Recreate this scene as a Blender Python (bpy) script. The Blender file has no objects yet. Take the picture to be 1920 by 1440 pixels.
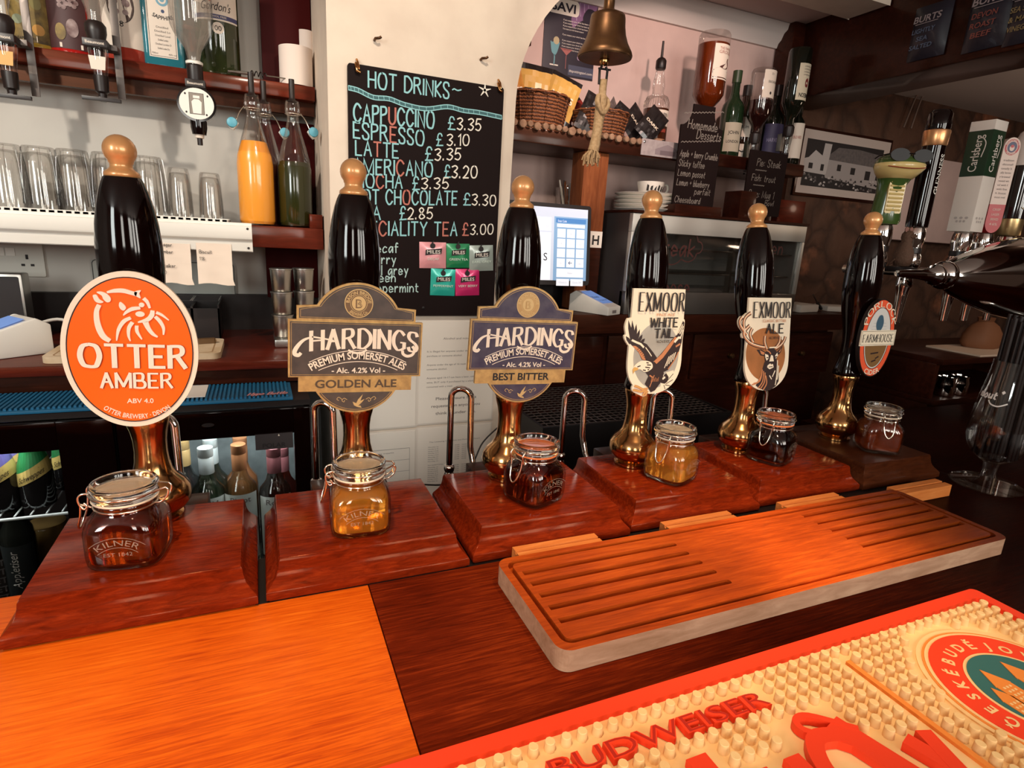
import bpy, bmesh, math, random
from mathutils import Matrix, Vector

S = bpy.context.scene
COL = S.collection
PI = math.pi
random.seed(7)

# ---------------------------------------------------------------- camera
# units are metres; the bar top is z = 0, x runs along the bar, y runs away from the customer
cam = bpy.data.objects.new('camera', bpy.data.cameras.new('camera'))
COL.objects.link(cam)
CR = (0.91932, 0.04758, -0.39062, -0.38968, 0.24827, -0.88686, 0.05478, 0.96752, 0.24678)
cam.matrix_world = Matrix(((CR[0], CR[1], CR[2], 0), (CR[3], CR[4], CR[5], 0), (CR[6], CR[7], CR[8], 0.42), (0, 0, 0, 1)))
cam.data.sensor_width = 36
cam.data.lens = 20.4394
cam.data.clip_start = 0.02
S.camera = cam

# ---------------------------------------------------------------- world, lamps, exposure
W = bpy.data.worlds.new('world'); S.world = W
W.use_nodes = True
bg = W.node_tree.nodes['Background']
bg.inputs[0].default_value = (1.0, 0.58, 0.42, 1); bg.inputs[1].default_value = 0.035
S.view_settings.view_transform = 'Standard'
S.view_settings.look = 'None'
S.view_settings.gamma = 1
S.view_settings.use_curve_mapping = False
S.view_settings.exposure = 0.0

def lamp(name, kind, loc, target, power, color, size=0.1, size_y=None, spot=60, blend=0.5):
    l = bpy.data.lights.new(name, kind); l.energy = power; l.color = color
    if kind == 'AREA':
        l.shape = 'RECTANGLE'; l.size = size; l.size_y = size_y or size
    else:
        l.shadow_soft_size = size
    if kind == 'SPOT':
        l.spot_size = math.radians(spot); l.spot_blend = blend
    o = bpy.data.objects.new(name, l); COL.objects.link(o); o.location = loc
    o.rotation_euler = (Vector(target) - Vector(loc)).to_track_quat('-Z', 'Y').to_euler()
    return o
WARM = (1.0, 0.72, 0.45)
DAY = (1.0, 0.95, 0.87)
lamp('window_daylight', 'AREA', (-0.50, -1.7, 0.85), (-0.1, 0.9, 0.2), 9, DAY, 0.34, 0.7)
lamp('window_daylight', 'AREA', (0.70, -1.7, 0.85), (0.35, 0.9, 0.2), 10, DAY, 0.40, 0.7)
lamp('window_daylight', 'AREA', (1.25, -1.7, 0.80), (0.55, 1.2, 0.25), 10, DAY, 0.30, 0.8)
lamp('window_daylight', 'AREA', (1.75, -1.5, 0.80), (0.75, 1.2, 0.25), 11, DAY, 0.30, 0.8)
lamp('window_daylight', 'AREA', (-1.7, -0.9, 0.85), (-0.1, 1.6, 0.25), 25, (0.92, 0.98, 0.95), 0.5, 0.8)
lamp('ceiling_spot', 'SPOT', (0.52, 0.36, 1.22), (0.60, 0.56, 0), 62, WARM, 0.02, spot=42, blend=1.0)
lamp('ceiling_spot', 'SPOT', (-0.10, 0.20, 1.22), (-0.02, 0.47, 0), 50, WARM, 0.02, spot=50, blend=1.0)
lamp('ceiling_spot', 'SPOT', (0.25, 0.72, 1.22), (0.45, 1.5, 0.62), 22, (1.0, 0.86, 0.70), 0.03, spot=75, blend=0.7)
lamp('ceiling_spot', 'SPOT', (-0.75, 0.85, 1.10), (-0.3, 1.95, 0.50), 38, (1.0, 0.90, 0.78), 0.02, spot=80, blend=0.7)
lamp('ceiling_spot', 'SPOT', (1.05, 0.95, 1.22), (1.2, 1.95, 0.80), 31, (1.0, 0.74, 0.64), 0.03, spot=85, blend=0.8)
lamp('added_far_fill', 'POINT', (2.75, 0.95, 0.72), (2.75, 0.95, 0), 3.2, (1.0, 0.74, 0.55), 0.08)  # unseen fill light, added to brighten the stone wall, far ceiling and pier

# ---------------------------------------------------------------- helpers
MATS = {}
def nt(m):
    m.use_nodes = True
    return m.node_tree.nodes, m.node_tree.links
def bsdf(m):
    return m.node_tree.nodes['Principled BSDF']
def mat(name, col, rough=0.5, metal=0.0, trans=0.0, ior=1.45, emit=0.0, coat=0.0, spec=0.5, noise=None, bump=0.0, alpha=1.0, scale=30.0):
    """procedural principled material; noise = second colour mixed in by a noise pattern"""
    if name in MATS: return MATS[name]
    m = bpy.data.materials.new(name); n, l = nt(m); b = bsdf(m)
    c4 = (col[0], col[1], col[2], 1)
    b.inputs['Base Color'].default_value = c4
    b.inputs['Roughness'].default_value = rough
    b.inputs['Metallic'].default_value = metal
    b.inputs['IOR'].default_value = ior
    b.inputs['Transmission Weight'].default_value = trans
    b.inputs['Coat Weight'].default_value = coat
    b.inputs['Coat Roughness'].default_value = 0.06
    b.inputs['Specular IOR Level'].default_value = spec
    b.inputs['Alpha'].default_value = alpha
    if emit:
        b.inputs['Emission Color'].default_value = c4; b.inputs['Emission Strength'].default_value = emit
    if noise or bump:
        tc = n.new('ShaderNodeTexCoord'); nz = n.new('ShaderNodeTexNoise')
        nz.inputs['Scale'].default_value = scale; nz.inputs['Detail'].default_value = 5
        l.new(tc.outputs['Object'], nz.inputs['Vector'])
        if noise:
            r = n.new('ShaderNodeValToRGB')
            r.color_ramp.elements[0].position = 0.35; r.color_ramp.elements[1].position = 0.68
            r.color_ramp.elements[0].color = c4; r.color_ramp.elements[1].color = (noise[0], noise[1], noise[2], 1)
            l.new(nz.outputs['Fac'], r.inputs[0]); l.new(r.outputs[0], b.inputs['Base Color'])
            if emit: l.new(r.outputs[0], b.inputs['Emission Color'])
        if bump:
            bp = n.new('ShaderNodeBump'); bp.inputs['Strength'].default_value = bump; bp.inputs['Distance'].default_value = 0.004
            l.new(nz.outputs['Fac'], bp.inputs['Height']); l.new(bp.outputs[0], b.inputs['Normal'])
    MATS[name] = m
    return m
def wood(name, dark, mid, light, rough=0.3, coat=0.3, stretch=(1.2, 14, 14), scale=6.0, bump=0.05, worn=None, spec=0.25):
    """wood grain that runs along the object's x axis"""
    if name in MATS: return MATS[name]
    m = bpy.data.materials.new(name); n, l = nt(m); b = bsdf(m)
    tc = n.new('ShaderNodeTexCoord'); mp = n.new('ShaderNodeMapping')
    mp.inputs['Scale'].default_value = stretch
    l.new(tc.outputs['Object'], mp.inputs['Vector'])
    n1 = n.new('ShaderNodeTexNoise'); n1.inputs['Scale'].default_value = scale; n1.inputs['Detail'].default_value = 7; n1.inputs['Roughness'].default_value = 0.65
    n1.inputs['Distortion'].default_value = 0.6
    l.new(mp.outputs[0], n1.inputs['Vector'])
    n2 = n.new('ShaderNodeTexNoise'); n2.inputs['Scale'].default_value = 5.0; n2.inputs['Detail'].default_value = 3
    l.new(tc.outputs['Object'], n2.inputs['Vector'])
    mx = n.new('ShaderNodeMix'); mx.data_type = 'FLOAT'; mx.inputs[0].default_value = 0.4
    l.new(n1.outputs['Fac'], mx.inputs[2]); l.new(n2.outputs['Fac'], mx.inputs[3])
    r = n.new('ShaderNodeValToRGB'); e = r.color_ramp.elements
    e[0].position = 0.33; e[1].position = 0.66; e[0].color = (*dark, 1); e[1].color = (*light, 1)
    k = e.new(0.5); k.color = (*mid, 1)
    l.new(mx.outputs[0], r.inputs[0]); l.new(r.outputs[0], b.inputs['Base Color'])
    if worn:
        # wear along the board, plus painted lamp light on the drip board: (x, factor) pairs, x in metres along the object
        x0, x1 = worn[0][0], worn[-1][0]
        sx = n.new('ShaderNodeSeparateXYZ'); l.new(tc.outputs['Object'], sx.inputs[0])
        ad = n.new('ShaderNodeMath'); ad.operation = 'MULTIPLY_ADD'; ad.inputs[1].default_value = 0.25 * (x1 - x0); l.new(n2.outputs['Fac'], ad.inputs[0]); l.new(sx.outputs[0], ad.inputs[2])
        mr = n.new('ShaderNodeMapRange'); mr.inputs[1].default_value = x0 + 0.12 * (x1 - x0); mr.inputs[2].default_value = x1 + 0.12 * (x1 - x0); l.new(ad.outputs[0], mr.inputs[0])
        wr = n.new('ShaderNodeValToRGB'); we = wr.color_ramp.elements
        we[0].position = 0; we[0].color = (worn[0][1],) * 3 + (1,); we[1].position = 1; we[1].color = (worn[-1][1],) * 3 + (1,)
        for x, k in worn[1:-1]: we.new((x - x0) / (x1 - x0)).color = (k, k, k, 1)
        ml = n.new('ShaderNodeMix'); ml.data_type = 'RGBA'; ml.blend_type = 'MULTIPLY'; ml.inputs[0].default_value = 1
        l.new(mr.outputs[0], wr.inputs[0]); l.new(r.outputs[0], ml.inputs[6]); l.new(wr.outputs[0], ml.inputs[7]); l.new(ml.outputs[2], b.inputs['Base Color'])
    b.inputs['Roughness'].default_value = rough; b.inputs['Coat Weight'].default_value = coat; b.inputs['Coat Roughness'].default_value = 0.12; b.inputs['Specular IOR Level'].default_value = spec; b.inputs['Specular Tint'].default_value = (1, 0.5, 0.3, 1); b.inputs['Coat Tint'].default_value = (1, 0.7, 0.5, 1)
    bp = n.new('ShaderNodeBump'); bp.inputs['Strength'].default_value = bump; bp.inputs['Distance'].default_value = 0.003
    l.new(n1.outputs['Fac'], bp.inputs['Height']); l.new(bp.outputs[0], b.inputs['Normal'])
    MATS[name] = m
    return m

def FRONT(x=0, y=0, z=0):
    """drawing plane that faces the customer: u to the right, v up, d out of the plane"""
    return lambda u, v, d=0: (x + u, y - d, z + v)
def TOP(x=0, y=0, z=0):
    return lambda u, v, d=0: (x + u, y + v, z + d)
def WRAP(x, y, z, r):
    """plane wrapped round an upright cylinder of radius r, u = arc length from the front"""
    return lambda u, v, d=0: (x + (r + d) * math.sin(u / r), y - (r + d) * math.cos(u / r), z + v)
def TURN(fn, ang, cx=0, cy=0):
    c, s = math.cos(ang), math.sin(ang)
    def g(u, v, d=0):
        x, y, z = fn(u, v, d); x -= cx; y -= cy
        return (cx + c * x - s * y, cy + s * x + c * y, z)
    return g
def XF(fn, M):
    return lambda u, v, d=0: tuple(M @ Vector(fn(u, v, d)))

def smooth_path(pts, n=6, closed=False):
    """Catmull-Rom through the points"""
    P = [Vector(p) for p in pts]; out = []; N = len(P)
    segs = N if closed else N - 1
    for i in range(segs):
        if closed: p0, p1, p2, p3 = P[(i-1) % N], P[i], P[(i+1) % N], P[(i+2) % N]
        else: p0, p1, p2, p3 = P[max(i-1, 0)], P[i], P[i+1], P[min(i+2, N-1)]
        for k in range(n):
            t = k / n
            out.append(0.5 * ((2*p1) + (p2-p0)*t + (2*p0-5*p1+4*p2-p3)*t*t + (3*p1-p0-3*p2+p3)*t*t*t))
    if not closed: out.append(P[-1])
    return out

TEXT_CACHE = {}
def text_mesh(s, off=0.0):
    k = (s, off)
    if k in TEXT_CACHE: return TEXT_CACHE[k]
    c = bpy.data.curves.new('t', 'FONT'); c.body = s; c.size = 1.0; c.offset = off; c.resolution_u = 3; c.fill_mode = 'FRONT'
    o = bpy.data.objects.new('t', c)
    me = bpy.data.meshes.new_from_object(o)
    vs = [tuple(v.co) for v in me.vertices]; fs = [tuple(p.vertices) for p in me.polygons]
    bpy.data.objects.remove(o); bpy.data.curves.remove(c); bpy.data.meshes.remove(me)
    TEXT_CACHE[k] = (vs, fs)
    return vs, fs
CAPH = 0.729

# stroke alphabet: points are two base-36 digits (x, y); y digit 3 is the baseline, 13 (D) the cap line, 9 the x-height; ~ smooths
GL = {
'A': (6, '03 3D 63', '17 57'), 'B': (6, '03 0D', '~0D 4D 5B 4A 3859', '03 43'), 'C': (6, '~6B 4D 2D 0A 06 23 43 65'), 'D': (6, '03 0D', '~0D 3D 6A 66 33 03'),
'E': (5, '5D 0D 03 53', '08 48'), 'F': (5, '5D 0D 03', '08 48'), 'G': (6, '~6B 4D 2D 0A 06 23 43 64', '64 67 47'), 'H': (6, '03 0D', '63 6D', '08 68'),
'I': (0, '03 0D'), 'J': (4, '~4D 46 43 23 05'), 'K': (5, '03 0D', '5D 08 53'), 'L': (5, '0D 03 53'), 'M': (8, '03 0D 44 8D 83'), 'N': (6, '03 0D 63 6D'),
'O': (7, '~3D 1C 08 14 33 53 64 78 6C 4D 3D'), 'P': (5, '03 0D', '~0D 4D 5B 49 08'), 'Q': (7, '~3D 1C 08 14 33 53 64 78 6C 4D 3D', '46 73'), 'R': (6, '03 0D', '~0D 4D 5B 49 08', '38 63'),
'S': (5, '~5B 4D 1D 0B 19 47 55 43 13 05'), 'T': (6, '0D 6D', '3D 33'), 'U': (6, '0D 06', '~06 14 33 54 66', '66 6D'), 'V': (6, '0D 33 6D'), 'W': (9, '0D 23 4C 73 9D'),
'X': (6, '03 6D', '0D 63'), 'Y': (6, '0D 38 6D', '38 33'), 'Z': (6, '0D 6D 03 63'),
'0': (6, '~3D 1C 08 14 33 54 68 5C 3D'), '1': (2, '0B 2D 23'), '2': (5, '~0B 2D 4C 5A 36 03', '03 53'), '3': (5, '~0C 3D 5B 28', '~28 56 33 04'), '4': (5, '43 4D 06 56'),
'5': (5, '5D 1D 08', '~08 39 56 33 04'), '6': (5, '~4D 1A 05 23 45 48 29 07'), '7': (5, '0D 5D 23'), '8': (5, '~28 0B 2D 4B 28 05 23 55 28'), '9': (5, '~5A 28 0B 2D 5B 43'),
'.': (1, '03 04'), ',': (1, '13 01'), '-': (3, '08 38'), '+': (4, '08 48', '2A 26'), '%': (7, '03 7D', '~1D 0B 1A 2B 1D', '~66 54 63 74 66'), '~': (5, '~07 18 37 58'), ':': (1, '04 05', '08 09'),
'!': (1, '0D 06', '03 04'), '&': (6, '~63 1A 2D 3B 05 23 67'), "'": (1, '0D 0B'), '(': (2, '~2D 08 23'), ')': (2, '~0D 28 03'),
'\u00a3': (6, '~5B 4D 2D 1A 27 13', '03 63', '08 48'),
'a': (4, '~48 29 06 13 36 48', '49 43'), 'b': (4, '0D 03', '~06 29 47 33 04'), 'c': (4, '~48 29 06 13 44'), 'd': (4, '4D 43', '~46 29 06 13 45'), 'e': (4, '~06 46 38 19 06 13 44'),
'f': (3, '~3C 2D 1B 13', '09 39'), 'g': (4, '~48 29 06 13 36 48', '~49 42 20 01'), 'h': (4, '0D 03', '~06 29 47 43'), 'i': (0, '09 03', '0B 0C'), 'j': (2, '~29 22 00', '2B 2C'), 'k': (4, '0D 03', '49 06 43'),
'l': (0, '0D 03'), 'm': (6, '09 03', '~06 29 37 33', '~36 59 67 63'), 'n': (4, '09 03', '~06 29 47 43'), 'o': (4, '~29 06 13 33 46 29'), 'p': (4, '09 00', '~07 29 46 33 04'), 'q': (4, '~47 29 06 33 45', '49 40'),
'r': (3, '09 03', '~06 29 38'), 's': (3, '~38 19 07 35 13 04'), 't': (3, '1C 14 33', '09 39'), 'u': (4, '~09 05 13 35', '49 43'), 'v': (4, '09 23 49'), 'w': (6, '09 23 38 43 69'), 'x': (4, '09 43', '03 49'),
'y': (4, '09 24', '49 10'), 'z': (4, '09 49 03 43'),
}
GL['B'] = (6, '03 0D', '~0D 4D 5B 48 08', '~08 48 66 53 03')
GL['\u00cb'] = (5, '5D 0D 03 53', '08 48', '1G 2E 4G')
def strokes_of(ch):
    if ch not in GL: return (4, [])
    g = GL[ch]; out = []
    for s in g[1:]:
        sm = s.startswith('~')
        pts = [(int(t[0], 36), int(t[1], 36) - 3) for t in s.lstrip('~').split()]
        if sm: pts = [(p[0], p[1]) for p in smooth_path([(a, b, 0) for a, b in pts], 5)]
        out.append(pts)
    return g[0], out

class MB:
    """collects shapes and links them as ONE mesh object"""
    def __init__(self): self.v = []; self.f = []; self.m = []
    def add(self, vs, fs, mi=0):
        o = len(self.v); self.v += [tuple(p) for p in vs]
        for f in fs: self.f.append([i + o for i in f]); self.m.append(mi)
        return self
    def box(self, x0, x1, y0, y1, z0, z1, mi=0):
        vs = [(x, y, z) for z in (z0, z1) for y in (y0, y1) for x in (x0, x1)]
        return self.add(vs, [(0, 2, 3, 1), (4, 5, 7, 6), (0, 1, 5, 4), (1, 3, 7, 5), (3, 2, 6, 7), (2, 0, 4, 6)], mi)
    def lathe(self, prof, c=(0, 0, 0), seg=32, mi=0, sx=1, sy=1, M=None):
        vs = []; fs = []
        for r, z in prof:
            for k in range(seg):
                a = 2 * PI * k / seg
                p = (c[0] + r * sx * math.cos(a), c[1] + r * sy * math.sin(a), c[2] + z)
                vs.append(tuple(M @ Vector(p)) if M else p)
        for i in range(len(prof) - 1):
            for k in range(seg):
                k2 = (k + 1) % seg
                fs.append((i*seg+k, i*seg+k2, (i+1)*seg+k2, (i+1)*seg+k))
        if prof[0][0] > 1e-6: fs.append(tuple(range(seg))[::-1])
        if prof[-1][0] > 1e-6: fs.append(tuple((len(prof)-1)*seg + k for k in range(seg)))
        return self.add(vs, fs, mi)
    def loft(self, rings, mi=0, cap=True, closed=True):
        n = len(rings[0]); vs = [p for r in rings for p in r]; fs = []
        for i in range(len(rings) - 1):
            for k in range(n if closed else n - 1):
                k2 = (k + 1) % n
                fs.append((i*n+k, i*n+k2, (i+1)*n+k2, (i+1)*n+k))
        if cap:
            fs.append(tuple(range(n))[::-1]); fs.append(tuple((len(rings)-1)*n + k for k in range(n)))
        return self.add(vs, fs, mi)
    def tube(self, pts, r, seg=8, mi=0, closed=False):
        P = [Vector(p) for p in pts]; N = len(P); rings = []
        up = Vector((0, 0, 1)); prev = None
        for i in range(N):
            if closed: t = P[(i+1) % N] - P[i-1]
            else: t = P[min(i+1, N-1)] - P[max(i-1, 0)]
            if t.length < 1e-9: t = Vector((0, 0, 1))
            t.normalize()
            if prev is None:
                a = t.cross(up)
                if a.length < 0.1: a = t.cross(Vector((1, 0, 0)))
            else:
                a = prev - t * prev.dot(t)
                if a.length < 1e-6: a = t.cross(up)
            a.normalize(); prev = a; b = t.cross(a)
            rr = r[i] if isinstance(r, (list, tuple)) else r
            rings.append([tuple(P[i] + a * rr * math.cos(2*PI*k/seg) + b * rr * math.sin(2*PI*k/seg)) for k in range(seg)])
        if closed: rings.append(rings[0])
        return self.loft(rings, mi, cap=not closed)
    def flat(self, poly, fn, d=0.0, mi=0):
        vs = [fn(u, v, d) for u, v in poly]
        return self.add(vs, [tuple(range(len(vs)))], mi)
    def slab(self, poly, fn, d0, d1, mi=0, mi_side=None):
        n = len(poly)
        vs = [fn(u, v, d0) for u, v in poly] + [fn(u, v, d1) for u, v in poly]
        area = sum(poly[i][0]*poly[(i+1) % n][1] - poly[(i+1) % n][0]*poly[i][1] for i in range(n))
        if area < 0: vs = [fn(u, v, d0) for u, v in poly[::-1]] + [fn(u, v, d1) for u, v in poly[::-1]]
        self.add(vs, [tuple(range(n))[::-1], tuple(range(n, 2*n))], mi)
        return self.add(vs, [(k, (k+1) % n, n + (k+1) % n, n + k) for k in range(n)], mi if mi_side is None else mi_side)
    def strip(self, outer, inner, fn, d=0.0, mi=0):
        """flat band between two closed outlines with the same number of points"""
        n = len(outer)
        vs = [fn(u, v, d) for u, v in outer] + [fn(u, v, d) for u, v in inner]
        return self.add(vs, [(k, (k+1) % n, n + (k+1) % n, n + k) for k in range(n)], mi)
    def line(self, pts, w, fn, d=0.0, mi=0, thin=None, closed=False, ext=0.0):
        """flat stroke; with thin set, upright strokes are w wide and level ones thin"""
        P = [Vector((p[0], p[1])) for p in pts]
        if len(P) < 2: return self
        if ext and not closed:
            a = (P[0] - P[1]).normalized(); b = (P[-1] - P[-2]).normalized()
            P[0] = P[0] + a * ext; P[-1] = P[-1] + b * ext
        N = len(P); L = []; Rr = []
        for i in range(N):
            if closed: a, b = P[i] - P[i-1], P[(i+1) % N] - P[i]
            else: a = P[i] - P[i-1] if i else P[1] - P[0]; b = P[i+1] - P[i] if i < N-1 else P[i] - P[i-1]
            if a.length < 1e-9: a = b
            if b.length < 1e-9: b = a
            a = a.normalized(); b = b.normalized()
            na, nb = Vector((-a.y, a.x)), Vector((-b.y, b.x))
            m = na + nb
            if m.length < 0.3: m = na
            m.normalize(); k = 1 / max(0.5, m.dot(na))
            ww = w
            if thin is not None:
                t = (a + b)
                t = t.normalized() if t.length > 0.1 else a
                ww = thin + (w - thin) * abs(t.y) ** 1.2
            if isinstance(w, (list, tuple)): ww = w[i]
            L.append(P[i] + m * ww * 0.5 * k); Rr.append(P[i] - m * ww * 0.5 * k)
        vs = [fn(p.x, p.y, d) for p in L] + [fn(p.x, p.y, d) for p in Rr]
        fs = [(i, i+1, N+i+1, N+i) for i in range(N-1)]
        if closed: fs.append((N-1, 0, N, 2*N-1))
        return self.add(vs, [f[::-1] for f in fs], mi)
    def ridge(self, pts, w, fn, d0, d1, mi=0):
        """raised stroke with sides"""
        b = MB(); b.line(pts, w, lambda u, v, d=0: (u, v, 0)); k = len(b.v) // 2
        o = b.v[:k] + b.v[k:][::-1]; m = len(o)
        self.add([fn(p[0], p[1], d1) for p in b.v], b.f, mi)
        return self.add([fn(p[0], p[1], d0) for p in o] + [fn(p[0], p[1], d1) for p in o], [(i, (i+1) % m, m + (i+1) % m, m + i) for i in range(m)], mi)
    def text(self, s, u, v, h, fn, d=0.0, mi=0, w=None, align='c', off=0.0, arc=None, ext=0.0, slant=0.0):
        """block lettering with cap height h and its baseline at v; arc = radius of a baseline bent upward (negative: downward)"""
        vs, fs = text_mesh(s, off)
        if not vs: return self
        k = h / CAPH; x0 = min(p[0] for p in vs); x1 = max(p[0] for p in vs); kx = k if w is None else w / (x1 - x0)
        wd = (x1 - x0) * kx; sh = {'c': -wd / 2, 'l': 0, 'r': -wd}[align]
        def put(p, dd):
            a = (p[0] - x0) * kx + sh; b = p[1] * k; a += b * slant
            if arc:
                t = a / arc; rr = arc + b
                return fn(u + rr * math.sin(t), v + rr * math.cos(t) - arc, dd)
            return fn(u + a, v + b, dd)
        if ext:
            n = len(vs); edges = {}
            for f in fs:
                for i in range(len(f)):
                    e = (f[i], f[(i+1) % len(f)]); edges[e] = 1
            rim = [e for e in edges if (e[1], e[0]) not in edges]
            self.add([put(p, d) for p in vs] + [put(p, d + ext) for p in vs], [tuple(i + n for i in f) for f in fs] + [(a, b, b + n, a + n) for a, b in rim], mi)
        else:
            self.add([put(p, d) for p in vs], fs, mi)
        return self
    def pen(self, s, u, v, h, fn, d=0.0, mi=0, wt=None, w=None, align='l', thin=None, serif=0.0, gap=2.4, arc=None, jitter=0.0, cols=None, slant=0.0, bend=None):
        """hand or serif lettering drawn from the stroke alphabet; cap height h"""
        k = h / 10.0; wt = wt or h * 0.12
        tot = 0; lay = []
        for ch in s:
            if ch == ' ': tot += 5; continue
            wd, st = strokes_of(ch); lay.append((tot, st, ch)); tot += wd + gap
        tot -= gap
        kx = k if w is None else w / max(tot, 1)
        sh = {'l': 0, 'c': -tot * kx / 2, 'r': -tot * kx}[align]
        def base(a, b, dd):
            a = a + b * slant
            if bend: b += bend(a)
            if arc:
                t = a / arc; rr = arc + b
                return fn(u + rr * math.sin(t), v + rr * math.cos(t) - arc, dd)
            return fn(u + a, v + b, dd)
        nz = 0
        for i, (x0, st, ch) in enumerate(lay):
            jy = random.uniform(-jitter, jitter) * h
            c = mi if cols is None else cols.get(i, mi)
            for q, pts in enumerate(st):
                pp = [((x0 + a) * kx + sh, b * k + jy) for a, b in pts]
                nz += 1; dz = d + 0.00003 * (nz % 9)
                if thin is not None and len(pts) < 6:
                    for e0, e1 in zip(pp, pp[1:]):
                        nz += 1; self.line([e0, e1], wt, base, d + 0.00003 * (nz % 9), c, thin=thin, ext=thin * 0.4)
                else: self.line(pp, wt, base, dz, c, thin=thin, ext=wt * 0.3 if not serif else 0)
                if serif:
                    for e, nb in ((pp[0], pp[1]), (pp[-1], pp[-2])):
                        if abs(e[1] - nb[1]) > abs(e[0] - nb[0]) * 0.8 and (abs(e[1]) < 0.03*h or abs(e[1] - h) < 0.03*h):
                            sy = thin or wt * 0.4
                            y = e[1] + (sy / 2 if e[1] < h / 2 else -sy / 2)
                            self.line([(e[0] - serif * h, y), (e[0] + serif * h, y)], sy, base, d + 0.00003 * (nz % 9) + 0.0003, c); nz += 1
        return self
    def build(self, name, mats, parent=None, loc=None, bevel=0.0, smooth=35, bseg=2, rot=None):
        me = bpy.data.meshes.new(name)
        me.from_pydata(self.v, [], self.f)
        if not isinstance(mats, (list, tuple)): mats = [mats]
        for m in mats: me.materials.append(m)
        for p, mi in zip(me.polygons, self.m): p.material_index = mi
        me.update()
        if bevel:
            bm = bmesh.new(); bm.from_mesh(me)
            ed = [e for e in bm.edges if len(e.link_faces) == 2 and e.calc_face_angle(0) > 0.6]
            bmesh.ops.bevel(bm, geom=ed, offset=bevel, segments=bseg, affect='EDGES', profile=0.6, clamp_overlap=True)
            bm.to_mesh(me); bm.free()
        if smooth:
            me.shade_smooth(); me.set_sharp_from_angle(angle=math.radians(smooth))
        o = bpy.data.objects.new(name, me); COL.objects.link(o)
        if parent is not None: o.parent = parent
        if loc is not None: o.location = loc
        if rot is not None: o.rotation_euler = rot
        return o

def tag(o, label, cat, group=None, kind=None):
    if label: o['label'] = label
    if cat: o['category'] = cat
    if group: o['group'] = group
    if kind: o['kind'] = kind
    return o
def thing(name, label, cat, loc=(0, 0, 0), rz=0.0, group=None):
    o = bpy.data.objects.new(name, None); COL.objects.link(o)
    o.empty_display_size = 0.02; o.location = loc; o.rotation_euler = (0, 0, rz)
    return tag(o, label, cat, group)
def struct(name, mb, m, bevel=0.0, smooth=35):
    o = mb.build(name, m, bevel=bevel, smooth=smooth); o['kind'] = 'structure'
    return o
def dup(root, loc=None, rz=None, label=None, group=None):
    """a copy of a thing with copies of its parts and sub-parts"""
    r = root.copy(); COL.objects.link(r)
    if loc is not None: r.location = loc
    if rz is not None: r.rotation_euler = (0, 0, rz)
    if label: r['label'] = label
    if group: r['group'] = group
    for ch in list(root.children):
        c = ch.copy(); COL.objects.link(c); c.parent = r
        for g in list(ch.children):
            d = g.copy(); COL.objects.link(d); d.parent = c
    return r

def ellipse(cx, cy, rx, ry, n=48, a0=0.0, a1=2 * PI):
    full = abs(a1 - a0 - 2 * PI) < 1e-6
    return [(cx + rx * math.cos(a0 + (a1 - a0) * k / (n if full else n - 1)), cy + ry * math.sin(a0 + (a1 - a0) * k / (n if full else n - 1))) for k in range(n)]
def rect(x0, x1, y0, y1): return [(x0, y0), (x1, y0), (x1, y1), (x0, y1)]
def rrect(x0, x1, y0, y1, r, n=5):
    out = []
    for cx, cy, a in ((x1-r, y0+r, -PI/2), (x1-r, y1-r, 0), (x0+r, y1-r, PI/2), (x0+r, y0+r, PI)):
        out += [(cx + r*math.cos(a + PI/2*k/n), cy + r*math.sin(a + PI/2*k/n)) for k in range(n+1)]
    return out
def sm2(pts, n=5, closed=True):
    return [(p[0], p[1]) for p in smooth_path([(a, b, 0) for a, b in pts], n, closed)]

# ---------------------------------------------------------------- materials
def thin_glass(name, tint, edge=(0.25, 0.25, 0.25), refl=0.9, base=0.05, fk=0.4):
    """thin glass: clear when faced, shiny and darker towards its outline"""
    if name in MATS: return MATS[name]
    m = bpy.data.materials.new(name); n, l = nt(m); n.clear()
    out = n.new('ShaderNodeOutputMaterial'); tr = n.new('ShaderNodeBsdfTransparent'); gl = n.new('ShaderNodeBsdfGlossy')
    gl.inputs['Roughness'].default_value = 0.03; gl.inputs['Color'].default_value = (refl, refl, refl, 1)
    lw = n.new('ShaderNodeLayerWeight'); lw.inputs['Blend'].default_value = 0.35
    r = n.new('ShaderNodeValToRGB'); r.color_ramp.elements[0].color = (*tint, 1); r.color_ramp.elements[1].color = (*edge, 1)
    r.color_ramp.elements[0].position = 0.35; r.color_ramp.elements[1].position = 0.95
    l.new(lw.outputs['Facing'], r.inputs[0]); l.new(r.outputs[0], tr.inputs['Color'])
    fr = n.new('ShaderNodeFresnel'); fr.inputs['IOR'].default_value = 1.5
    ad = n.new('ShaderNodeMath'); ad.operation = 'MULTIPLY_ADD'; ad.inputs[1].default_value = fk; ad.inputs[2].default_value = base; ad.use_clamp = True
    l.new(fr.outputs[0], ad.inputs[0])
    mx = n.new('ShaderNodeMixShader'); l.new(ad.outputs[0], mx.inputs[0]); l.new(tr.outputs[0], mx.inputs[1]); l.new(gl.outputs[0], mx.inputs[2])
    l.new(mx.outputs[0], out.inputs[0])
    MATS[name] = m
    return m

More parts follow.
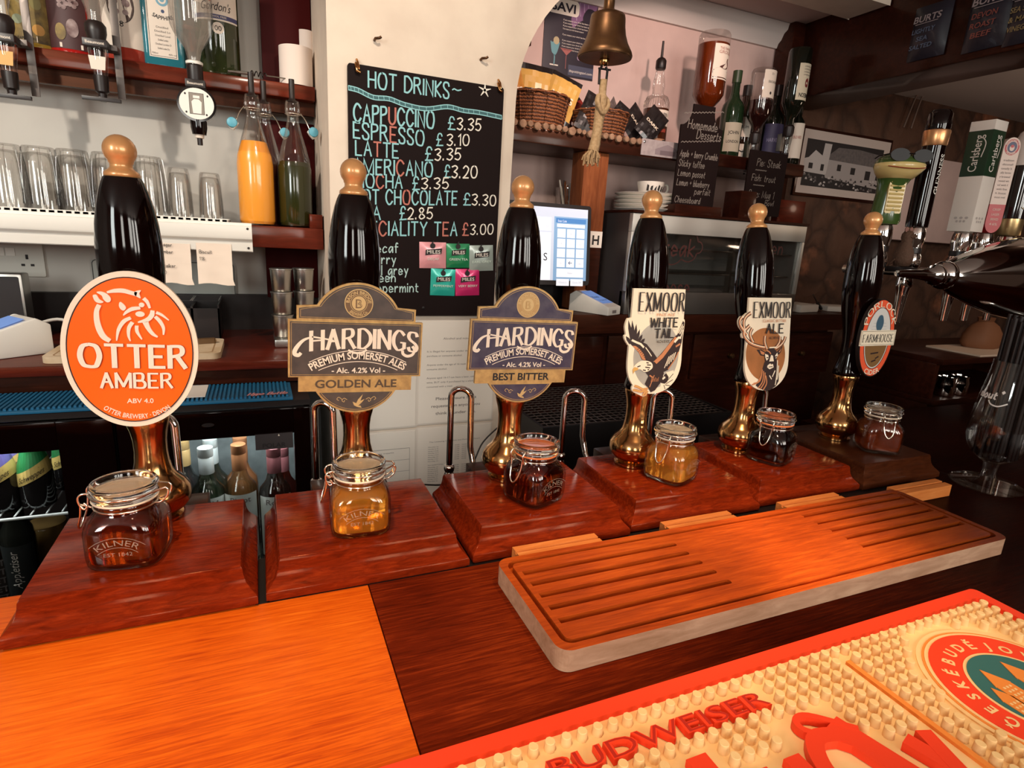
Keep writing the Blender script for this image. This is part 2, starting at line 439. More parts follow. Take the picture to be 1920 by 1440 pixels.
M_orange = wood('orange_wood', (0.44, 0.042, 0.003), (0.76, 0.125, 0.006), (0.92, 0.20, 0.012), 0.40, 0.06, (3.2, 64, 64), 5.0, 0.08)
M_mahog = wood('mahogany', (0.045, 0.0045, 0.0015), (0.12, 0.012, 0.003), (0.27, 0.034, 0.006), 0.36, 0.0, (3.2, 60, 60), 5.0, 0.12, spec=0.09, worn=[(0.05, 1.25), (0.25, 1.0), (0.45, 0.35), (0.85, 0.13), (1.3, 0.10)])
bsdf(M_mahog).inputs['IOR'].default_value = 1.16
M_base = wood('pump_base_wood', (0.075, 0.006, 0.0013), (0.175, 0.015, 0.0028), (0.30, 0.033, 0.0055), 0.13, 0.0, (5, 26, 26), 7.0, 0.03, spec=0.33)
bsdf(M_base).inputs['IOR'].default_value = 1.36
M_basedark = wood('dark_pump_base_wood', (0.028, 0.006, 0.002), (0.055, 0.013, 0.004), (0.085, 0.024, 0.007), 0.32, 0.08, (5, 26, 26), 7.0, 0.06)
M_tray = wood('tray_wood', (0.22, 0.028, 0.004), (0.38, 0.055, 0.006), (0.56, 0.10, 0.010), 0.42, 0.03, (3.2, 44, 44), 5.0, 0.05, worn=[(-0.38, 0.85), (-0.12, 0.95), (0.0, 1.7), (0.14, 1.4), (0.26, 0.6), (0.38, 0.35)])  # wear, with the spot's pool of light also painted into the centre
M_trayedge = wood('bleached_edge', (0.30, 0.16, 0.09), (0.42, 0.24, 0.15), (0.55, 0.34, 0.22), 0.6, 0.0, (2, 10, 10), 8.0, 0.05)
M_block = wood('pale_block_wood', (0.5, 0.13, 0.025), (0.62, 0.2, 0.05), (0.75, 0.3, 0.09), 0.55, 0.0, (1.5, 16, 16), 6.0, 0.05)
M_redwood = wood('red_shelf_wood', (0.045, 0.006, 0.003), (0.09, 0.012, 0.006), (0.145, 0.021, 0.011), 0.35, 0.25, (1.5, 12, 12), 6.0, 0.04)
M_darkwood = wood('dark_wood', (0.010, 0.0025, 0.0015), (0.022, 0.005, 0.003), (0.045, 0.010, 0.005), 0.4, 0.2, (1.5, 12, 12), 6.0, 0.04)
M_postwood = wood('brown_post_wood', (0.10, 0.026, 0.010), (0.19, 0.055, 0.02), (0.28, 0.09, 0.032), 0.6, 0.0, (12, 12, 1.5), 6.0, 0.05)
M_panel = mat('dark_red_panel', (0.045, 0.002, 0.002), 0.55, spec=0.12)
M_plaster = mat('cream_plaster', (0.74, 0.62, 0.50), 0.85, noise=(0.68, 0.56, 0.45), bump=0.25, scale=14)
M_pink = mat('pink_plaster', (0.66, 0.47, 0.42), 0.85, noise=(0.58, 0.41, 0.37), bump=0.2, scale=9)
M_wallgrey = mat('grey_wall_paint', (0.52, 0.49, 0.44), 0.7, noise=(0.47, 0.44, 0.40), bump=0.05, scale=6)
M_ceil = mat('ceiling_paint', (0.56, 0.49, 0.46), 0.9, bump=0.1, scale=20)
M_ceilwhite = mat('cornice_paint', (0.62, 0.54, 0.50), 0.7)
M_floor = wood('floor_boards', (0.03, 0.012, 0.006), (0.06, 0.025, 0.012), (0.1, 0.04, 0.02), 0.6, 0.0)
def stone_mat():
    m = bpy.data.materials.new('rubble_stone'); n, l = nt(m); b = bsdf(m)
    tc = n.new('ShaderNodeTexCoord'); v = n.new('ShaderNodeTexVoronoi'); v.feature = 'DISTANCE_TO_EDGE'; v.inputs['Scale'].default_value = 6.5
    nz = n.new('ShaderNodeTexNoise'); nz.inputs['Scale'].default_value = 9; nz.inputs['Detail'].default_value = 6
    mv = n.new('ShaderNodeMix'); mv.data_type = 'RGBA'; mv.inputs[0].default_value = 0.22
    l.new(tc.outputs['Object'], mv.inputs[6]); l.new(nz.outputs['Color'], mv.inputs[7]); l.new(mv.outputs[2], v.inputs['Vector'])
    r = n.new('ShaderNodeValToRGB'); e = r.color_ramp.elements
    e[0].position = 0.0; e[1].position = 0.16; e[0].color = (0.06, 0.026, 0.014, 1); e[1].color = (0.11, 0.048, 0.026, 1)
    r2 = n.new('ShaderNodeValToRGB'); e = r2.color_ramp.elements
    e[0].position = 0.60; e[1].position = 0.72; e[0].color = (1, 1, 1, 1); e[1].color = (4.5, 3.6, 3.0, 1)
    mm = n.new('ShaderNodeMix'); mm.data_type = 'RGBA'; mm.blend_type = 'MULTIPLY'; mm.inputs[0].default_value = 1
    l.new(v.outputs['Distance'], r.inputs[0]); l.new(nz.outputs['Fac'], r2.inputs[0])
    l.new(r.outputs[0], mm.inputs[6]); l.new(r2.outputs[0], mm.inputs[7]); l.new(mm.outputs[2], b.inputs['Base Color'])
    b.inputs['Roughness'].default_value = 0.8
    bp = n.new('ShaderNodeBump'); bp.inputs['Strength'].default_value = 0.8; bp.inputs['Distance'].default_value = 0.03
    l.new(v.outputs['Distance'], bp.inputs['Height']); l.new(bp.outputs[0], b.inputs['Normal'])
    return m
M_stone = stone_mat()

M_black = mat('black_gloss', (0.004, 0.001, 0.0008), 0.07)
M_blackmatt = mat('black_plastic', (0.012, 0.006, 0.005), 0.42)
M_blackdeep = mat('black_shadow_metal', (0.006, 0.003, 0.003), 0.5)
M_brass = mat('brass', (0.58, 0.31, 0.12), 0.16, 1.0, noise=(0.46, 0.22, 0.075), scale=25)
M_goldwood = mat('gilded_wood', (0.76, 0.37, 0.135), 0.34, 0.35, coat=0.6)
M_bell = mat('aged_brass', (0.15, 0.072, 0.028), 0.38, 0.8, noise=(0.10, 0.045, 0.02), scale=30)
M_chrome = mat('chrome', (0.80, 0.76, 0.72), 0.06, 1.0)
M_steel = mat('brushed_steel', (0.50, 0.48, 0.44), 0.30, 1.0)
M_wire = mat('wire_steel', (0.85, 0.78, 0.66), 0.16, 1.0)
M_white = mat('white_plastic', (0.82, 0.78, 0.70), 0.4)
M_paper = mat('white_paper', (0.80, 0.72, 0.63), 0.85)
M_papergrey = mat('grey_print', (0.20, 0.17, 0.16), 0.9)
M_ink = mat('black_ink', (0.02, 0.016, 0.016), 0.7)
M_cream = mat('cream_print', (0.86, 0.72, 0.56), 0.45)
M_creamraised = mat('cream_raised_paint', (0.90, 0.76, 0.62), 0.3, coat=0.4)
M_orangep = mat('orange_enamel', (0.92, 0.13, 0.004), 0.35, coat=0.3)
M_chalkboard = mat('chalkboard', (0.010, 0.0045, 0.004), 0.7, spec=0.15)
M_chalkblue = mat('pale_blue_chalk', (0.28, 0.56, 0.58), 0.8)
M_chalkwhite = mat('white_chalk', (0.78, 0.72, 0.62), 0.8)
M_chalkred = mat('red_chalk', (0.50, 0.16, 0.12), 0.8)
M_chalkgrey = mat('grey_chalk', (0.20, 0.17, 0.145), 0.8)
M_red = mat('red_rubber', (0.86, 0.045, 0.008), 0.5)
M_matcream = mat('cream_rubber', (0.87, 0.58, 0.26), 0.55, noise=(0.83, 0.51, 0.21), scale=20)
M_matorange = mat('orange_rubber', (0.80, 0.24, 0.035), 0.55)
M_glass = mat('jar_glass', (0.98, 0.97, 0.94), 0.0, trans=1.0, ior=1.45)
M_thin = thin_glass('clear_thin_glass', (0.985, 0.98, 0.97), (0.80, 0.79, 0.78), base=0.045)
M_thinjar = thin_glass('clear_jar_glass', (0.97, 0.95, 0.92), (0.62, 0.55, 0.48), base=0.04)
M_pane = thin_glass('window_pane', (0.80, 0.80, 0.79), (0.6, 0.6, 0.6), base=0.015)
M_emboss = mat('embossed_glass', (0.95, 0.8, 0.62), 0.12, spec=0.9, alpha=0.26)
M_bluemat = mat('blue_rubber', (0.010, 0.13, 0.26), 0.5)
M_rubberring = mat('orange_rubber_seal', (0.85, 0.22, 0.06), 0.45)
M_clearring = mat('clear_seal', (0.85, 0.68, 0.50), 0.35)
def liquid(name, col):
    m = mat(name, col, 0.0, trans=0.80 if col[0] > 0.9 else 0.96, ior=1.33)
    return m

# ---------------------------------------------------------------- the room
struct('floor', MB().box(-2.6, 4.2, -2.6, 3.0, -1.14, -1.08), M_floor)
struct('ceiling', MB().box(-2.6, 1.96, -2.6, 2.05, 1.26, 1.32), M_ceil)
struct('ceiling_right', MB().box(2.16, 4.2, -2.6, 3.0, 1.13, 1.2), M_ceil)
struct('wall_left', MB().box(-2.6, 0.60, 1.95, 2.05, -1.08, 1.26), M_wallgrey)
struct('wall_back', MB().box(0.60, 1.96, 1.95, 2.05, -1.08, 1.26), M_pink)
struct('wall_stone', MB().box(1.96, 4.2, 1.97, 2.10, -1.08, 1.26), M_stone)
struct('wall_right', MB().box(4.1, 4.2, -2.6, 1.97, -1.08, 1.2), M_stone)
struct('wall_side', MB().box(-2.6, -2.5, -2.6, 1.95, -1.08, 1.26), M_wallgrey)
# the cream wall between the two bays, with the springing of an arch on its right
arch = [(0.165, -1.08), (0.628, -1.08), (0.632, 0.55)] + [(1.29 - 0.655 * math.cos(a), 0.76 + 0.46 * math.sin(a)) for a in [PI/2 * k / 20 for k in range(0, 21)]] + [(1.95, 1.22), (1.95, 1.26), (0.165, 1.26)]
mb = MB(); mb.slab(arch, FRONT(0, 1.52, 0), -0.15, 0.0)
struct('wall_arch', mb, M_plaster, bevel=0.012, smooth=40)
struct('wall_jamb', MB().box(0.167, 0.25, 1.66, 1.95, -1.08, 1.26), M_plaster)
struct('trim_1', MB().box(0.035, 0.165, 1.905, 1.948, 0.79, 1.26).box(0.02, 0.166, 1.905, 1.948, 0.20, 0.70), M_panel, bevel=0.003)
# cornice on the back wall
mb = MB()
prof = [(0, 0), (0, -0.075), (-0.012, -0.075), (-0.018, -0.06), (-0.03, -0.05), (-0.04, -0.03), (-0.055, -0.02), (-0.06, 0)]
rings = [[(x, 1.949 + a, 1.259 + b) for a, b in prof] for x in (0.62, 1.94)]
mb.loft(rings); struct('trim_2', mb, M_ceilwhite, smooth=50)
# dark post and beam on the right, the pale pier behind the taps
struct('beam_1', MB().box(1.955, 2.16, -0.6, 1.955, 0.995, 1.27), M_darkwood, bevel=0.008)
struct('trim_3', MB().box(1.90, 1.99, 1.86, 1.945, -1.08, 1.26), M_darkwood, bevel=0.006)
struct('wall_pier', MB().box(2.72, 3.35, 1.90, 1.968, 0.50, 0.88), M_pink, bevel=0.01)
struct('trim_4', MB().box(-2.5, 0.165, 1.925, 1.949, 0.10, 0.205), M_blackmatt)

# ---------------------------------------------------------------- the bar
bar = thing('bar_counter', 'long polished bar counter, bright orange wood at left and dark mahogany at right', 'bar counter', (0, 0, -0.04))
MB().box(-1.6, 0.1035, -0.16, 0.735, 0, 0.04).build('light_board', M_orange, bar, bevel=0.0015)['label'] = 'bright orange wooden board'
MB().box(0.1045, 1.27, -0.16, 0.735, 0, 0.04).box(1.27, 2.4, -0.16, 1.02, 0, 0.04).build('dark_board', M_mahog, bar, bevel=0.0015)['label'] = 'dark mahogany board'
MB().box(-0.244, 1.215, 0.634, 0.734, 0.040, 0.0404).build('shade_grime_strip', M_blackdeep, bar)['label'] = 'dark strip of painted shade and grime under the pump blocks'  # added strip: shade and grime of the block gaps put into its colour
MB().box(-1.6, 2.4, -0.02, 0.70, -1.03, -0.001).build('front_panel', M_darkwood, bar)

# ---------------------------------------------------------------- pump bases
def base_mesh(w, d, h):
    """block with an ogee moulding on front and sides; origin at the middle of its front bottom edge"""
    prof = [(0.003, 0), (0.003, 0.0025), (0, 0.003), (0, 0.011), (0.0012, 0.0135), (0.004, 0.0165), (0.0075, 0.020), (0.0108, 0.0245), (0.013, 0.030), (0.0142, 0.036), (0.0148, h - 0.004), (0.0165, h)]
    rings = []
    for i, z in prof: rings.append([(-w/2 + i, i, z), (w/2 - i, i, z), (w/2 - i, d - i*0.4, z), (-w/2 + i, d - i*0.4, z)])
    mb = MB(); mb.loft(rings); return mb
BASES = [(-0.2506, -0.0185, 0.630), (-0.0102, 0.2330, 0.632), (0.2390, 0.4835, 0.636), (0.4890, 0.7430, 0.643), (0.7480, 0.9960, 0.652), (1.0005, 1.222, 0.648)]
BL = ['reddish wooden block under the orange oval clip pump, far left of the row',
      'reddish wooden block under the brown arched clip pump, second from left',
      'reddish wooden block under the navy clip pump, behind the left end of the drip board',
      'reddish wooden block under the eagle clip pump',
      'reddish wooden block under the stag clip pump',
      'darkest brown wooden block under the round red clip pump, last of the row at right']
for i, (x0, x1, y0) in enumerate(BASES):
    t = thing('pump_base', BL[i], 'pump base', ((x0 + x1) / 2, y0, 0.0005), 0, 'wooden pump bases along the bar')
    base_mesh(x1 - x0, 0.20, 0.045).build('block', M_base if i < 5 else M_basedark, t, bevel=0.0009, smooth=40)
    MB().box(-0.055, 0.055, 0.192, 0.235, 0.018, 0.043).build('rear_plate', M_darkwood, t, bevel=0.002)

# ---------------------------------------------------------------- beer pumps: brass column, black handle, gilded finial, clip
HP = [(0.0140, 0.175), (0.0258, 0.182), (0.0262, 0.188), (0.0240, 0.196), (0.0190, 0.215), (0.0172, 0.235), (0.0168, 0.250), (0.0180, 0.268), (0.0222, 0.290), (0.0265, 0.312), (0.0295, 0.335), (0.0308, 0.360), (0.0306, 0.385), (0.0288, 0.408), (0.0258, 0.428), (0.0222, 0.444), (0.0190, 0.454), (0.0168, 0.459), (0.0, 0.459)]
BP = [(0.0300, 0.0), (0.0300, 0.003), (0.0245, 0.004), (0.0262, 0.008), (0.0345, 0.014), (0.0398, 0.022), (0.0412, 0.031), (0.0395, 0.040), (0.0335, 0.049), (0.0262, 0.056), (0.0218, 0.064), (0.0192, 0.076), (0.0182, 0.090), (0.0186, 0.104), (0.0205, 0.116), (0.0228, 0.124), (0.0240, 0.130), (0.0240, 0.134), (0.0215, 0.139), (0.0205, 0.143), (0.0208, 0.150), (0.0, 0.150)]
FP = [(0.0165, 0.4585), (0.0178, 0.4605), (0.0172, 0.4640), (0.0135, 0.4668), (0.0112, 0.4690), (0.0110, 0.4725), (0.0122, 0.4745)] + [(0.0165 * math.cos(a), 0.4872 + 0.0165 * math.sin(a)) for a in [-0.72 + (PI/2 + 0.72) * k / 10 for k in range(11)]]
ZB = 0.0465   # the columns stand on the blocks
def make_pump(name, label, x, y, lean, clip, thin_handle=False):
    t = thing(name, label, 'beer pump', (x, y, ZB), 0, 'hand pumps along the bar')
    MB().lathe(BP, seg=48).build('brass_column', M_brass, t, smooth=60)
    piv = 0.175 - ZB
    R = Matrix.Rotation(-lean, 4, 'X')
    h = MB().lathe([(r * (1 + 0.085 * min(1, max(0, (z - 0.20) / 0.06))), z - 0.175) for r, z in HP], seg=48).build('handle', M_black, t, loc=(0, 0, piv + 0.018), smooth=60)
    MB().lathe([(0.0190, -0.010), (0.0225, -0.008), (0.0225, -0.002), (0.0190, 0.001), (0.0, 0.001)], seg=40).build('collar', M_black, t, loc=(0, 0, piv + 0.013))
    h.location.z = piv
    h.rotation_euler = (lean, 0, 0)
    f = MB().lathe([(r, z - 0.175) for r, z in FP], seg=40).build('finial', M_goldwood, t, smooth=60)
    c = clip(t)
    for q in (f, c): q.location = h.location; q.rotation_euler = h.rotation_euler
    return t

# ---------------------------------------------------------------- pump clips (drawn on planes that hang on the front of each handle)
def clip_plane(zc, tilt=0.0, u0=0.0, y=-0.0415):
    c, s = math.cos(tilt), math.sin(tilt)
    return lambda u, v, d=0: (u0 + c*u - s*v, y - d, zc - 0.175 + s*u + c*v)
def rot_trace(f):
    return lambda pts: [f(*p) for p in pts]

def clip_otter(h):
    P = clip_plane(0.2715, math.radians(-3), 0.0)
    rx, rz = 0.0655, 0.0885
    mb = MB()
    mb.slab(ellipse(0, 0, rx, rz, 72), P, 0.0, 0.006)
    c = mb.build('clip_board', M_cream, h, bevel=0.0012)
    mb = MB(); mb.slab(ellipse(0, 0, rx - 0.005, rz - 0.006, 72), P, 0.006, 0.0068)
    mb.strip(ellipse(0, 0, rx - 0.005, rz - 0.006, 72), ellipse(0, 0, rx - 0.0062, rz - 0.0072, 72), P, 0.0069, 1)
    mb.build('orange_face', [M_orangep, M_ink], c)
    D0, D1 = 0.0068, 0.0086
    mb = MB()
    def raised(poly): mb.slab(poly, P, D0, D1)
    o = lambda X, Y: ((X/5.54 - 238.3) * 0.00049, (280 - Y/5.54) * 0.00059)
    T = rot_trace(o)
    def stroke(pts, ws):
        pts = T(pts); pp = sm2(pts, 5, False); n = len(pp); m = len(ws) - 1
        w = [(ws[min(int(t*m), m-1)] * (1 - (t*m - min(int(t*m), m-1))) + ws[min(int(t*m), m-1)+1] * (t*m - min(int(t*m), m-1))) * 0.000097 for t in [i/(n-1) for i in range(n)]]
        b = MB(); b.line(pp, w, lambda u, v, d=0: (u, v, 0))
        L, R2 = [(p[0], p[1]) for p in b.v[:n]], [(p[0], p[1]) for p in b.v[n:]]
        raised(L + R2[::-1])
    raised(sm2(T([(945, 990), (965, 1040), (1010, 1058), (1050, 1045), (1010, 1018), (985, 978), (960, 975)])))
    raised(sm2(T([(985, 950), (1030, 940), (1090, 960), (1125, 1000), (1120, 1035), (1085, 1045), (1050, 1015), (1035, 980)])))
    stroke([(1090, 945), (1170, 925), (1260, 920), (1350, 938), (1400, 948)], [20, 42, 48, 44, 50])
    raised(sm2(T([(1385, 918), (1445, 905), (1428, 938), (1440, 985), (1405, 975), (1375, 952)])))
    stroke([(1005, 1075), (975, 1140), (972, 1230), (990, 1320), (1030, 1400), (1095, 1445)], [42, 46, 54, 60, 60, 45])
    raised(sm2(T([(1222, 1035), (1262, 1062), (1280, 1095), (1255, 1122), (1222, 1108), (1207, 1070)])))
    stroke([(1248, 1172), (1290, 1132), (1350, 1100), (1432, 1088)], [10, 34, 44, 30])
    raised(T(ellipse(1447, 1055, 30, 24, 18))); raised(T(ellipse(1426, 1152, 50, 28, 22)))
    stroke([(1470, 985), (1508, 1022), (1534, 1085)], [40, 36, 22])
    stroke([(1562, 1108), (1550, 1160), (1500, 1208), (1400, 1238)], [40, 50, 46, 14])
    stroke([(1480, 1232), (1510, 1300), (1555, 1356), (1608, 1388)], [60, 46, 38, 14])
    stroke([(1325, 1195), (1250, 1235), (1190, 1325), (1165, 1440)], [34, 42, 34, 10])
    stroke([(1342, 1240), (1302, 1300), (1294, 1380), (1310, 1440)], [40, 38, 28, 10])
    stroke([(1385, 1275), (1388, 1340), (1435, 1418)], [36, 34, 12])
    stroke([(1600, 1128), (1660, 1150), (1738, 1205)], [34, 28, 10])
    stroke([(1588, 1170), (1640, 1222), (1675, 1290), (1672, 1362)], [36, 40, 32, 14])
    mb.build('otter_emblem', M_creamraised, c, bevel=0.0004)
    mb = MB()
    mb.pen('OTTER', 0.002, -0.0175, 0.0245, P, D1, 0, wt=0.0052, thin=0.0034, w=0.100, align='c', serif=0.055)
    mb.pen('AMBER', 0.004, -0.0415, 0.0165, P, D1, 0, wt=0.0030, thin=0.0020, w=0.068, align='c', serif=0.06)
    mb.text('ABV 4.0', 0.006, -0.0600, 0.0056, P, D0, 0, w=0.026, off=0.01, ext=0.0008)
    mb.text('OTTER BREWERY \u00b7 DEVON', 0.003, -0.0785, 0.0055, P, D0, 0, w=0.072, off=0.01, ext=0.0008, arc=-0.052)
    mb.build('raised_lettering', M_creamraised, c)
    # thickness of the two big words
    mb = MB()
    mb.pen('OTTER', 0.0023, -0.0178, 0.0245, P, D0 + 0.0002, 0, wt=0.0060, thin=0.0042, w=0.100, align='c', serif=0.055)
    mb.pen('AMBER', 0.0043, -0.0418, 0.0165, P, D0 + 0.0002, 0, wt=0.0037, thin=0.0027, w=0.068, align='c', serif=0.06)
    mb.build('lettering_edge', mat('burnt_orange_edge', (0.45, 0.05, 0.003), 0.4), c)
    return c

M_gold = mat('worn_gold_edge', (0.58, 0.36, 0.13), 0.45, 0.35, noise=(0.42, 0.25, 0.09), scale=120)
M_slate = mat('slate_print', (0.085, 0.063, 0.052), 0.45, noise=(0.055, 0.042, 0.036), scale=60, coat=0.3)
M_navy = mat('navy_print', (0.040, 0.028, 0.060), 0.45, noise=(0.075, 0.060, 0.085), scale=60, coat=0.3)
def clip_arched(face, word, gold_dull):
    def f(h):
        P = clip_plane(0.2665, math.radians(-2.0), -0.004)
        def arc(R, vc, half, n=26, lower=False):
            a = math.asin(min(1, half / R))
            return [(R*math.sin(-a + 2*a*k/(n-1)), vc + (-1 if lower else 1) * R*math.cos(-a + 2*a*k/(n-1))) for k in range(n)]
        dome = arc(0.0567, 0.0293, 0.050); bott = arc(0.0588, -0.0252, 0.051, lower=True)
        out = [(-0.084, 0.0375), (-0.084, -0.0355), (-0.072, -0.0355), (-0.072, -0.0545)] + bott + [(0.072, -0.0545), (0.072, -0.0355), (0.084, -0.0355), (0.084, 0.0375), (0.074, 0.0375), (0.074, 0.0545)] + dome[::-1] + [(-0.074, 0.0545), (-0.074, 0.0375)]
        mb = MB(); mb.slab(out, P, 0.0, 0.005)
        c = mb.build('clip_board', M_gold, h, bevel=0.0006)
        mb = MB()
        d2 = arc(0.0540, 0.0293, 0.0475); b2 = arc(0.0562, -0.0252, 0.0468, lower=True)
        mb.slab([(-0.0712, 0.0395), (0.0712, 0.0395), (0.0712, 0.0517)] + d2[::-1] + [(-0.0712, 0.0517)], P, 0.005, 0.0056)
        mb.slab(rect(-0.0815, 0.0815, -0.0335, 0.0350), P, 0.005, 0.0060)
        mb.slab(b2, P, 0.005, 0.0056)
        # fine gold lines inside the panels
        mb.line(rect(-0.0800, 0.0800, -0.0320, 0.0335), 0.0005, P, 0.0061, 1, closed=True)
        d3 = arc(0.0522, 0.0293, 0.0455); b3 = arc(0.0545, -0.0252, 0.0445, lower=True)
        mb.line([(-0.0695, 0.0408), (0.0695, 0.0408), (0.0695, 0.0502)] + d3[::-1] + [(-0.0695, 0.0502)], 0.0005, P, 0.0057, 1, closed=True)
        mb.line(b3, 0.0006, P, 0.0057, 1)
        mb.build('painted_panel', [face, M_gold], c)
        # name
        mb = MB(); D = 0.0063
        mb.pen('HARDINGS', 0.010, 0.0028, 0.0245, P, D, 0, wt=0.0048, thin=0.0020, w=0.134, align='c', serif=0.10, gap=2.5, bend=lambda a: -0.000002 - 0.9 * (a * a))
        sw = sm2([(-0.0545, 0.0165), (-0.066, 0.0120), (-0.0745, 0.0020), (-0.0765, -0.0050), (-0.0720, -0.0070), (-0.0690, -0.0040)], 5, False)
        mb.line(sw, [0.0016, 0.0020, 0.0022, 0.0026, 0.003, 0.0034, 0.0038, 0.0042, 0.0046, 0.0048, 0.005, 0.0052, 0.0052, 0.0052, 0.005, 0.005, 0.005, 0.005, 0.005, 0.0048, 0.0046, 0.0044, 0.0042, 0.0040, 0.004, 0.004][:len(sw)], P, D + 0.0001, 0)
        mb.line(sm2([(-0.0560, 0.0165), (-0.040, 0.0140), (-0.030, 0.0120)], 5, False), 0.0020, P, D + 0.0001, 0)
        mb.line(sm2([(-0.012, 0.0000), (-0.004, -0.0035), (0.006, -0.0030), (0.011, 0.001)], 5, False), 0.0026, P, D + 0.0001, 0)
        mb.line(sm2([(0.0710, 0.0060), (0.0740, 0.0010), (0.0715, -0.0055), (0.0645, -0.0075), (0.0590, -0.0045), (0.0580, 0.0000)], 5, False), 0.0038, P, D + 0.0001, 0)
        mb.text('PREMIUM SOMERSET ALES', 0.002, -0.0115, 0.0098, P, D, 0, w=0.122, off=0.022, arc=0.118)
        for v0, hw in ((-0.0005, 0.064), (-0.0150, 0.052)):
            R = 0.118 + (v0 + 0.0115)
            a = hw / R
            mb.line([(0.002 + R*math.sin(-a + 2*a*k/20), -0.0115 - 0.118 + R*math.cos(-a + 2*a*k/20)) for k in range(21)], 0.0009, P, D, 0)
        mb.text('- Alc. 4.2% Vol -', 0.002, -0.0300, 0.0072, P, D, 0, w=0.068, off=0.018)
        mb.build('cream_lettering', M_cream, c)
        mb = MB(); mb.text(word, 0.0, -0.0498, 0.0108, P, 0.0053, 0, w=0.104 if len(word) < 11 else 0.090, off=0.024)
        mb.build('dark_lettering', mat('brown_ink', (0.09, 0.055, 0.03), 0.6) if gold_dull else M_ink, c)
        # round badge and bird
        mb = MB()
        mb.slab(ellipse(0, 0.0600, 0.0178, 0.0182, 36), P, 0.0056, 0.0060, 0)
        mb.strip(ellipse(0, 0.0600, 0.0166, 0.0170, 36), ellipse(0, 0.0600, 0.0107, 0.0110, 36), P, 0.0062, 1)
        mb.text('BASON BRIDGE', 0, 0.0600 + 0.0118, 0.0042, P, 0.0064, 0, w=0.036, off=0.02, arc=0.0118)
        mb.text('BREWING Co.', 0, 0.0600 - 0.0160, 0.0042, P, 0.0064, 0, w=0.026, off=0.02, arc=-0.0160)
        mb.strip(ellipse(0, 0.0600, 0.0100, 0.0104, 36), ellipse(0, 0.0600, 0.0088, 0.0092, 36), P, 0.0062, 1)
        mb.text('B', 0, 0.0544, 0.0112, P, 0.0064, 1, off=0.02)
        mb.text('B', 0.0004, 0.0552, 0.0096, P, 0.0066, 0, off=-0.02)
        gb = [mat('badge_gold', (0.62, 0.42, 0.18), 0.4, 0.2), mat('badge_brown' if gold_dull else 'badge_bronze', (0.16, 0.09, 0.04) if gold_dull else (0.50, 0.30, 0.11), 0.5)]
        mb.build('gold_badge', gb, c); mb = MB()
        for poly in ([(-0.0050, -0.0690), (-0.0015, -0.0705), (0.0030, -0.0735), (0.0015, -0.0765), (-0.0030, -0.0740)], [(-0.0005, -0.0715), (0.0020, -0.0660), (0.0080, -0.0590), (0.0050, -0.0680), (0.0030, -0.0735)], [(0.0010, -0.0725), (0.0050, -0.0680), (0.0105, -0.0655), (0.0070, -0.0700), (0.0030, -0.0740)], [(0.0015, -0.0745), (0.0050, -0.0745), (0.0070, -0.0775), (0.0020, -0.0765)]):
            mb.flat(poly, P, 0.0060 + 0.00003 * len(mb.f), 0)
        for s in (-1, 1):
            mb.line(sm2([(s*0.012, -0.066), (s*0.016, -0.0640), (s*0.0185, -0.0670), (s*0.0160, -0.0690), (s*0.0150, -0.0665)], 4, False), 0.0007, P, 0.0060, 0)
            mb.line(sm2([(s*0.0185, -0.0655), (s*0.0225, -0.0625), (s*0.0250, -0.0650), (s*0.0225, -0.0670)], 4, False), 0.0007, P, 0.0060, 0)
        mb.build('gold_bird', gb[0], c)
        return c
    return f

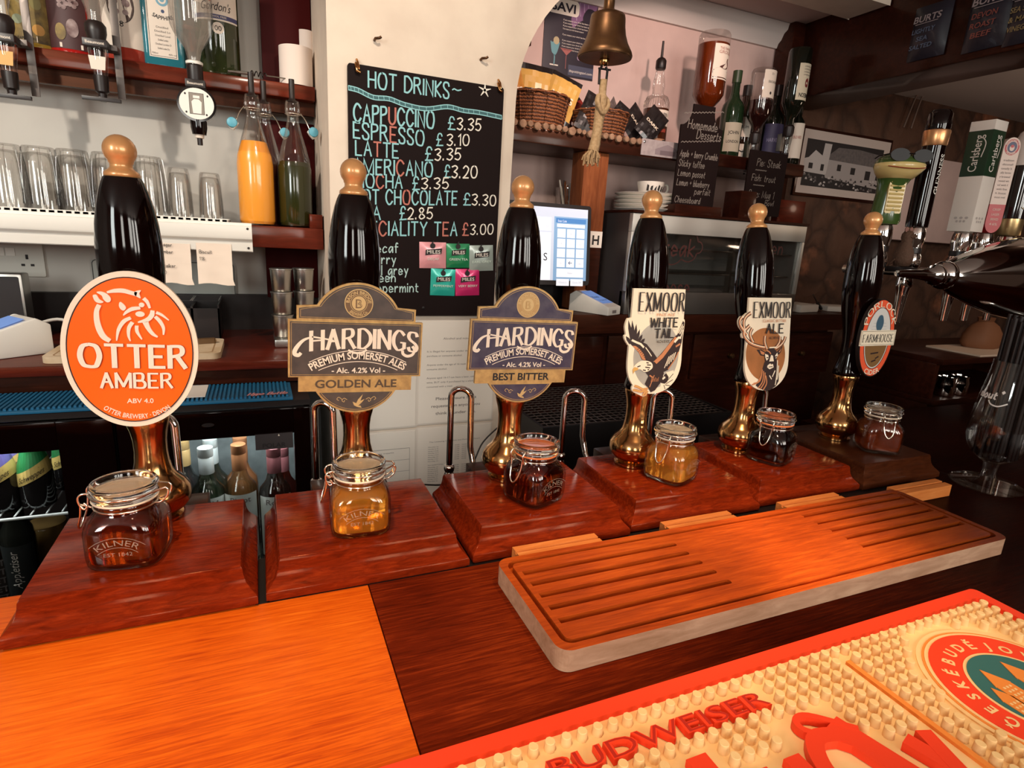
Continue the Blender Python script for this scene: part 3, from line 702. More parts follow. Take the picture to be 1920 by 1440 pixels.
M_label = mat('cream_label_print', (0.84, 0.73, 0.55), 0.45, coat=0.2)
M_silverprint = mat('silver_print', (0.42, 0.38, 0.32), 0.35, 0.4, noise=(0.60, 0.56, 0.48), scale=14)
M_copperprint = mat('copper_print', (0.42, 0.17, 0.06), 0.35, 0.45, noise=(0.60, 0.23, 0.08), scale=22)
M_bronze = mat('bronze_print', (0.52, 0.20, 0.08), 0.5)
M_darkbrown = mat('dark_brown_print', (0.028, 0.012, 0.010), 0.5)
M_beak = mat('yellow_print', (0.62, 0.36, 0.10), 0.5)
def tombstone(wt, wb, top, mid, bot, n=24):
    out = [(-wt, top), (-wb, mid)]
    out += [(-wb * math.cos(PI * k / n), mid - (mid - bot) * math.sin(PI * k / n) ** 0.85) for k in range(1, n)]
    return out + [(wb, mid), (wt, top)]
def clip_eagle(h):
    P = clip_plane(0.265, 0.0, -0.006)
    o = lambda X, Y: ((X - 549) * 0.000159, (735 - Y) * 0.000144); T = rot_trace(o)
    mb = MB()
    body = tombstone(0.0495, 0.0525, 0.0843, -0.030, -0.0842)
    mb.slab(body, P, 0.0, 0.004)
    mb.slab(sm2(T([(235, 780), (172, 700), (163, 655), (178, 640), (163, 560), (185, 478), (212, 468), (250, 474), (280, 640), (300, 760)]), 3), P, 0.0, 0.0038)
    mb.slab(sm2(T([(835, 640), (850, 520), (868, 484), (884, 505), (880, 640), (866, 800), (836, 900)]), 3), P, 0.0, 0.0038)
    mb.slab(sm2(T([(300, 1215), (330, 1200), (420, 1225), (480, 1260), (480, 1320), (440, 1345), (400, 1330), (310, 1285), (292, 1250)]), 3), P, 0.0, 0.0038)
    c = mb.build('clip_board', M_label, h, bevel=0.0004)
    mb = MB(); E = [0]
    def A(pts, mi, sm=0):
        E[0] += 1
        mb.flat(sm2(T(pts), sm) if sm else T(pts), P, 0.0041 + 0.000018 * E[0], mi)
    def Ls(pts, w, mi):
        E[0] += 1; mb.line(T(pts), w * 0.00015, P, 0.0041 + 0.000018 * E[0], mi)
    # 0 silver 1 dark 2 bronze 3 cream 4 yellow
    A([(560 + 278*math.cos(a), 885 + 370*math.sin(a)) for a in [2*PI*k/48 for k in range(48)]], 0)
    A([(640, 1185), (700, 1082), (790, 1060), (803, 1120), (785, 1215), (740, 1262), (690, 1280), (640, 1250)], 3)
    for q in ((700, 1200, 790, 1100), (705, 1215, 790, 1170), (695, 1225, 760, 1240), (680, 1225, 700, 1275)): Ls([(q[0], q[1]), (q[2], q[3])], 8, 1)
    A([(640, 1200), (650, 1130), (700, 1090), (735, 1140), (720, 1190), (690, 1212)], 1)
    for p in ((660, 1115), (680, 1140), (665, 1150)): A([(p[0] + 12*math.cos(a), p[1] + 14*math.sin(a)) for a in [2*PI*k/8 for k in range(8)]], 3)
    # left wing
    for tip, root in (((196, 488), (250, 705)), ((240, 490), (268, 700)), ((292, 530), (285, 705)), ((336, 588), (305, 716)), ((372, 645), (330, 728)), ((405, 690), (360, 742)), ((178, 660), (240, 740))):
        dx, dy = root[0]-tip[0], root[1]-tip[1]; L = math.hypot(dx, dy); nx, ny = -dy/L*17, dx/L*17
        A([tip, (tip[0]+dx*0.4+nx, tip[1]+dy*0.4+ny), (root[0]+nx, root[1]+ny), (root[0]-nx, root[1]-ny), (tip[0]+dx*0.4-nx, tip[1]+dy*0.4-ny)], 1)
    A([(232, 742), (250, 690), (330, 712), (430, 752), (520, 850), (572, 915), (520, 955), (440, 945), (385, 925), (345, 850), (280, 785)], 1)
    A([(262, 768), (300, 770), (350, 805), (402, 862), (432, 932), (392, 925), (340, 842)], 2)
    Ls([(250, 705), (300, 728), (360, 752), (400, 790)], 22, 3); Ls([(420, 790), (470, 850), (500, 890)], 10, 3)
    for k in range(6): Ls([(320 + 18*k, 812 + 19*k), (345 + 18*k, 800 + 17*k)], 5, 1)
    # right wing
    A([(530, 950), (600, 880), (680, 790), (740, 705), (800, 652), (858, 500), (876, 520), (868, 640), (862, 740), (832, 862), (782, 962), (720, 1052), (640, 1085), (580, 1042)], 1)
    A([(530, 950), (620, 868), (700, 765), (772, 678), (800, 690), (720, 810), (640, 915), (560, 985)], 2)
    for q in ((812, 640, 856, 540), (830, 650, 866, 560), (846, 680, 866, 600)): Ls([(q[0], q[1]), (q[2], q[3])], 12, 3)
    Ls([(770, 740), (815, 690), (850, 690)], 26, 3); Ls([(790, 790), (845, 760)], 20, 2)
    for k in range(5): Ls([(668 + 26*k, 1030 - 22*k), (715 + 20*k, 900 - 12*k)], 9, 3)
    Ls([(715, 1045), (790, 940), (830, 850)], 12, 2)
    # body, head
    A([(400, 1000), (470, 950), (540, 955), (620, 1030), (668, 1085), (645, 1180), (570, 1280), (520, 1300), (480, 1240), (440, 1200), (478, 1112), (440, 1070)], 1)
    A([(290, 1012), (318, 970), (370, 940), (440, 938), (505, 965), (520, 1020), (470, 1058), (420, 1062), (372, 1032), (330, 1034)], 3, 4)
    for q in ((440, 960, 470, 965), (450, 985, 500, 990), (430, 1010, 490, 1020), (460, 1040, 480, 1040), (405, 1040, 440, 1048)): Ls([(q[0], q[1]), (q[2], q[3])], 12, 1)
    A([(280, 1030), (300, 1004), (345, 1014), (348, 1036), (306, 1050), (290, 1078)], 4)
    Ls([(335, 1003), (372, 992)], 12, 1)
    Ls([(490, 1105), (530, 1130)], 14, 2); Ls([(548, 1105), (500, 1240)], 10, 2)
    for k in range(7): Ls([(520 + 14*k, 1130 + 8*(k % 3)), (512 + 14*k, 1180)], 5, 2)
    for q in ([(480, 1255), (420, 1262), (350, 1225), (315, 1215)], [(470, 1270), (400, 1285), (330, 1265), (300, 1262)], [(470, 1275), (440, 1300), (425, 1335)], [(480, 1280), (465, 1310), (455, 1335)]):
        Ls(q, 26, 2); Ls(q, 12, 4)
    mb.build('eagle_print', [M_silverprint, M_darkbrown, M_bronze, M_label, M_beak], c)
    mb = MB(); D = 0.0062
    mb.pen('EXMOOR', 0.0045, 0.0495, 0.0285, P, D, 0, wt=0.0029, thin=0.0012, w=0.086, align='c', serif=0.055, gap=3.0)
    mb.pen('WHITE', 0.011, 0.0245, 0.0140, P, D, 0, wt=0.0026, thin=0.0020, w=0.052, align='c')
    mb.pen('TAIL', 0.013, 0.0072, 0.0138, P, D, 0, wt=0.0026, thin=0.0020, w=0.035, align='c')
    mb.text('ALC 4.1% VOL', 0.012, -0.0010, 0.0045, P, D, 0, w=0.025, off=0.01)
    mb.text('PALE ALE', 0.013, 0.0418, 0.0044, P, D, 1, w=0.035)
    mb.build('lettering', [M_ink, M_bronze], c)
    return c

def clip_stag(h):
    P = clip_plane(0.252, 0.0, -0.004)
    o = lambda X, Y: ((X - (592 - 0.075 * (Y - 150))) * 0.000172, (730 - Y) * 0.000142); T = rot_trace(o)
    mb = MB()
    mb.slab(tombstone(0.0500, 0.0520, 0.0826, -0.030, -0.0822), P, 0.0, 0.004)
    mb.slab(sm2(T([(262, 640), (205, 640), (196, 590), (215, 570), (165, 500), (158, 430), (185, 382), (228, 368), (285, 350), (300, 640)]), 3), P, 0.0, 0.0038)
    c = mb.build('clip_board', M_label, h, bevel=0.0004)
    mb = MB(); E = [0]
    def A(pts, mi, sm=0):
        E[0] += 1; mb.flat(sm2(T(pts), sm) if sm else T(pts), P, 0.0041 + 0.000018 * E[0], mi)
    def Ls(pts, w, mi):
        E[0] += 1; pp = sm2(T(pts), 4, False) if len(pts) > 2 else T(pts); mb.line(pp, w * 0.00016, P, 0.0041 + 0.000018 * E[0], mi)
    A([(515 + 272*math.cos(a), 855 + 335*math.sin(a)) for a in [2*PI*k/48 for k in range(48)]], 0)
    ant = [[(500, 765), (400, 742), (300, 700), (232, 625), (228, 560), (300, 488)], [(262, 600), (185, 500), (172, 430), (205, 385)], [(235, 565), (222, 450), (255, 380), (318, 335)], [(345, 700), (302, 600), (335, 522)],
           [(650, 785), (722, 742), (772, 684), (790, 632)], [(530, 785), (500, 700), (506, 622)], [(640, 782), (700, 712), (716, 632)]]
    for q in ant: Ls(q, 44, 1)
    for q in ant: Ls(q, 26, 2)
    for q in ant: Ls([(x + 5, y - 5) for x, y in q], 9, 3)
    A([(388, 788), (450, 786), (515, 828), (492, 872), (440, 862)], 1); A([(430, 795), (500, 830), (485, 858), (450, 845)], 2)
    A([(660, 832), (752, 748), (722, 832), (690, 862)], 1); A([(690, 830), (735, 775), (710, 830)], 2)
    A([(492, 950), (660, 930), (695, 1050), (690, 1200), (650, 1262), (560, 1312), (480, 1305), (420, 1275), (370, 1240), (445, 1100)], 1)
    for q in ([(462, 1040), (430, 1180), (340, 1212)], [(480, 1060), (465, 1190), (400, 1275)], [(455, 1100), (395, 1200), (318, 1225)], [(510, 1120), (520, 1220), (470, 1300)], [(500, 1080), (490, 1200), (430, 1288)]): Ls(q, 15, 2)
    for q in ([(675, 930), (665, 1100), (640, 1250)], [(640, 1060), (600, 1140)], [(560, 1120), (590, 1170)], [(690, 1000), (680, 1110), (665, 1180)]): Ls(q, 13, 3)
    A([(490, 842), (560, 772), (620, 770), (672, 830), (662, 930), (622, 1035), (540, 1035), (500, 945)], 1)
    A([(500, 842), (545, 860), (552, 900), (522, 932), (505, 890)], 3); A([(640, 872), (672, 832), (680, 872), (650, 912)], 3)
    A([(585, 860), (610, 870), (622, 942), (558, 942)], 3); A([(533, 992), (570, 968), (612, 980), (618, 1020), (562, 1042), (528, 1016)], 3)
    A([(560, 945), (608, 945), (586, 988)], 1); Ls([(520, 890), (548, 896)], 12, 1); Ls([(640, 892), (668, 880)], 12, 1); Ls([(550, 1012), (605, 1008)], 8, 1)
    Ls([(520, 800), (560, 820), (580, 850)], 14, 2); Ls([(560, 768), (650, 765)], 14, 3)
    mb.build('stag_print', [M_copperprint, M_darkbrown, M_bronze, M_label], c)
    mb = MB(); D = 0.0062
    mb.pen('EXMOOR', 0.0035, 0.0478, 0.0270, P, D, 0, wt=0.0028, thin=0.0011, w=0.086, align='c', serif=0.055, gap=3.0)
    mb.pen('ALE', 0.012, 0.0205, 0.0160, P, D, 0, wt=0.0030, thin=0.0020, w=0.040, align='c')
    mb.text('ALC 3.8% VOL', 0.012, 0.0100, 0.0046, P, D, 0, w=0.024, off=0.01)
    mb.text('CLASSIC BITTER', 0.010, 0.0398, 0.0050, P, D, 1, w=0.056)
    mb.build('lettering', [M_ink, M_bronze], c)
    return c

def clip_tree(h):
    P = clip_plane(0.263, 0.0, 0.007, y=-0.038)
    rx, rz = 0.0480, 0.0770
    mb = MB(); mb.slab(ellipse(0, 0, rx, rz, 60), P, 0.0, 0.008)
    c = mb.build('clip_board', M_blackmatt, h, bevel=0.0008)
    mb = MB()
    mb.flat(ellipse(0, 0, rx - 0.0022, rz - 0.0022, 60), P, 0.0081, 0)
    mb.flat(ellipse(0, 0, rx - 0.0135, rz - 0.0175, 60), P, 0.0082, 1)
    mb.strip(ellipse(0, 0, rx - 0.0135, rz - 0.0175, 60), ellipse(0, 0, rx - 0.0122, rz - 0.0162, 60), P, 0.0083, 4)
    mb.flat(ellipse(0, 0, rx - 0.0155, rz - 0.0200, 30, PI, 2*PI), P, 0.0083, 2)
    mb.flat(sm2([(0, 0.012), (-0.008, 0.020), (-0.0105, 0.031), (-0.006, 0.043), (0, 0.046), (0.006, 0.043), (0.0105, 0.031), (0.008, 0.020)], 4), P, 0.0084, 3)
    mb.line([(0, 0.002), (0, 0.016)], 0.0012, P, 0.00845, 3)
    for k in range(5): mb.line([(-0.026 + 0.002*k, 0.006 + 0.006*k), (0.026 - 0.002*k, 0.006 + 0.006*k)], 0.0003, P, 0.00835, 3)
    for q in ((-0.012, -0.030, 0.010, -0.028), (0.004, -0.040, 0.013, -0.036), (-0.006, -0.046, 0.006, -0.043)): mb.line([(q[0], q[1]), (q[2], q[3])], 0.003, P, 0.0085, 4)
    mb.build('printed_face', [mat('red_print', (0.78, 0.10, 0.035), 0.45, coat=0.2), mat('pale_print', (0.62, 0.60, 0.56), 0.5), mat('brown_print', (0.20, 0.10, 0.03), 0.5), mat('blue_print', (0.045, 0.10, 0.15), 0.5), M_darkbrown], c)
    mb = MB(); mb.slab(rect(-0.0495, 0.0495, -0.014, 0.0165), P, 0.008, 0.010)
    mb.line(rect(-0.0475, 0.0475, -0.0120, 0.0145), 0.0006, P, 0.0101, 1, closed=True)
    mb.build('banner', [M_label, M_ink], c)
    mb = MB()
    mb.pen('FARMHOUSE', 0, -0.0065, 0.0145, P, 0.0102, 0, wt=0.0017, thin=0.0008, w=0.086, align='c', serif=0.08, gap=3.0)
    mb.build('banner_lettering', M_ink, c); mb = MB()
    mb.pen('PORLOCK', 0, rz - 0.0155, 0.0110, P, 0.0085, 1, wt=0.0024, thin=0.0012, w=0.105, align='c', serif=0.10, arc=0.034)
    mb.text('CIDER', 0, -rz + 0.0045, 0.0105, P, 0.0085, 1, w=0.048, arc=-0.046, off=0.01)
    mb.build('ring_lettering', [M_ink, M_label], c)
    return c

PUMPS = [('brass and black hand pump with an oval orange otter clip, far left', -0.135, 0.800, 0.0, clip_otter),
         ('brass and black hand pump with the dull brown arched clip and faded gold strip', 0.116, 0.800, 0.0, clip_arched(M_slate, 'GOLDEN ALE', True)),
         ('brass and black hand pump with the navy arched clip with gold edge', 0.3505, 0.797, 0.0, clip_arched(M_navy, 'BEST BITTER', False)),
         ('brass and black hand pump with a cream clip showing an eagle', 0.5845, 0.790, -0.07, clip_eagle),
         ('brass and black hand pump with a cream clip showing a stag', 0.8310, 0.793, -0.13, clip_stag),
         ('brass and black hand pump with a red ringed oval clip, last at right', 1.1000, 0.797, -0.03, clip_tree)]
for lab, x, y, lean, cl in PUMPS: make_pump('beer_pump', lab, x, y, lean, cl)

# ---------------------------------------------------------------- clip-top jars of beer
def sq_ring(hw, z, n, seg=40):
    out = []
    for k in range(seg):
        a = 2 * PI * k / seg; c, s = math.cos(a), math.sin(a)
        r = hw / ((abs(c) ** n + abs(s) ** n) ** (1 / n))
        out.append((r * c, r * s, z))
    return out
JAR = [(0.0300, 0.0, 4), (0.0335, 0.0018, 4.2), (0.0352, 0.006, 4.6), (0.0358, 0.014, 5), (0.0358, 0.040, 5), (0.0350, 0.047, 4.2), (0.0330, 0.0525, 3.2), (0.0300, 0.0565, 2.5), (0.0280, 0.0595, 2.1), (0.0275, 0.0625, 2), (0.0290, 0.0650, 2), (0.0290, 0.0675, 2), (0.0270, 0.0690, 2)]
def jar_parts(t, liq, ring, level=0.0610):
    outer = [sq_ring(a, z, n) for a, z, n in JAR]
    inner = [sq_ring(max(a - 0.0030, 0.01), max(z, 0.0042), n) for a, z, n in JAR if z >= 0.0018]
    mb = MB(); n = 40
    rings = outer + inner[::-1]
    vs = [p for r in rings for p in r]; fs = []
    for i in range(len(rings) - 1):
        for k in range(n): fs.append((i*n+k, i*n+(k+1) % n, (i+1)*n+(k+1) % n, (i+1)*n+k))
    fs.append(tuple(range(n))[::-1]); fs.append(tuple((len(rings)-1)*n + k for k in range(n)))
    mb.add(vs, fs); body = mb.build('jar_body', M_thinjar, t, smooth=60)
    mb = MB()
    lr = [sq_ring(max(a - 0.0028, 0.01), max(z, 0.0075), nn) for a, z, nn in JAR if 0.0018 <= z <= level]
    mb.loft(lr); mb.build('beer', liq, t, smooth=60)
    mb = MB().lathe([(0.0265, 0.0710), (0.0302, 0.0715), (0.0310, 0.0740), (0.0300, 0.0765), (0.0295, 0.0790), (0.0312, 0.0815), (0.0318, 0.0845), (0.0305, 0.0870), (0.0275, 0.0872), (0.0262, 0.0850), (0.0255, 0.0815), (0.0150, 0.0808), (0.0, 0.0806)], seg=40)
    mb.build('glass_lid', M_glass, t, smooth=60)
    mb = MB().lathe([(0.0268, 0.0692), (0.0302, 0.0688), (0.0310, 0.0700), (0.0302, 0.0712), (0.0268, 0.0709)], seg=36)
    mb.build('rubber_seal', ring, t, smooth=50)
    # wire bail: ring round the neck, clasp loops and lever at -x, hinge at +x
    mb = MB(); r = 0.0011
    mb.tube([(0.0292 * math.cos(a), 0.0292 * math.sin(a), 0.0630) for a in [2*PI*k/28 for k in range(28)]], r, closed=True)
    lid = [(0.0322 * math.cos(a), 0.0322 * math.sin(a), 0.0780) for a in [0.45 + (2*PI - 0.9)*k/26 for k in range(27)]]
    mb.tube([(0.040, 0.006, 0.0800)] + lid[:1] + lid[1:] + [(0.040, -0.006, 0.0800)], r)
    mb.tube(smooth_path([(0.040, 0.006, 0.080), (0.0425, 0.006, 0.0765), (0.0405, 0.006, 0.0690), (0.034, 0.006, 0.0635), (0.029, 0.006, 0.063)], 4), r)
    mb.tube(smooth_path([(0.040, -0.006, 0.080), (0.0425, -0.006, 0.0765), (0.0405, -0.006, 0.0690), (0.034, -0.006, 0.0635), (0.029, -0.006, 0.063)], 4), r)
    mb.tube([(0.0405, -0.0065, 0.0690), (0.0405, 0.0065, 0.0690)], r)
    for s in (-1, 1):
        mb.tube(smooth_path([(-0.029, s*0.011, 0.079), (-0.036, s*0.011, 0.0785), (-0.0395, s*0.011, 0.074), (-0.0385, s*0.011, 0.067), (-0.0350, s*0.011, 0.062), (-0.0320, s*0.011, 0.065), (-0.0345, s*0.011, 0.069)], 5), r)
        mb.tube(smooth_path([(-0.0290, s*0.009, 0.0630), (-0.0340, s*0.009, 0.0650), (-0.0390, s*0.009, 0.0665)], 4), r)
    mb.build('wire_bail', M_wire, t, smooth=60)
    mb = MB()
    mb.tube(smooth_path([(-0.0385, 0.0095, 0.0665), (-0.0400, 0.0088, 0.0550), (-0.0440, 0.0060, 0.0420), (-0.0455, 0.0, 0.0360), (-0.0440, -0.0060, 0.0420), (-0.0400, -0.0088, 0.0550), (-0.0385, -0.0095, 0.0665)], 5), r)
    mb.build('lever', M_wire, t, smooth=60)
    P = FRONT(0, -0.0361, 0)
    mb = MB()
    mb.text('KILNER', 0, 0.0310, 0.0068, P, 0, 0, w=0.038, arc=0.030, off=-0.005)
    for dv in (-0.0022, 0.0086):
        R = 0.030 + dv
        mb.line([(R*math.sin(-0.72 + 1.44*k/16), 0.0310 - 0.030 + R*math.cos(-0.72 + 1.44*k/16)) for k in range(17)], 0.0005, P, 0, 0)
    mb.text('EST 1842', 0, 0.0190, 0.0042, P, 0, 0, w=0.026, off=-0.005)
    mb.build('embossed_mark', M_emboss, body)
L_jars = [('clip-top jar of dark amber beer on the far left block', -0.1475, 0.7060, -0.14, liquid('dark_amber_beer', (0.40, 0.048, 0.004)), M_clearring),
          ('clip-top jar of bright golden beer on the block beside the far left one', 0.1045, 0.7000, -0.07, liquid('golden_beer', (1.0, 0.44, 0.05)), M_clearring),
          ('clip-top jar of dark brown beer with an orange seal, on the third block', 0.3580, 0.7120, 0.40, liquid('brown_beer', (0.16, 0.016, 0.004)), M_rubberring),
          ('clip-top jar of pale golden ale in front of the eagle clip pump', 0.6120, 0.7180, 0.42, liquid('pale_ale', (0.98, 0.46, 0.07)), M_clearring),
          ('clip-top jar of nearly black beer before the stag clip pump', 0.8520, 0.7360, 0.40, liquid('black_beer', (0.035, 0.004, 0.0015)), M_rubberring),
          ('clip-top jar of cloudy brown cider beside the last pump at right', 1.1200, 0.7190, 0.95, mat('cloudy_cider', (0.26, 0.040, 0.008), 0.15, trans=0.6), M_clearring)]
for lab, x, y, rz, lq, rg in L_jars:
    t = thing('clip_top_jar', lab, 'jar', (x, y, 0.0458), rz, 'clip-top jars of beer in front of the pumps')
    jar_parts(t, lq, rg); t.scale = (1.04, 1.04, 1.04)

# ---------------------------------------------------------------- drip board with cut grooves
def carve(name, slab, cutter, mats, parent=None):
    a = slab.build('tmp_a', mats, smooth=0); b = cutter.build('tmp_b', mats[0], smooth=0)
    md = a.modifiers.new('cut', 'BOOLEAN'); md.operation = 'DIFFERENCE'; md.object = b; md.solver = 'EXACT'
    bpy.context.view_layer.update()
    me = bpy.data.meshes.new_from_object(a.evaluated_get(bpy.context.evaluated_depsgraph_get()))
    bpy.data.objects.remove(a); bpy.data.objects.remove(b)
    me.name = name; o = bpy.data.objects.new(name, me); COL.objects.link(o); o.parent = parent
    return o
tx0, tx1, ty0, ty1 = 0.2545, 1.0090, 0.4215, 0.5990
t = thing('drip_board', 'long grooved wooden drip board lying in front of the pumps', 'drip board', ((tx0+tx1)/2, (ty0+ty1)/2, 0.0005))
ox, oy = (tx0+tx1)/2, (ty0+ty1)/2
hw, hh = (tx1-tx0)/2, (ty1-ty0)/2
sl = MB(); sl.slab(rrect(-hw, hw, -hh, hh, 0.016, 8), TOP(), 0.0, 0.0255, 0, 1)
ct = MB()
po = rrect(-hw+0.0095, hw-0.0095, -hh+0.0095, hh-0.0095, 0.012, 6); pi_ = rrect(-hw+0.0150, hw-0.0150, -hh+0.0150, hh-0.0150, 0.008, 6)
n = len(po)
vs = [(u, v, 0.0170) for u, v in po] + [(u, v, 0.0170) for u, v in pi_] + [(u, v, 0.04) for u, v in po] + [(u, v, 0.04) for u, v in pi_]
fs = []
for k in range(n):
    q = (k+1) % n
    fs += [(k, q, 2*n+q, 2*n+k), (n+q, n+k, 3*n+k, 3*n+q), (q, k, n+k, n+q), (2*n+k, 2*n+q, 3*n+q, 3*n+k)]
ct.add(vs, fs)
def slot(x0, x1, y, w=0.0085):
    pts = [(x0, y-w/2), (x1, y-w/2)] + [(x1 + w/2*math.sin(a), y - w/2*math.cos(a)) for a in [PI*k/6 for k in range(1, 6)]] + [(x1, y+w/2), (x0, y+w/2)]
    if x0 > x1: pts = pts[::-1]
    ct.slab([(a-ox, b-oy) for a, b in pts], TOP(), 0.0165, 0.04)
for k in range(6):
    y = 0.5610 - 0.0236 * k
    x1 = 0.500 + 0.002 * k
    slot(0.2760, x1 if k < 5 else 0.500, y) if k < 5 else None
    slot(0.9880, 0.7500 + 0.001 * k, 0.5700 - 0.0236 * k) if k < 5 else None
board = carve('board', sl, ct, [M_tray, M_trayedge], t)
wlabels = ['pale grooved wooden batten behind the left end of the drip board', 'pale grooved wooden batten between drip board and eagle clip pump', 'pale grooved wooden batten between drip board and stag clip pump', 'pale grooved wooden batten sticking out past the drip board, by the darkest block']
for (x0, x1, y0, y1), lb in zip([(0.290, 0.415, 0.6020, 0.6275), (0.528, 0.655, 0.6020, 0.6270), (0.760, 0.893, 0.6020, 0.6270), (1.014, 1.149, 0.5850, 0.6150)], wlabels):
    q = MB(); w = (x1-x0)/2; d = y1-y0
    q.loft([[(sx*w, a, b) for a, b in ((0, 0), (d, 0), (d, 0.0215), (d*0.58, 0.0215), (d*0.56, 0.018), (d*0.44, 0.018), (d*0.42, 0.0215), (0, 0.0215))] for sx in (-1, 1)])
    o = q.build('wooden_batten', M_block, loc=((x0+x1)/2, y0, 0.0006), smooth=0)
    tag(o, lb, 'batten', 'pale battens behind the drip board')

# ---------------------------------------------------------------- studded rubber bar mat
mx0, mx1, my0, my1 = -0.06, 0.8300, 0.115, 0.3695
t = thing('bar_mat', 'cream studded rubber bar mat with a red rim and raised red lettering', 'bar mat', (0, 0, 0.0005))
mb = MB(); mb.slab(rrect(mx0, mx1, my0, my1, 0.008), TOP(), 0.0, 0.005); mb.build('base_sheet', M_matcream, t)
mb = MB(); a_, b_ = rrect(mx0, mx1, my0, my1, 0.008), rrect(mx0+0.0155, mx1-0.0155, my0+0.0155, my1-0.0155, 0.006)
mb.strip(a_, b_, TOP(), 0.0110); n = len(a_)
for o_, flip in ((a_, 1), (b_, 0)):
    mb.add([(u, v, 0.005) for u, v in o_] + [(u, v, 0.011) for u, v in o_], [(k, (k+1) % n, n+(k+1) % n, n+k) for k in range(n)])
mb.build('rim', M_red, t, smooth=40)
EC, ER = (0.687, 0.237), 0.0840
T = TOP()
mb = MB(); WORD = 'BUDWEISER'
mb.text(WORD, 0.306, 0.3115, 0.0180, T, 0.0055, 0, w=0.226, off=0.024, ext=0.0065)
mb.build('raised_name', M_red, t, smooth=0)
mb = MB(); mb.text(WORD, 0.306, 0.3118, 0.0180, T, 0.0121, 0, w=0.226, off=-0.012); mb.build('name_inlay', mat('deep_red_line', (0.45, 0.015, 0.004), 0.5), t)
big = MB(); BK = 0
def bar3(pts, w, ext=0.0075):
    global BK; BK += 1; ext += 0.00012 * BK
    pp = sm2(pts, 5, False) if len(pts) > 2 else pts
    big.ridge(pp, w, T, 0.0052, 0.0052 + ext)
bar3([(0.312, 0.2900), (0.312, 0.200)], 0.0200)
bar3([(0.352, 0.262), (0.352, 0.215), (0.366, 0.203), (0.384, 0.215)], 0.0170); bar3([(0.388, 0.262), (0.388, 0.200)], 0.0170)
bar3([(0.255, 0.205), (0.272, 0.250), (0.300, 0.262)], 0.0160)
bar3([(0.452, 0.2755), (0.474, 0.200)], 0.0230)
bar3([(0.470, 0.262), (0.440, 0.288), (0.424, 0.289), (0.422, 0.278), (0.440, 0.262), (0.452, 0.250)], 0.0060)
bar3([(0.452, 0.262), (0.425, 0.268), (0.408, 0.250), (0.404, 0.225), (0.418, 0.205)], 0.0150)
bar3([(0.500, 0.240), (0.512, 0.202)], 0.0150); bar3([(0.524, 0.240), (0.512, 0.202)], 0.0150)
big.build('raised_script', M_red, t, smooth=0)
mb = MB(); mb.slab(rect(0.5440, 0.5500, 0.140, 0.3310), T, 0.005, 0.0085); mb.build('divider_bar', M_matorange, t, bevel=0.001)
# round emblem
mb = MB(); E = lambda r, n=72: ellipse(EC[0], EC[1], r, r, n)
mb.slab(E(ER + 0.011), T, 0.005, 0.0066, 5); mb.slab(E(ER + 0.006), T, 0.0066, 0.0072, 2); mb.slab(E(ER + 0.0035), T, 0.0072, 0.0076, 5)
mb.slab(E(ER), T, 0.0076, 0.0082, 0); mb.slab(E(0.0540), T, 0.0082, 0.0086, 5); mb.slab(E(0.0510), T, 0.0086, 0.0090, 3)
cx, cy = EC
def tower(x, w, y0, y1, roof):
    mb.slab(rect(x-w, x+w, y0, y1), T, 0.0090, 0.0096, 2)
    mb.slab([(x-w*1.1, y1), (x+w*1.1, y1), (x, roof)], T, 0.0090, 0.0096, 2)
    for r in range(int((y1-y0)/0.0048)):
        for c in range(-2, 3):
            if abs(c)*0.0048 < w - 0.002: mb.flat(rect(x+c*0.0048-0.0014, x+c*0.0048+0.0014, y0+0.001+r*0.0048, y0+0.0035+r*0.0048), T, 0.0097, 1)
tower(cx-0.018, 0.011, cy-0.030, cy+0.014, cy+0.036); tower(cx-0.036, 0.0085, cy-0.026, cy+0.000, cy+0.016); tower(cx+0.018, 0.011, cy-0.030, cy+0.014, cy+0.036)
mb.slab(rect(cx-0.008, cx+0.008, cy-0.034, cy-0.004), T, 0.0090, 0.0095, 0)
mb.slab([(cx-0.045, cy-0.026), (cx-0.02, cy-0.046), (cx+0.02, cy-0.046), (cx+0.045, cy-0.026)], T, 0.0090, 0.0094, 4)
ring = '\u010cESK\u00c9 BUD\u011aJOVICE'
k = 0
for i, ch in enumerate(ring):
    a = math.radians(195 - 14.2 * i if i < 5 else 122 - 15.6 * (i - 6))
    if ch != ' ':
        rr = 0.0610
        f0 = lambda u, v, d=0, a=a, rr=rr: (cx + (rr+v)*math.cos(a) + u*math.sin(a), cy + (rr+v)*math.sin(a) - u*math.cos(a), 0.0083 + d)
        mb.text(ch, 0, 0, 0.0115, f0, 0.0001, 1, off=0.03)
mb.build('round_emblem', [M_red, M_matcream, M_matorange, mat('teal_rubber', (0.03, 0.13, 0.12), 0.5), mat('olive_rubber', (0.13, 0.07, 0.02), 0.5), M_matcream], t, smooth=0)
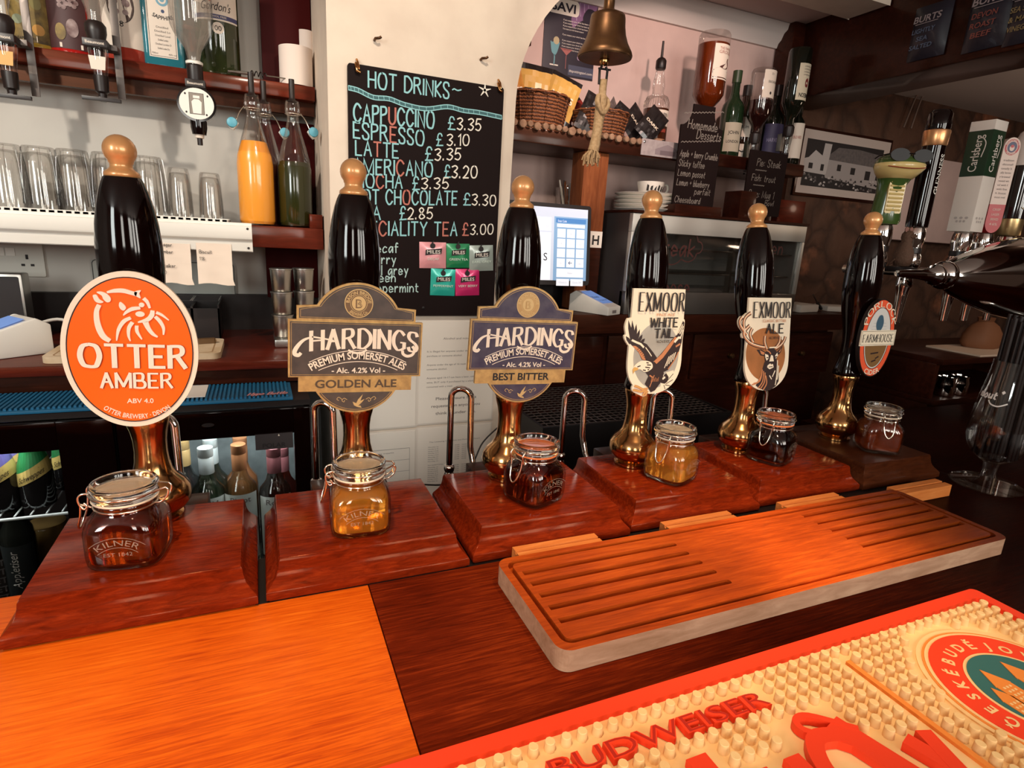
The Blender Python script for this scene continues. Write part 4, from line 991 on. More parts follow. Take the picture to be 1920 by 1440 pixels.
# studs
mb = MB(); sp = [(0.0049, 0.005), (0.0044, 0.0138), (0.0040, 0.0142), (0.0, 0.0142)]
bud = (0.188, 0.426, 0.3065, 0.3350)
def blocked(x, y):
    if bud[0] < x < bud[1] and bud[2] < y < bud[3]: return True
    if abs(x - 0.547) < 0.0080 and y < 0.337: return True
    if (x-cx)**2 + (y-cy)**2 < (ER+0.0165)**2: return True
    if 0.294 < x < 0.330 and y < 0.297: return True
    if 0.336 < x < 0.402 and y < 0.270: return True
    if 0.245 < x < 0.300 and y < 0.268: return True
    if 0.392 < x < 0.492 and y < 0.294 and x - 0.470 < (0.294 - y) * 0.28: return True
    if 0.490 < x < 0.534 and y < 0.246: return True
    return False
worn = [(0.465, 0.2655), (0.480, 0.2525)]
nx = int((mx1 - mx0 - 0.036) / 0.0154)
for r in range(18):
    y = 0.3435 - 0.0131 * r
    if y < my0 + 0.018: break
    for q in range(nx + 1):
        x = 0.8050 - 0.0154 * q
        if x < mx0 + 0.018 or blocked(x, y): continue
        mb.lathe(sp, (x, y, 0), 10)
tag(mb.build('rubber_studs', M_matcream, t, smooth=40), None, None, kind='stuff')

# ---------------------------------------------------------------- chrome swan-neck spouts behind the pumps
NECK_L = ['chrome swan neck spout behind the far left pump', 'chrome swan neck spout at the rear left of the dull brown clip pump', 'chrome swan neck spout standing just left of the navy clip pump', 'chrome swan neck spout between the navy clip and eagle clip pumps', 'chrome swan neck spout rising behind the eagle clip pump', 'chrome swan neck spout behind the stag clip pump']
for (x, w, top), lb in zip([(-0.134, 0.030, 0.150), (0.081, 0.026, 0.155), (0.304, 0.030, 0.166), (0.525, 0.032, 0.150), (0.725, 0.032, 0.140), (0.975, 0.032, 0.135)], NECK_L):
    t = thing('swan_neck_spout', lb, 'spout', (x, 0.9, 0.0), 0, 'chrome spouts behind the pumps')
    mb = MB(); hwid = w / 2
    path = [(-hwid, 0.008, 0.02), (-hwid, 0.008, top - hwid)] + [(-hwid*math.cos(a), 0.008*math.cos(a), top - hwid + hwid*math.sin(a)) for a in [PI*k/10 for k in range(1, 10)]] + [(hwid, -0.008, top - hwid), (hwid + 0.001, -0.010, 0.065), (hwid + 0.004, -0.020, 0.035), (hwid + 0.008, -0.040, 0.012), (hwid + 0.009, -0.052, 0.006)]
    mb.tube(path, 0.0054, 14); mb.build('bent_tube', M_chrome, t, smooth=60)
    MB().lathe([(0.0058, 0.028), (0.0085, 0.026), (0.0095, 0.021), (0.0085, 0.016), (0.0070, 0.014), (0.0088, 0.010), (0.0082, 0.0), (0.0070, -0.006), (0.0, -0.006)], (-hwid, 0.008, 0), 20).build('nozzle', M_chrome, t, smooth=50)

# ---------------------------------------------------------------- stemmed glass full of black straws
gx, gy = 1.285, 0.598
t = thing('stemmed_glass', 'tall stemmed beer glass with white lettering at the right end of the bar', 'glass', (gx, gy, 0.0006))
bowl = [(0.0120, 0.046), (0.0200, 0.050), (0.0380, 0.064), (0.0480, 0.082), (0.0520, 0.102), (0.0505, 0.130), (0.0460, 0.165), (0.0415, 0.200), (0.0385, 0.225), (0.0372, 0.245)]
MB().lathe([(0.0590, 0.0), (0.0605, 0.003), (0.0570, 0.0055), (0.0300, 0.0085), (0.0150, 0.0125), (0.0130, 0.022), (0.0125, 0.036), (0.0140, 0.0465), (0.0, 0.0465)], seg=48).build('foot', M_thinjar, t, smooth=60)
MB().lathe(bowl, seg=48).lathe([(r - 0.002, z) for r, z in bowl[::-1]], seg=48).build('bowl', M_thin, t, smooth=60)
mb = MB()
def on_bowl(u, v, d=0):
    r = 0.0505
    for (r0, z0), (r1, z1) in zip(bowl, bowl[1:]):
        if z0 <= v <= z1: r = r0 + (r1 - r0) * (v - z0) / (z1 - z0)
    a = -3.55 + u / r
    return ((r + d) * math.cos(a), (r + d) * math.sin(a), v)
mb.pen('OLD mout', -0.018, 0.1755, 0.0130, on_bowl, 0.0006, 0, wt=0.0026, align='c', w=0.072, slant=0.1)
mb.line(sm2([(0.008, 0.172), (0.014, 0.1655), (0.026, 0.1640), (0.038, 0.1715)], 6, False), 0.0024, on_bowl, 0.0006, 0)
mb.flat([(0.0235, 0.1905), (0.0265, 0.1940), (0.0295, 0.1905), (0.0265, 0.1865)], on_bowl, 0.0006, 0)
mb.build('lettering', mat('white_glass_print', (0.80, 0.76, 0.70), 0.5), t)
for k in range(34):
    rr = 0.0335 * math.sqrt((k + 0.5) / 34); a = k * 2.39996
    zt = 0.325 + random.uniform(-0.006, 0.008)
    q = MB(); q.lathe([(0.0036, 0.0), (0.0036, zt - 0.062), (0.0029, zt - 0.062), (0.0029, zt - 0.085), (0.0, zt - 0.085)], seg=10)
    o = q.build('drinking_straw', M_blackmatt, loc=(gx + rr*math.cos(a), gy + rr*math.sin(a), 0.060), smooth=60)
    tag(o, 'black plastic straw standing in the tall stemmed glass', 'straw', 'black straws in the stemmed glass')

# ---------------------------------------------------------------- bottles
def bottle(name, label, loc, prof, glass, parts=(), group=None, rz=0.0, seg=28, flip=False, sx=1, sy=1, cat='bottle'):
    """prof = outline of the glass (r, z); parts = (part name, outline or None, material, extra)"""
    t = thing(name, label, cat, loc, rz, group)
    MB().lathe(prof, seg=seg, sx=sx, sy=sy).build('glass_body', glass, t, smooth=50)
    for pn, pr, m in parts:
        if callable(pr):
            mb = MB(); pr(mb); mb.build(pn, m, t, smooth=50)
        else:
            MB().lathe(pr, seg=seg, sx=sx, sy=sy).build(pn, m, t, smooth=50)
    if flip: t.rotation_euler = (PI, 0, rz)
    return t
def curved_label(mb, r, z0, z1, half, mi=0, d=0.0008, n=12, a0=0.0, sx=1, sy=1):
    """paper label bent round the front of a bottle; half = half angle"""
    vs = []
    for k in range(n + 1):
        a = -PI/2 + a0 - half + 2*half*k/n
        vs += [((r+d)*sx*math.cos(a), (r+d)*sy*math.sin(a), z0), ((r+d)*sx*math.cos(a), (r+d)*sy*math.sin(a), z1)]
    mb.add(vs, [(2*k, 2*k+2, 2*k+3, 2*k+1) for k in range(n)], mi)
def lab_fn(r, a0=0.0, d0=0.0010, up=False, sx=1, sy=1):
    s = -1 if up else 1
    return lambda u, v, d=0: ((r+d0+d)*sx*math.sin(a0 + s*u/r), -(r+d0+d)*sy*math.cos(a0 + s*u/r), s*v)

# ---------------------------------------------------------------- left bay: shelves
US = (-0.1466, 1.81, 0.7815)[2]   # top of the upper shelf
q = thing('upper_shelf', 'dark red wooden shelf of spirits above the row of upturned glasses', 'shelf', (0, 0, US))
MB().box(-2.4, 0.163, 1.81, 1.945, -0.036, 0).build('board', M_redwood, q, bevel=0.003)
MB().box(-2.4, 0.163, 1.845, 1.865, -0.070, -0.036).build('rear_batten', M_darkwood, q)
LS = 0.410
sh = thing('lower_shelf', 'dark red wooden shelf carrying upturned glasses and juice bottles', 'shelf', (0, 0, LS))
MB().box(-2.4, 0.163, 1.680, 1.945, -0.055, 0).build('board', M_redwood, sh, bevel=0.003)
MB().box(0.130, 0.163, 1.690, 1.94, 0.0, 0.036).build('end_block', M_redwood, sh, bevel=0.002)
tr = MB()
tr.loft([[(x, 1.679 - a, b) for a, b in ((0, -0.066), (0.006, -0.066), (0.006, -0.042), (0.016, -0.036), (0.018, -0.030), (0.018, -0.004), (0.010, -0.003), (0.010, 0.004), (0.0, 0.004))] for x in (-2.4, -0.012)])
t = thing('plastic_trunking', 'white plastic trunking along the front of the glass shelf', 'trunking', (0, 0, LS))
tr.build('channel', M_white, t, bevel=0.0008)
for z in (-0.010, -0.058): MB().lathe([(0.003, 0), (0.003, 0.002), (0, 0.002)], (0, 0, 0), 10, M=Matrix.Translation((-0.022, 1.662 if z > -0.03 else 1.673, z)) @ Matrix.Rotation(PI/2, 4, 'X')).build('screw', M_blackmatt, t)
MB().box(-2.4, -0.012, 1.682, 1.700, -0.068, -0.057).build('lower_lip', M_white, t)
# drip grid under the glasses
mb = MB()
for k in range(64): mb.box(-1.10 + k*0.0162, -1.10 + k*0.0162 + 0.0105, 1.690, 1.90, 0.0, 0.0085)
for y in (1.690, 1.745, 1.80, 1.855, 1.893): mb.box(-1.10, -0.068, y, y+0.006, 0.0015, 0.0105)
t = tag(mb.build('drip_mat', M_white, loc=(0, 0, LS+0.0004)), 'white plastic grid mat under the upturned glasses', 'grid mat')
# upturned glasses
pint = [(0.0435, 0.0), (0.0440, 0.010), (0.0425, 0.055), (0.0400, 0.10), (0.0365, 0.128), (0.0345, 0.137), (0.0320, 0.1405), (0.0, 0.1405)]
pin_i = [(0.0418, 0.0), (0.0420, 0.012), (0.0400, 0.060), (0.0365, 0.10), (0.0310, 0.124), (0.0200, 0.1275), (0.0, 0.1275)]
def upturned(label, x, y, k=1.0, hk=1.0, flutes=True, group=None):
    t = thing('beer_glass', label, 'glass', (x, y, LS + 0.0112), 0, group)
    mb = MB(); mb.lathe([(r*k, z*hk) for r, z in pint], seg=40); mb.lathe([(r*k, z*hk) for r, z in pin_i], seg=40)
    if flutes:
        for q in range(10):
            a = 2*PI*q/10
            mb.tube([((pint[i][0]*k+0.0005)*math.cos(a), (pint[i][0]*k+0.0005)*math.sin(a), pint[i][1]*hk) for i in range(1, 6)], 0.0016, 5)
    mb.build('tumbler', M_thin, t, smooth=60)
    return t
gxs = [(-0.5326, 1.79, 0.4186), (-0.4667, 1.79, 0.4206), (-0.4007, 1.79, 0.42), (-0.33, 1.79, 0.4195), (-0.246, 1.79, 0.4183), (-0.640,), (-0.735,)]
g0 = upturned('leftmost upturned pint glass of the front row', gxs[0][0], 1.79, 0.93, 1.0, group='upturned pint glasses on the grid mat')
gl = ['second upturned pint glass of the front row from the left', 'third upturned pint glass of the front row from the left', 'upturned pint glass right behind the far left pump handle', 'upturned pint glass just right of the far left pump handle']
for q in range(4): dup(g0, (gxs[q+1][0], 1.79, LS+0.0112), label=gl[q])
upturned('narrow upturned tumbler, first of the two at the right end of the glasses', (-0.1768, 1.77, 0.4185)[0], 1.77, 0.66, 0.84, False, 'small upturned tumblers')
upturned('narrow upturned tumbler next to the bottle of orange juice', (-0.1067, 1.77, 0.4202)[0], 1.77, 0.66, 0.80, False, 'small upturned tumblers')

# juice bottles with swing tops and pourer tubes
jp = [(0.030, 0.0), (0.0430, 0.003), (0.0445, 0.012), (0.0448, 0.150), (0.0420, 0.172), (0.0330, 0.205), (0.0220, 0.240), (0.0165, 0.262), (0.0150, 0.278), (0.0195, 0.285), (0.0205, 0.295), (0.0190, 0.308), (0.0170, 0.315), (0.0, 0.315)]
def juice(label, x, y, m, level, side, k=1.0):
    inner = [(max(r - 0.002, 0.001), z) for r, z in jp if z <= level]; inner = [(0.0, 0.0035)] + [(r, max(z, 0.0035)) for r, z in inner] + [(inner[-1][0] * 0.97, level), (0.0, level)]
    def wire(mb):
        s = side
        mb.tube(smooth_path([(s*0.019, -0.010, 0.285), (s*0.030, -0.022, 0.268), (s*0.040, -0.030, 0.243)], 5), 0.0012)
        mb.tube([(0.0185*math.cos(a), 0.0185*math.sin(a), 0.283) for a in [2*PI*q/20 for q in range(20)]], 0.0012, closed=True)
    def stopper(mb):
        M = Matrix.Translation((side*0.044, -0.033, 0.236)) @ Matrix.Rotation(side*0.9, 4, 'Y')
        mb.lathe([(0.0, -0.008), (0.011, -0.007), (0.0125, 0.0), (0.011, 0.006), (0.0, 0.007)], seg=18, M=M)
    def plug(mb):
        M = Matrix.Translation((side*0.047, -0.041, 0.240)) @ Matrix.Rotation(PI/2, 4, 'X')
        mb.lathe([(0.009, -0.004), (0.0125, 0.0), (0.011, 0.006), (0.005, 0.008), (0.0, 0.008)], seg=18, M=M)
    return bottle('swing_top_bottle', label, (x, y, LS + 0.0005), [(r*k, z) for r, z in jp], M_thin,
                  [('juice', [(r*k + 0.0024 if 0.004 < z < level else r*k, z) for r, z in inner], m), ('wire_clip', wire, M_wire), ('stopper', stopper, M_white), ('stopper_seal', plug, mat('turquoise_rubber', (0.10, 0.36, 0.46), 0.4)),
                   ('pourer', [(0.012, 0.313), (0.0095, 0.316), (0.0070, 0.322), (0.0070, 0.366), (0.0, 0.366)], M_blackmatt)], 'juice bottles with black pourers')
juice('swing top bottle filled with orange juice', (0.0035, 1.726, 0.4132)[0], 1.726, mat('orange_juice', (0.84, 0.32, 0.035), 0.25, coat=0.6), 0.205, -1, 0.96)
juice('swing top bottle of dark juice standing behind the orange juice', (0.0326, 1.805, 0.4217)[0], 1.802, mat('dark_juice', (0.05, 0.012, 0.006), 0.3), 0.165, 1, 0.90)
juice('swing top bottle of dark green cordial at the right end of the shelf', (0.0992, 1.735, 0.4117)[0], 1.735, mat('green_cordial', (0.022, 0.024, 0.005), 0.15, coat=0.6), 0.165, 1, 0.93)

# ---------------------------------------------------------------- spirits on the upper shelf
UZ = US + 0.0005
def ginbottle(label, px, y, r, glass, labm, draw, top=0.21, cap=(0.02, 0.02, 0.02), sy=0.75, neck=0.016):
    prof = [(r*0.92, 0.0), (r, 0.006), (r, top), (r*0.94, top+0.012), (r*0.55, top+0.030), (neck, top+0.045), (neck, top+0.075), (0, top+0.075)]
    return bottle('spirit_bottle', label, (px, y, UZ), prof, glass, [('paper_label', draw, labm), ('cap', [(neck+0.002, top+0.060), (neck+0.002, top+0.098), (0, top+0.098)], mat('cap%d' % int(sum(cap)*1000), cap, 0.4))], 'spirit bottles on the upper shelf', sy=sy)
M_fruit = mat('fruit_print', (0.30, 0.20, 0.05), 0.6, noise=(0.07, 0.045, 0.02), scale=45)
M_flower = mat('flower_print', (0.42, 0.32, 0.30), 0.6, noise=(0.09, 0.03, 0.03), scale=38)
M_cafe = mat('label_paper', (0.72, 0.62, 0.52), 0.7)
def d_pine(mb):
    curved_label(mb, 0.045, 0.012, 0.200, 0.95, 0, sy=0.75)
    f = lab_fn(0.045, 0, 0.0012, sy=0.75)
    mb.flat(ellipse(-0.006, 0.120, 0.020, 0.030, 24), f, 0.0003, 1); mb.flat(ellipse(0.020, 0.040, 0.012, 0.012, 18), f, 0.0003, 2); mb.flat(ellipse(-0.018, 0.058, 0.012, 0.010, 18), f, 0.0003, 3)
    mb.flat(ellipse(0.020, 0.095, 0.011, 0.013, 18), f, 0.0004, 1); mb.flat(ellipse(-0.022, 0.165, 0.010, 0.012, 18), f, 0.0004, 3)
    mb.flat(rect(-0.034, 0.016, 0.014, 0.026), f, 0.0005, 4); mb.text('PINEAPPLE GIN', -0.009, 0.0165, 0.0062, f, 0.0007, 5, w=0.044)
ginbottle('squarish yellow bottle with a fruit print label, at the left edge', (-0.465, 1.865, 0.8234)[0], 1.865, 0.045, mat('yellow_glass', (0.60, 0.36, 0.05), 0.15, coat=0.8), [M_fruit, mat('olive_print', (0.24, 0.20, 0.07), 0.6), mat('apricot_print', (0.60, 0.30, 0.07), 0.6), mat('sage_print', (0.22, 0.24, 0.15), 0.6), M_cafe, M_ink], d_pine)
def d_flor(mb):
    curved_label(mb, 0.045, 0.010, 0.200, 1.0, 0, sy=0.75)
    f = lab_fn(0.046, 0, 0.0012, sy=0.75)
    for u, v in ((-0.012, 0.130), (0.010, 0.150), (-0.002, 0.105), (0.018, 0.110), (-0.020, 0.160)):
        for k in range(5): mb.flat(ellipse(u + 0.007*math.cos(k*1.257), v + 0.008*math.sin(k*1.257), 0.0050, 0.0052, 10), f, 0.0003 + 0.00002*k, 1)
    mb.flat(ellipse(-0.012, 0.045, 0.011, 0.018, 18), f, 0.0003, 2); mb.flat(ellipse(0.012, 0.055, 0.012, 0.020, 18), f, 0.0003, 1)
    mb.flat(rect(-0.016, 0.030, 0.012, 0.022), f, 0.0005, 3)
ginbottle('red bottle with a dark flower print label, second from left', (-0.3905, 1.865, 0.8129)[0], 1.865, 0.045, mat('red_glass', (0.42, 0.012, 0.010), 0.12, coat=0.8), [mat('dark_floral', (0.06, 0.022, 0.022), 0.6), M_flower, M_fruit, M_cafe], d_flor)
def d_pink(mb):
    curved_label(mb, 0.050, 0.028, 0.230, 1.1, 0)
    f = lab_fn(0.050)
    mb.flat(ellipse(0.0, 0.120, 0.028, 0.040, 28), f, 0.0003, 1); mb.line(ellipse(0.0, 0.120, 0.028, 0.040, 28), 0.0012, f, 0.0005, 3, closed=True)
    for u, v, r in ((0.0, 0.138, 0.009), (-0.012, 0.126, 0.008), (0.012, 0.124, 0.008), (-0.008, 0.104, 0.006), (0.010, 0.104, 0.006)): mb.flat(ellipse(u, v, r, r, 14), f, 0.0004, 2)
    mb.flat(rrect(-0.0080, 0.0080, 0.066, 0.092, 0.006), f, 0.0006, 0); mb.text('8', 0, 0.072, 0.013, f, 0.0008, 3)
    mb.flat(rect(-0.048, 0.048, 0.030, 0.056), f, 0.0003, 4); mb.line([(-0.048, 0.030), (0.048, 0.030)], 0.003, f, 0.0005, 0)
    mb.text('PINKSTER', 0.0, 0.185, 0.017, f, 0.0004, 3, w=0.072); mb.text('AGREEABLY BRITISH', 0, 0.172, 0.005, f, 0.0004, 3, w=0.05)
ginbottle('round pink gin bottle with a cream label and dark medallion', (-0.275, 1.865, 0.8078)[0], 1.865, 0.050, mat('pink_glass', (0.42, 0.05, 0.03), 0.1, coat=0.9), [M_cafe, mat('medallion_dark', (0.08, 0.045, 0.035), 0.6), M_flower, M_ink, mat('plum_band', (0.22, 0.045, 0.055), 0.5)], d_pink, 0.245, sy=1)
def d_blue(mb):
    f = FRONT(0, -0.0366, 0)
    mb.flat(rect(-0.032, 0.030, 0.020, 0.235), f, 0, 0); mb.line(rect(-0.029, 0.027, 0.023, 0.232), 0.0010, f, 0.0002, 1, closed=True)
    mb.flat(ellipse(0.004, 0.150, 0.014, 0.015, 24), f, 0.0003, 2); mb.flat(ellipse(0.004, 0.150, 0.009, 0.010, 20), f, 0.0004, 0); mb.flat(ellipse(0.004, 0.150, 0.0055, 0.006, 16), f, 0.0005, 2)
    mb.flat(ellipse(0.004, 0.124, 0.0038, 0.004, 14), f, 0.0003, 3)
    mb.text('SAPPHIRE', 0.004, 0.105, 0.009, f, 0.0003, 1, w=0.050, off=0.02, arc=-0.05); mb.text('BOMBAY', 0.004, 0.178, 0.009, f, 0.0003, 1, w=0.040, off=0.02, arc=0.05)
    for k, w in enumerate((0.026, 0.034, 0.032, 0.022, 0.034, 0.026)): mb.text('Distilled London Dry Gin'[:10 + 2*k], 0, 0.086 - 0.0095*k, 0.0045, f, 0.0003, 1, w=w)
    mb.text('700ml', -0.020, 0.027, 0.004, f, 0.0003, 1); mb.text('40% vol', 0.018, 0.027, 0.004, f, 0.0003, 1)
t = thing('spirit_bottle', 'square turquoise gin bottle with a tall white label', 'bottle', ((-0.1917, 1.865, 0.8087)[0], 1.865, UZ), 0, 'spirit bottles on the upper shelf')
mb = MB(); mb.loft([[(x*k, y*k, z) for x, y in rrect(-0.045, 0.045, -0.036, 0.036, 0.008, 3)] for k, z in ((0.94, 0), (1, 0.006), (1, 0.240), (0.85, 0.262), (0.4, 0.280), (0.36, 0.31))])
mb.build('glass_body', mat('turquoise_glass', (0.02, 0.15, 0.19), 0.08, coat=0.9), t, smooth=50)
mb = MB(); d_blue(mb); mb.build('paper_label', [M_cafe, M_ink, mat('sky_print', (0.15, 0.33, 0.42), 0.5), mat('navy_dot', (0.03, 0.05, 0.12), 0.5)], t)
MB().lathe([(0.019, 0.305), (0.019, 0.335), (0, 0.335)]).build('cap', M_steel, t)
def d_green(mb):
    curved_label(mb, 0.052, 0.138, 0.235, 1.15, 0, sy=0.8); curved_label(mb, 0.052, 0.128, 0.138, 1.15, 1, sy=0.8); curved_label(mb, 0.052, 0.124, 0.128, 1.15, 0, sy=0.8)
    f = lab_fn(0.052, 0, 0.0012, sy=0.8)
    mb.text("Gordon's", 0.0, 0.147, 0.020, f, 0.0003, 2, w=0.070, slant=0.25); mb.text('ALCOHOL FREE', 0, 0.131, 0.0045, f, 0.0003, 0, w=0.05)
    mb.flat(ellipse(0.004, 0.107, 0.0135, 0.0135, 24), f, 0.0005, 0); mb.text('00', 0.004, 0.101, 0.012, f, 0.0007, 2)
ginbottle('dark green gin bottle with a white label and round badge', (-0.0706, 1.865, 0.8147)[0], 1.865, 0.052, mat('bottle_green_glass', (0.014, 0.018, 0.006), 0.06, coat=1.0, noise=(0.03, 0.04, 0.012), scale=18), [M_cafe, mat('blue_band', (0.06, 0.06, 0.14), 0.5), M_ink], d_green, 0.235, sy=0.8)

# optics that hold bottles upside down in front of the shelf
def clear_inverted(label, x, y, z, r, tall, labm=None, draw=None, fill=None):
    prof = [(0.012, 0.0), (0.014, 0.010), (0.0135, 0.045), (0.018, 0.065), (r*0.85, 0.098), (r, 0.115), (r, 0.115+tall), (r*0.9, 0.125+tall), (0, 0.128+tall)]
    parts = []
    if fill: parts.append(('spirit', [(max(a-0.002, 0.0), b+0.001) for a, b in prof if b < 0.115] + [(r-0.002, fill), (0, fill)], mat('clear_spirit', (0.50, 0.44, 0.38), 0.05, coat=0.5, alpha=0.25)))
    if draw: parts.append(('paper_label', draw, labm))
    return bottle('inverted_bottle', label, (x, y, z), prof, M_thin, parts, 'bottles held upside down by optics')
M_dull = mat('dull_steel', (0.13, 0.11, 0.10), 0.4, 0.8)
def optic(label, x, y, zt, mt, liquid_m=None):
    """bar-operated optic; zt = height of the bottle mouth"""
    t = thing('bar_optic', label, 'optic', (x, y, zt), 0, 'optics along the upper shelf')
    MB().lathe([(0.0, -0.008), (0.016, -0.008), (0.017, -0.004), (0.021, 0.012), (0.021, 0.026), (0.015, 0.034), (0.0155, 0.0), (0.0, 0.0)], seg=24).build('bottle_collar', M_blackmatt, t, smooth=40)
    mb = MB(); mb.box(-0.024, 0.024, -0.026, 0.020, -0.022, -0.006); mb.build('name_plate', M_blackmatt, t, bevel=0.002)
    mb = MB(); mb.text('Beaumont', 0, -0.017, 0.0062, FRONT(0, -0.0262, 0), 0.0002, 0, w=0.036, off=0.015); mb.build('lettering', M_cafe, t)
    MB().lathe([(0.0205, -0.022), (0.0205, -0.030), (0.0150, -0.070), (0.0140, -0.080), (0.0, -0.080)], seg=24).build('measure_chamber', M_thin, t, smooth=40)
    mb = MB(); mb.flat([(-0.0135, -0.068), (0.0135, -0.068), (0.0165, -0.040), (-0.0165, -0.040)], FRONT(0, -0.0178, 0)); mb.build('measure_label', mt, t)
    MB().lathe([(0.0150, -0.078), (0.0150, -0.086), (0.0135, -0.112), (0.0090, -0.116), (0.0080, -0.128), (0.0, -0.128)], seg=24).build('valve', M_blackmatt, t, smooth=40)
    MB().box(-0.038, 0.038, -0.020, -0.010, -0.134, -0.126).box(-0.006, 0.006, -0.015, 0.004, -0.133, -0.124).build('press_bar', M_blackmatt, t, bevel=0.001)
    MB().box(-0.008, 0.036, 0.012, 0.046, -0.018, -0.006).build('bracket', M_dull, t, bevel=0.0006)
    r = MB().box(0.022, 0.038, 0.0495, 0.0535, -0.115, 0.22).build('optic_rail', M_dull, loc=(x, y, zt), bevel=0.0006); tag(r, 'upright steel rail behind the ' + label, 'rail')
    return t
o1 = (-0.4843, 1.735, 0.7761); o2 = (-0.3146, 1.735, 0.8022); o3 = (-0.1198, 1.735, 0.7556)
optic('bar optic at the far left edge with an amber measure', o1[0], 1.735, o1[2]+0.010, mat('amber_label', (0.62, 0.34, 0.10), 0.6))
optic('bar optic under the clear bottle between red and pink bottles', o2[0], 1.735, o2[2], M_cafe)
clear_inverted('dark bottle upside down over the far left optic', o1[0], 1.735, o1[2]+0.010, 0.042, 0.17)
clear_inverted('clear bottle upside down in the middle optic', o2[0], 1.735, o2[2], 0.038, 0.17, fill=0.20)
def d_inv(mb):
    curved_label(mb, 0.046, 0.172, 0.27, 1.2, 0); curved_label(mb, 0.046, 0.172, 0.180, 1.2, 1, d=0.0012)
    mb.line([(-0.05, 0.189), (0.05, 0.189)], 0.0012, lab_fn(0.046), 0.0004, 2); mb.text('Pink Gin', 0, 0.194, 0.016, lab_fn(0.046), 0.0004, 2, w=0.06)
clear_inverted('big clear bottle upside down over the round dial optic', o3[0], 1.735, o3[2]-0.012, 0.047, 0.19, [M_cafe, mat('rose_band', (0.50, 0.16, 0.12), 0.5), M_ink], d_inv, fill=0.160)
t = thing('dial_optic', 'black optic with a round white dial', 'optic', (o3[0], 1.735, o3[2]-0.012), 0)
MB().lathe([(0.0, -0.006), (0.016, -0.006), (0.0175, 0.0), (0.0175, 0.030), (0.0150, 0.032), (0.0150, 0.0), (0.0, 0.0)], seg=24).build('bottle_collar', M_blackmatt, t)
MB().lathe([(0.0, 0.0335), (0.0185, 0.0335), (0.019, 0.039), (0.016, 0.041), (0.0, 0.041)], seg=24).build('collar_ring', M_white, t)
mb = MB(); mb.box(-0.0215, 0.0215, -0.022, 0.016, -0.020, -0.002); mb.build('name_plate', M_blackmatt, t, bevel=0.002)
mb = MB(); mb.text('Beaumont', 0, -0.014, 0.006, FRONT(0, -0.0222, 0), 0.0002, 0, w=0.034, off=0.015); mb.build('lettering', M_cafe, t)
F = FRONT(0, -0.012, -0.056)
mb = MB(); mb.slab(ellipse(0, 0, 0.0425, 0.0400, 40), F, -0.02, 0.006); mb.build('dial_housing', M_black, t, bevel=0.003)
mb = MB(); mb.slab(ellipse(0, 0, 0.0375, 0.0350, 40), F, 0.006, 0.0075)
for a in (0.7, 2.4, 3.9, 5.4): mb.flat(ellipse(0.032*math.cos(a), 0.030*math.sin(a), 0.0022, 0.0026, 8), F, 0.0077, 1)
mb.flat(rect(-0.016, 0.016, -0.024, 0.024), F, 0.0078, 1); mb.flat(rect(-0.015, 0.015, -0.023, 0.023), F, 0.0079, 2); mb.flat([(-0.009, -0.022), (0.009, -0.022), (0.011, 0.004), (0.005, 0.010), (-0.005, 0.010), (-0.011, 0.004)], F, 0.0080, 0); mb.flat(rect(-0.007, 0.007, 0.012, 0.018), F, 0.0080, 0)
mb.build('dial', [M_white, M_ink, mat('dial_grey', (0.26, 0.22, 0.18), 0.4)], t)
MB().lathe([(0.0185, -0.088), (0.0185, -0.108), (0.0155, -0.124), (0.0, -0.124)], seg=24).build('valve', M_black, t, smooth=40)
MB().lathe([(0.0105, -0.124), (0.0095, -0.132), (0.0, -0.132)], seg=20).lathe([(0.006, -0.132), (0.006, -0.148), (0.0, -0.148)], seg=16, mi=1).build('spout', [M_cafe, M_blackmatt], t)
MB().box(-0.010, 0.010, 0.004, 0.050, -0.06, -0.03).build('bracket', M_steel, t)

# paper rolls and a corkscrew at the right end of the upper shelf
r1 = (0.1189, 1.85, 0.7938)
for (px, r, h, y, z, lb) in ((r1[0], 0.0430, 0.096, 1.85, UZ, 'fat white paper roll at the end of the upper shelf'), (r1[0]+0.032, 0.0220, 0.160, 1.918, UZ, 'tall thin white paper roll behind the fat one')):
    t = thing('paper_roll', lb, 'paper roll', (px, y, z), 0, 'white paper rolls on the upper shelf')
    MB().lathe([(0.008, 0.002), (r, 0.0), (r, h), (0.008, h), (0.008, 0.002)], seg=36).build('wound_paper', mat('roll_paper', (0.80, 0.68, 0.60), 0.9), t, smooth=40)
    MB().lathe([(0.0085, 0.001), (0.0085, h+0.0005), (0.007, h+0.0005), (0.007, 0.001)], seg=20).build('cardboard_core', mat('card', (0.35, 0.22, 0.13), 0.9), t)
c0 = (0.0046, 1.8, 0.797)
t = thing('corkscrew', 'steel corkscrew lying on the edge of the upper shelf', 'corkscrew', (c0[0], 1.805, UZ), 0.15)
MB().tube(smooth_path([(-0.055, 0, 0.005), (-0.03, 0.002, 0.007), (0.0, 0.0, 0.008)], 4), [0.003]*4+[0.004]*5, 10).build('lever', M_steel, t)
MB().tube([(0.0 + k*0.0015, 0.006*math.cos(k*0.9), 0.010 + 0.006*math.sin(k*0.9)) for k in range(26)], 0.0014, 6).build('worm', M_blackmatt, t)
MB().tube([(0.038, 0, 0.010), (0.088, 0.002, 0.012)], 0.0016, 6).build('arm', M_steel, t)

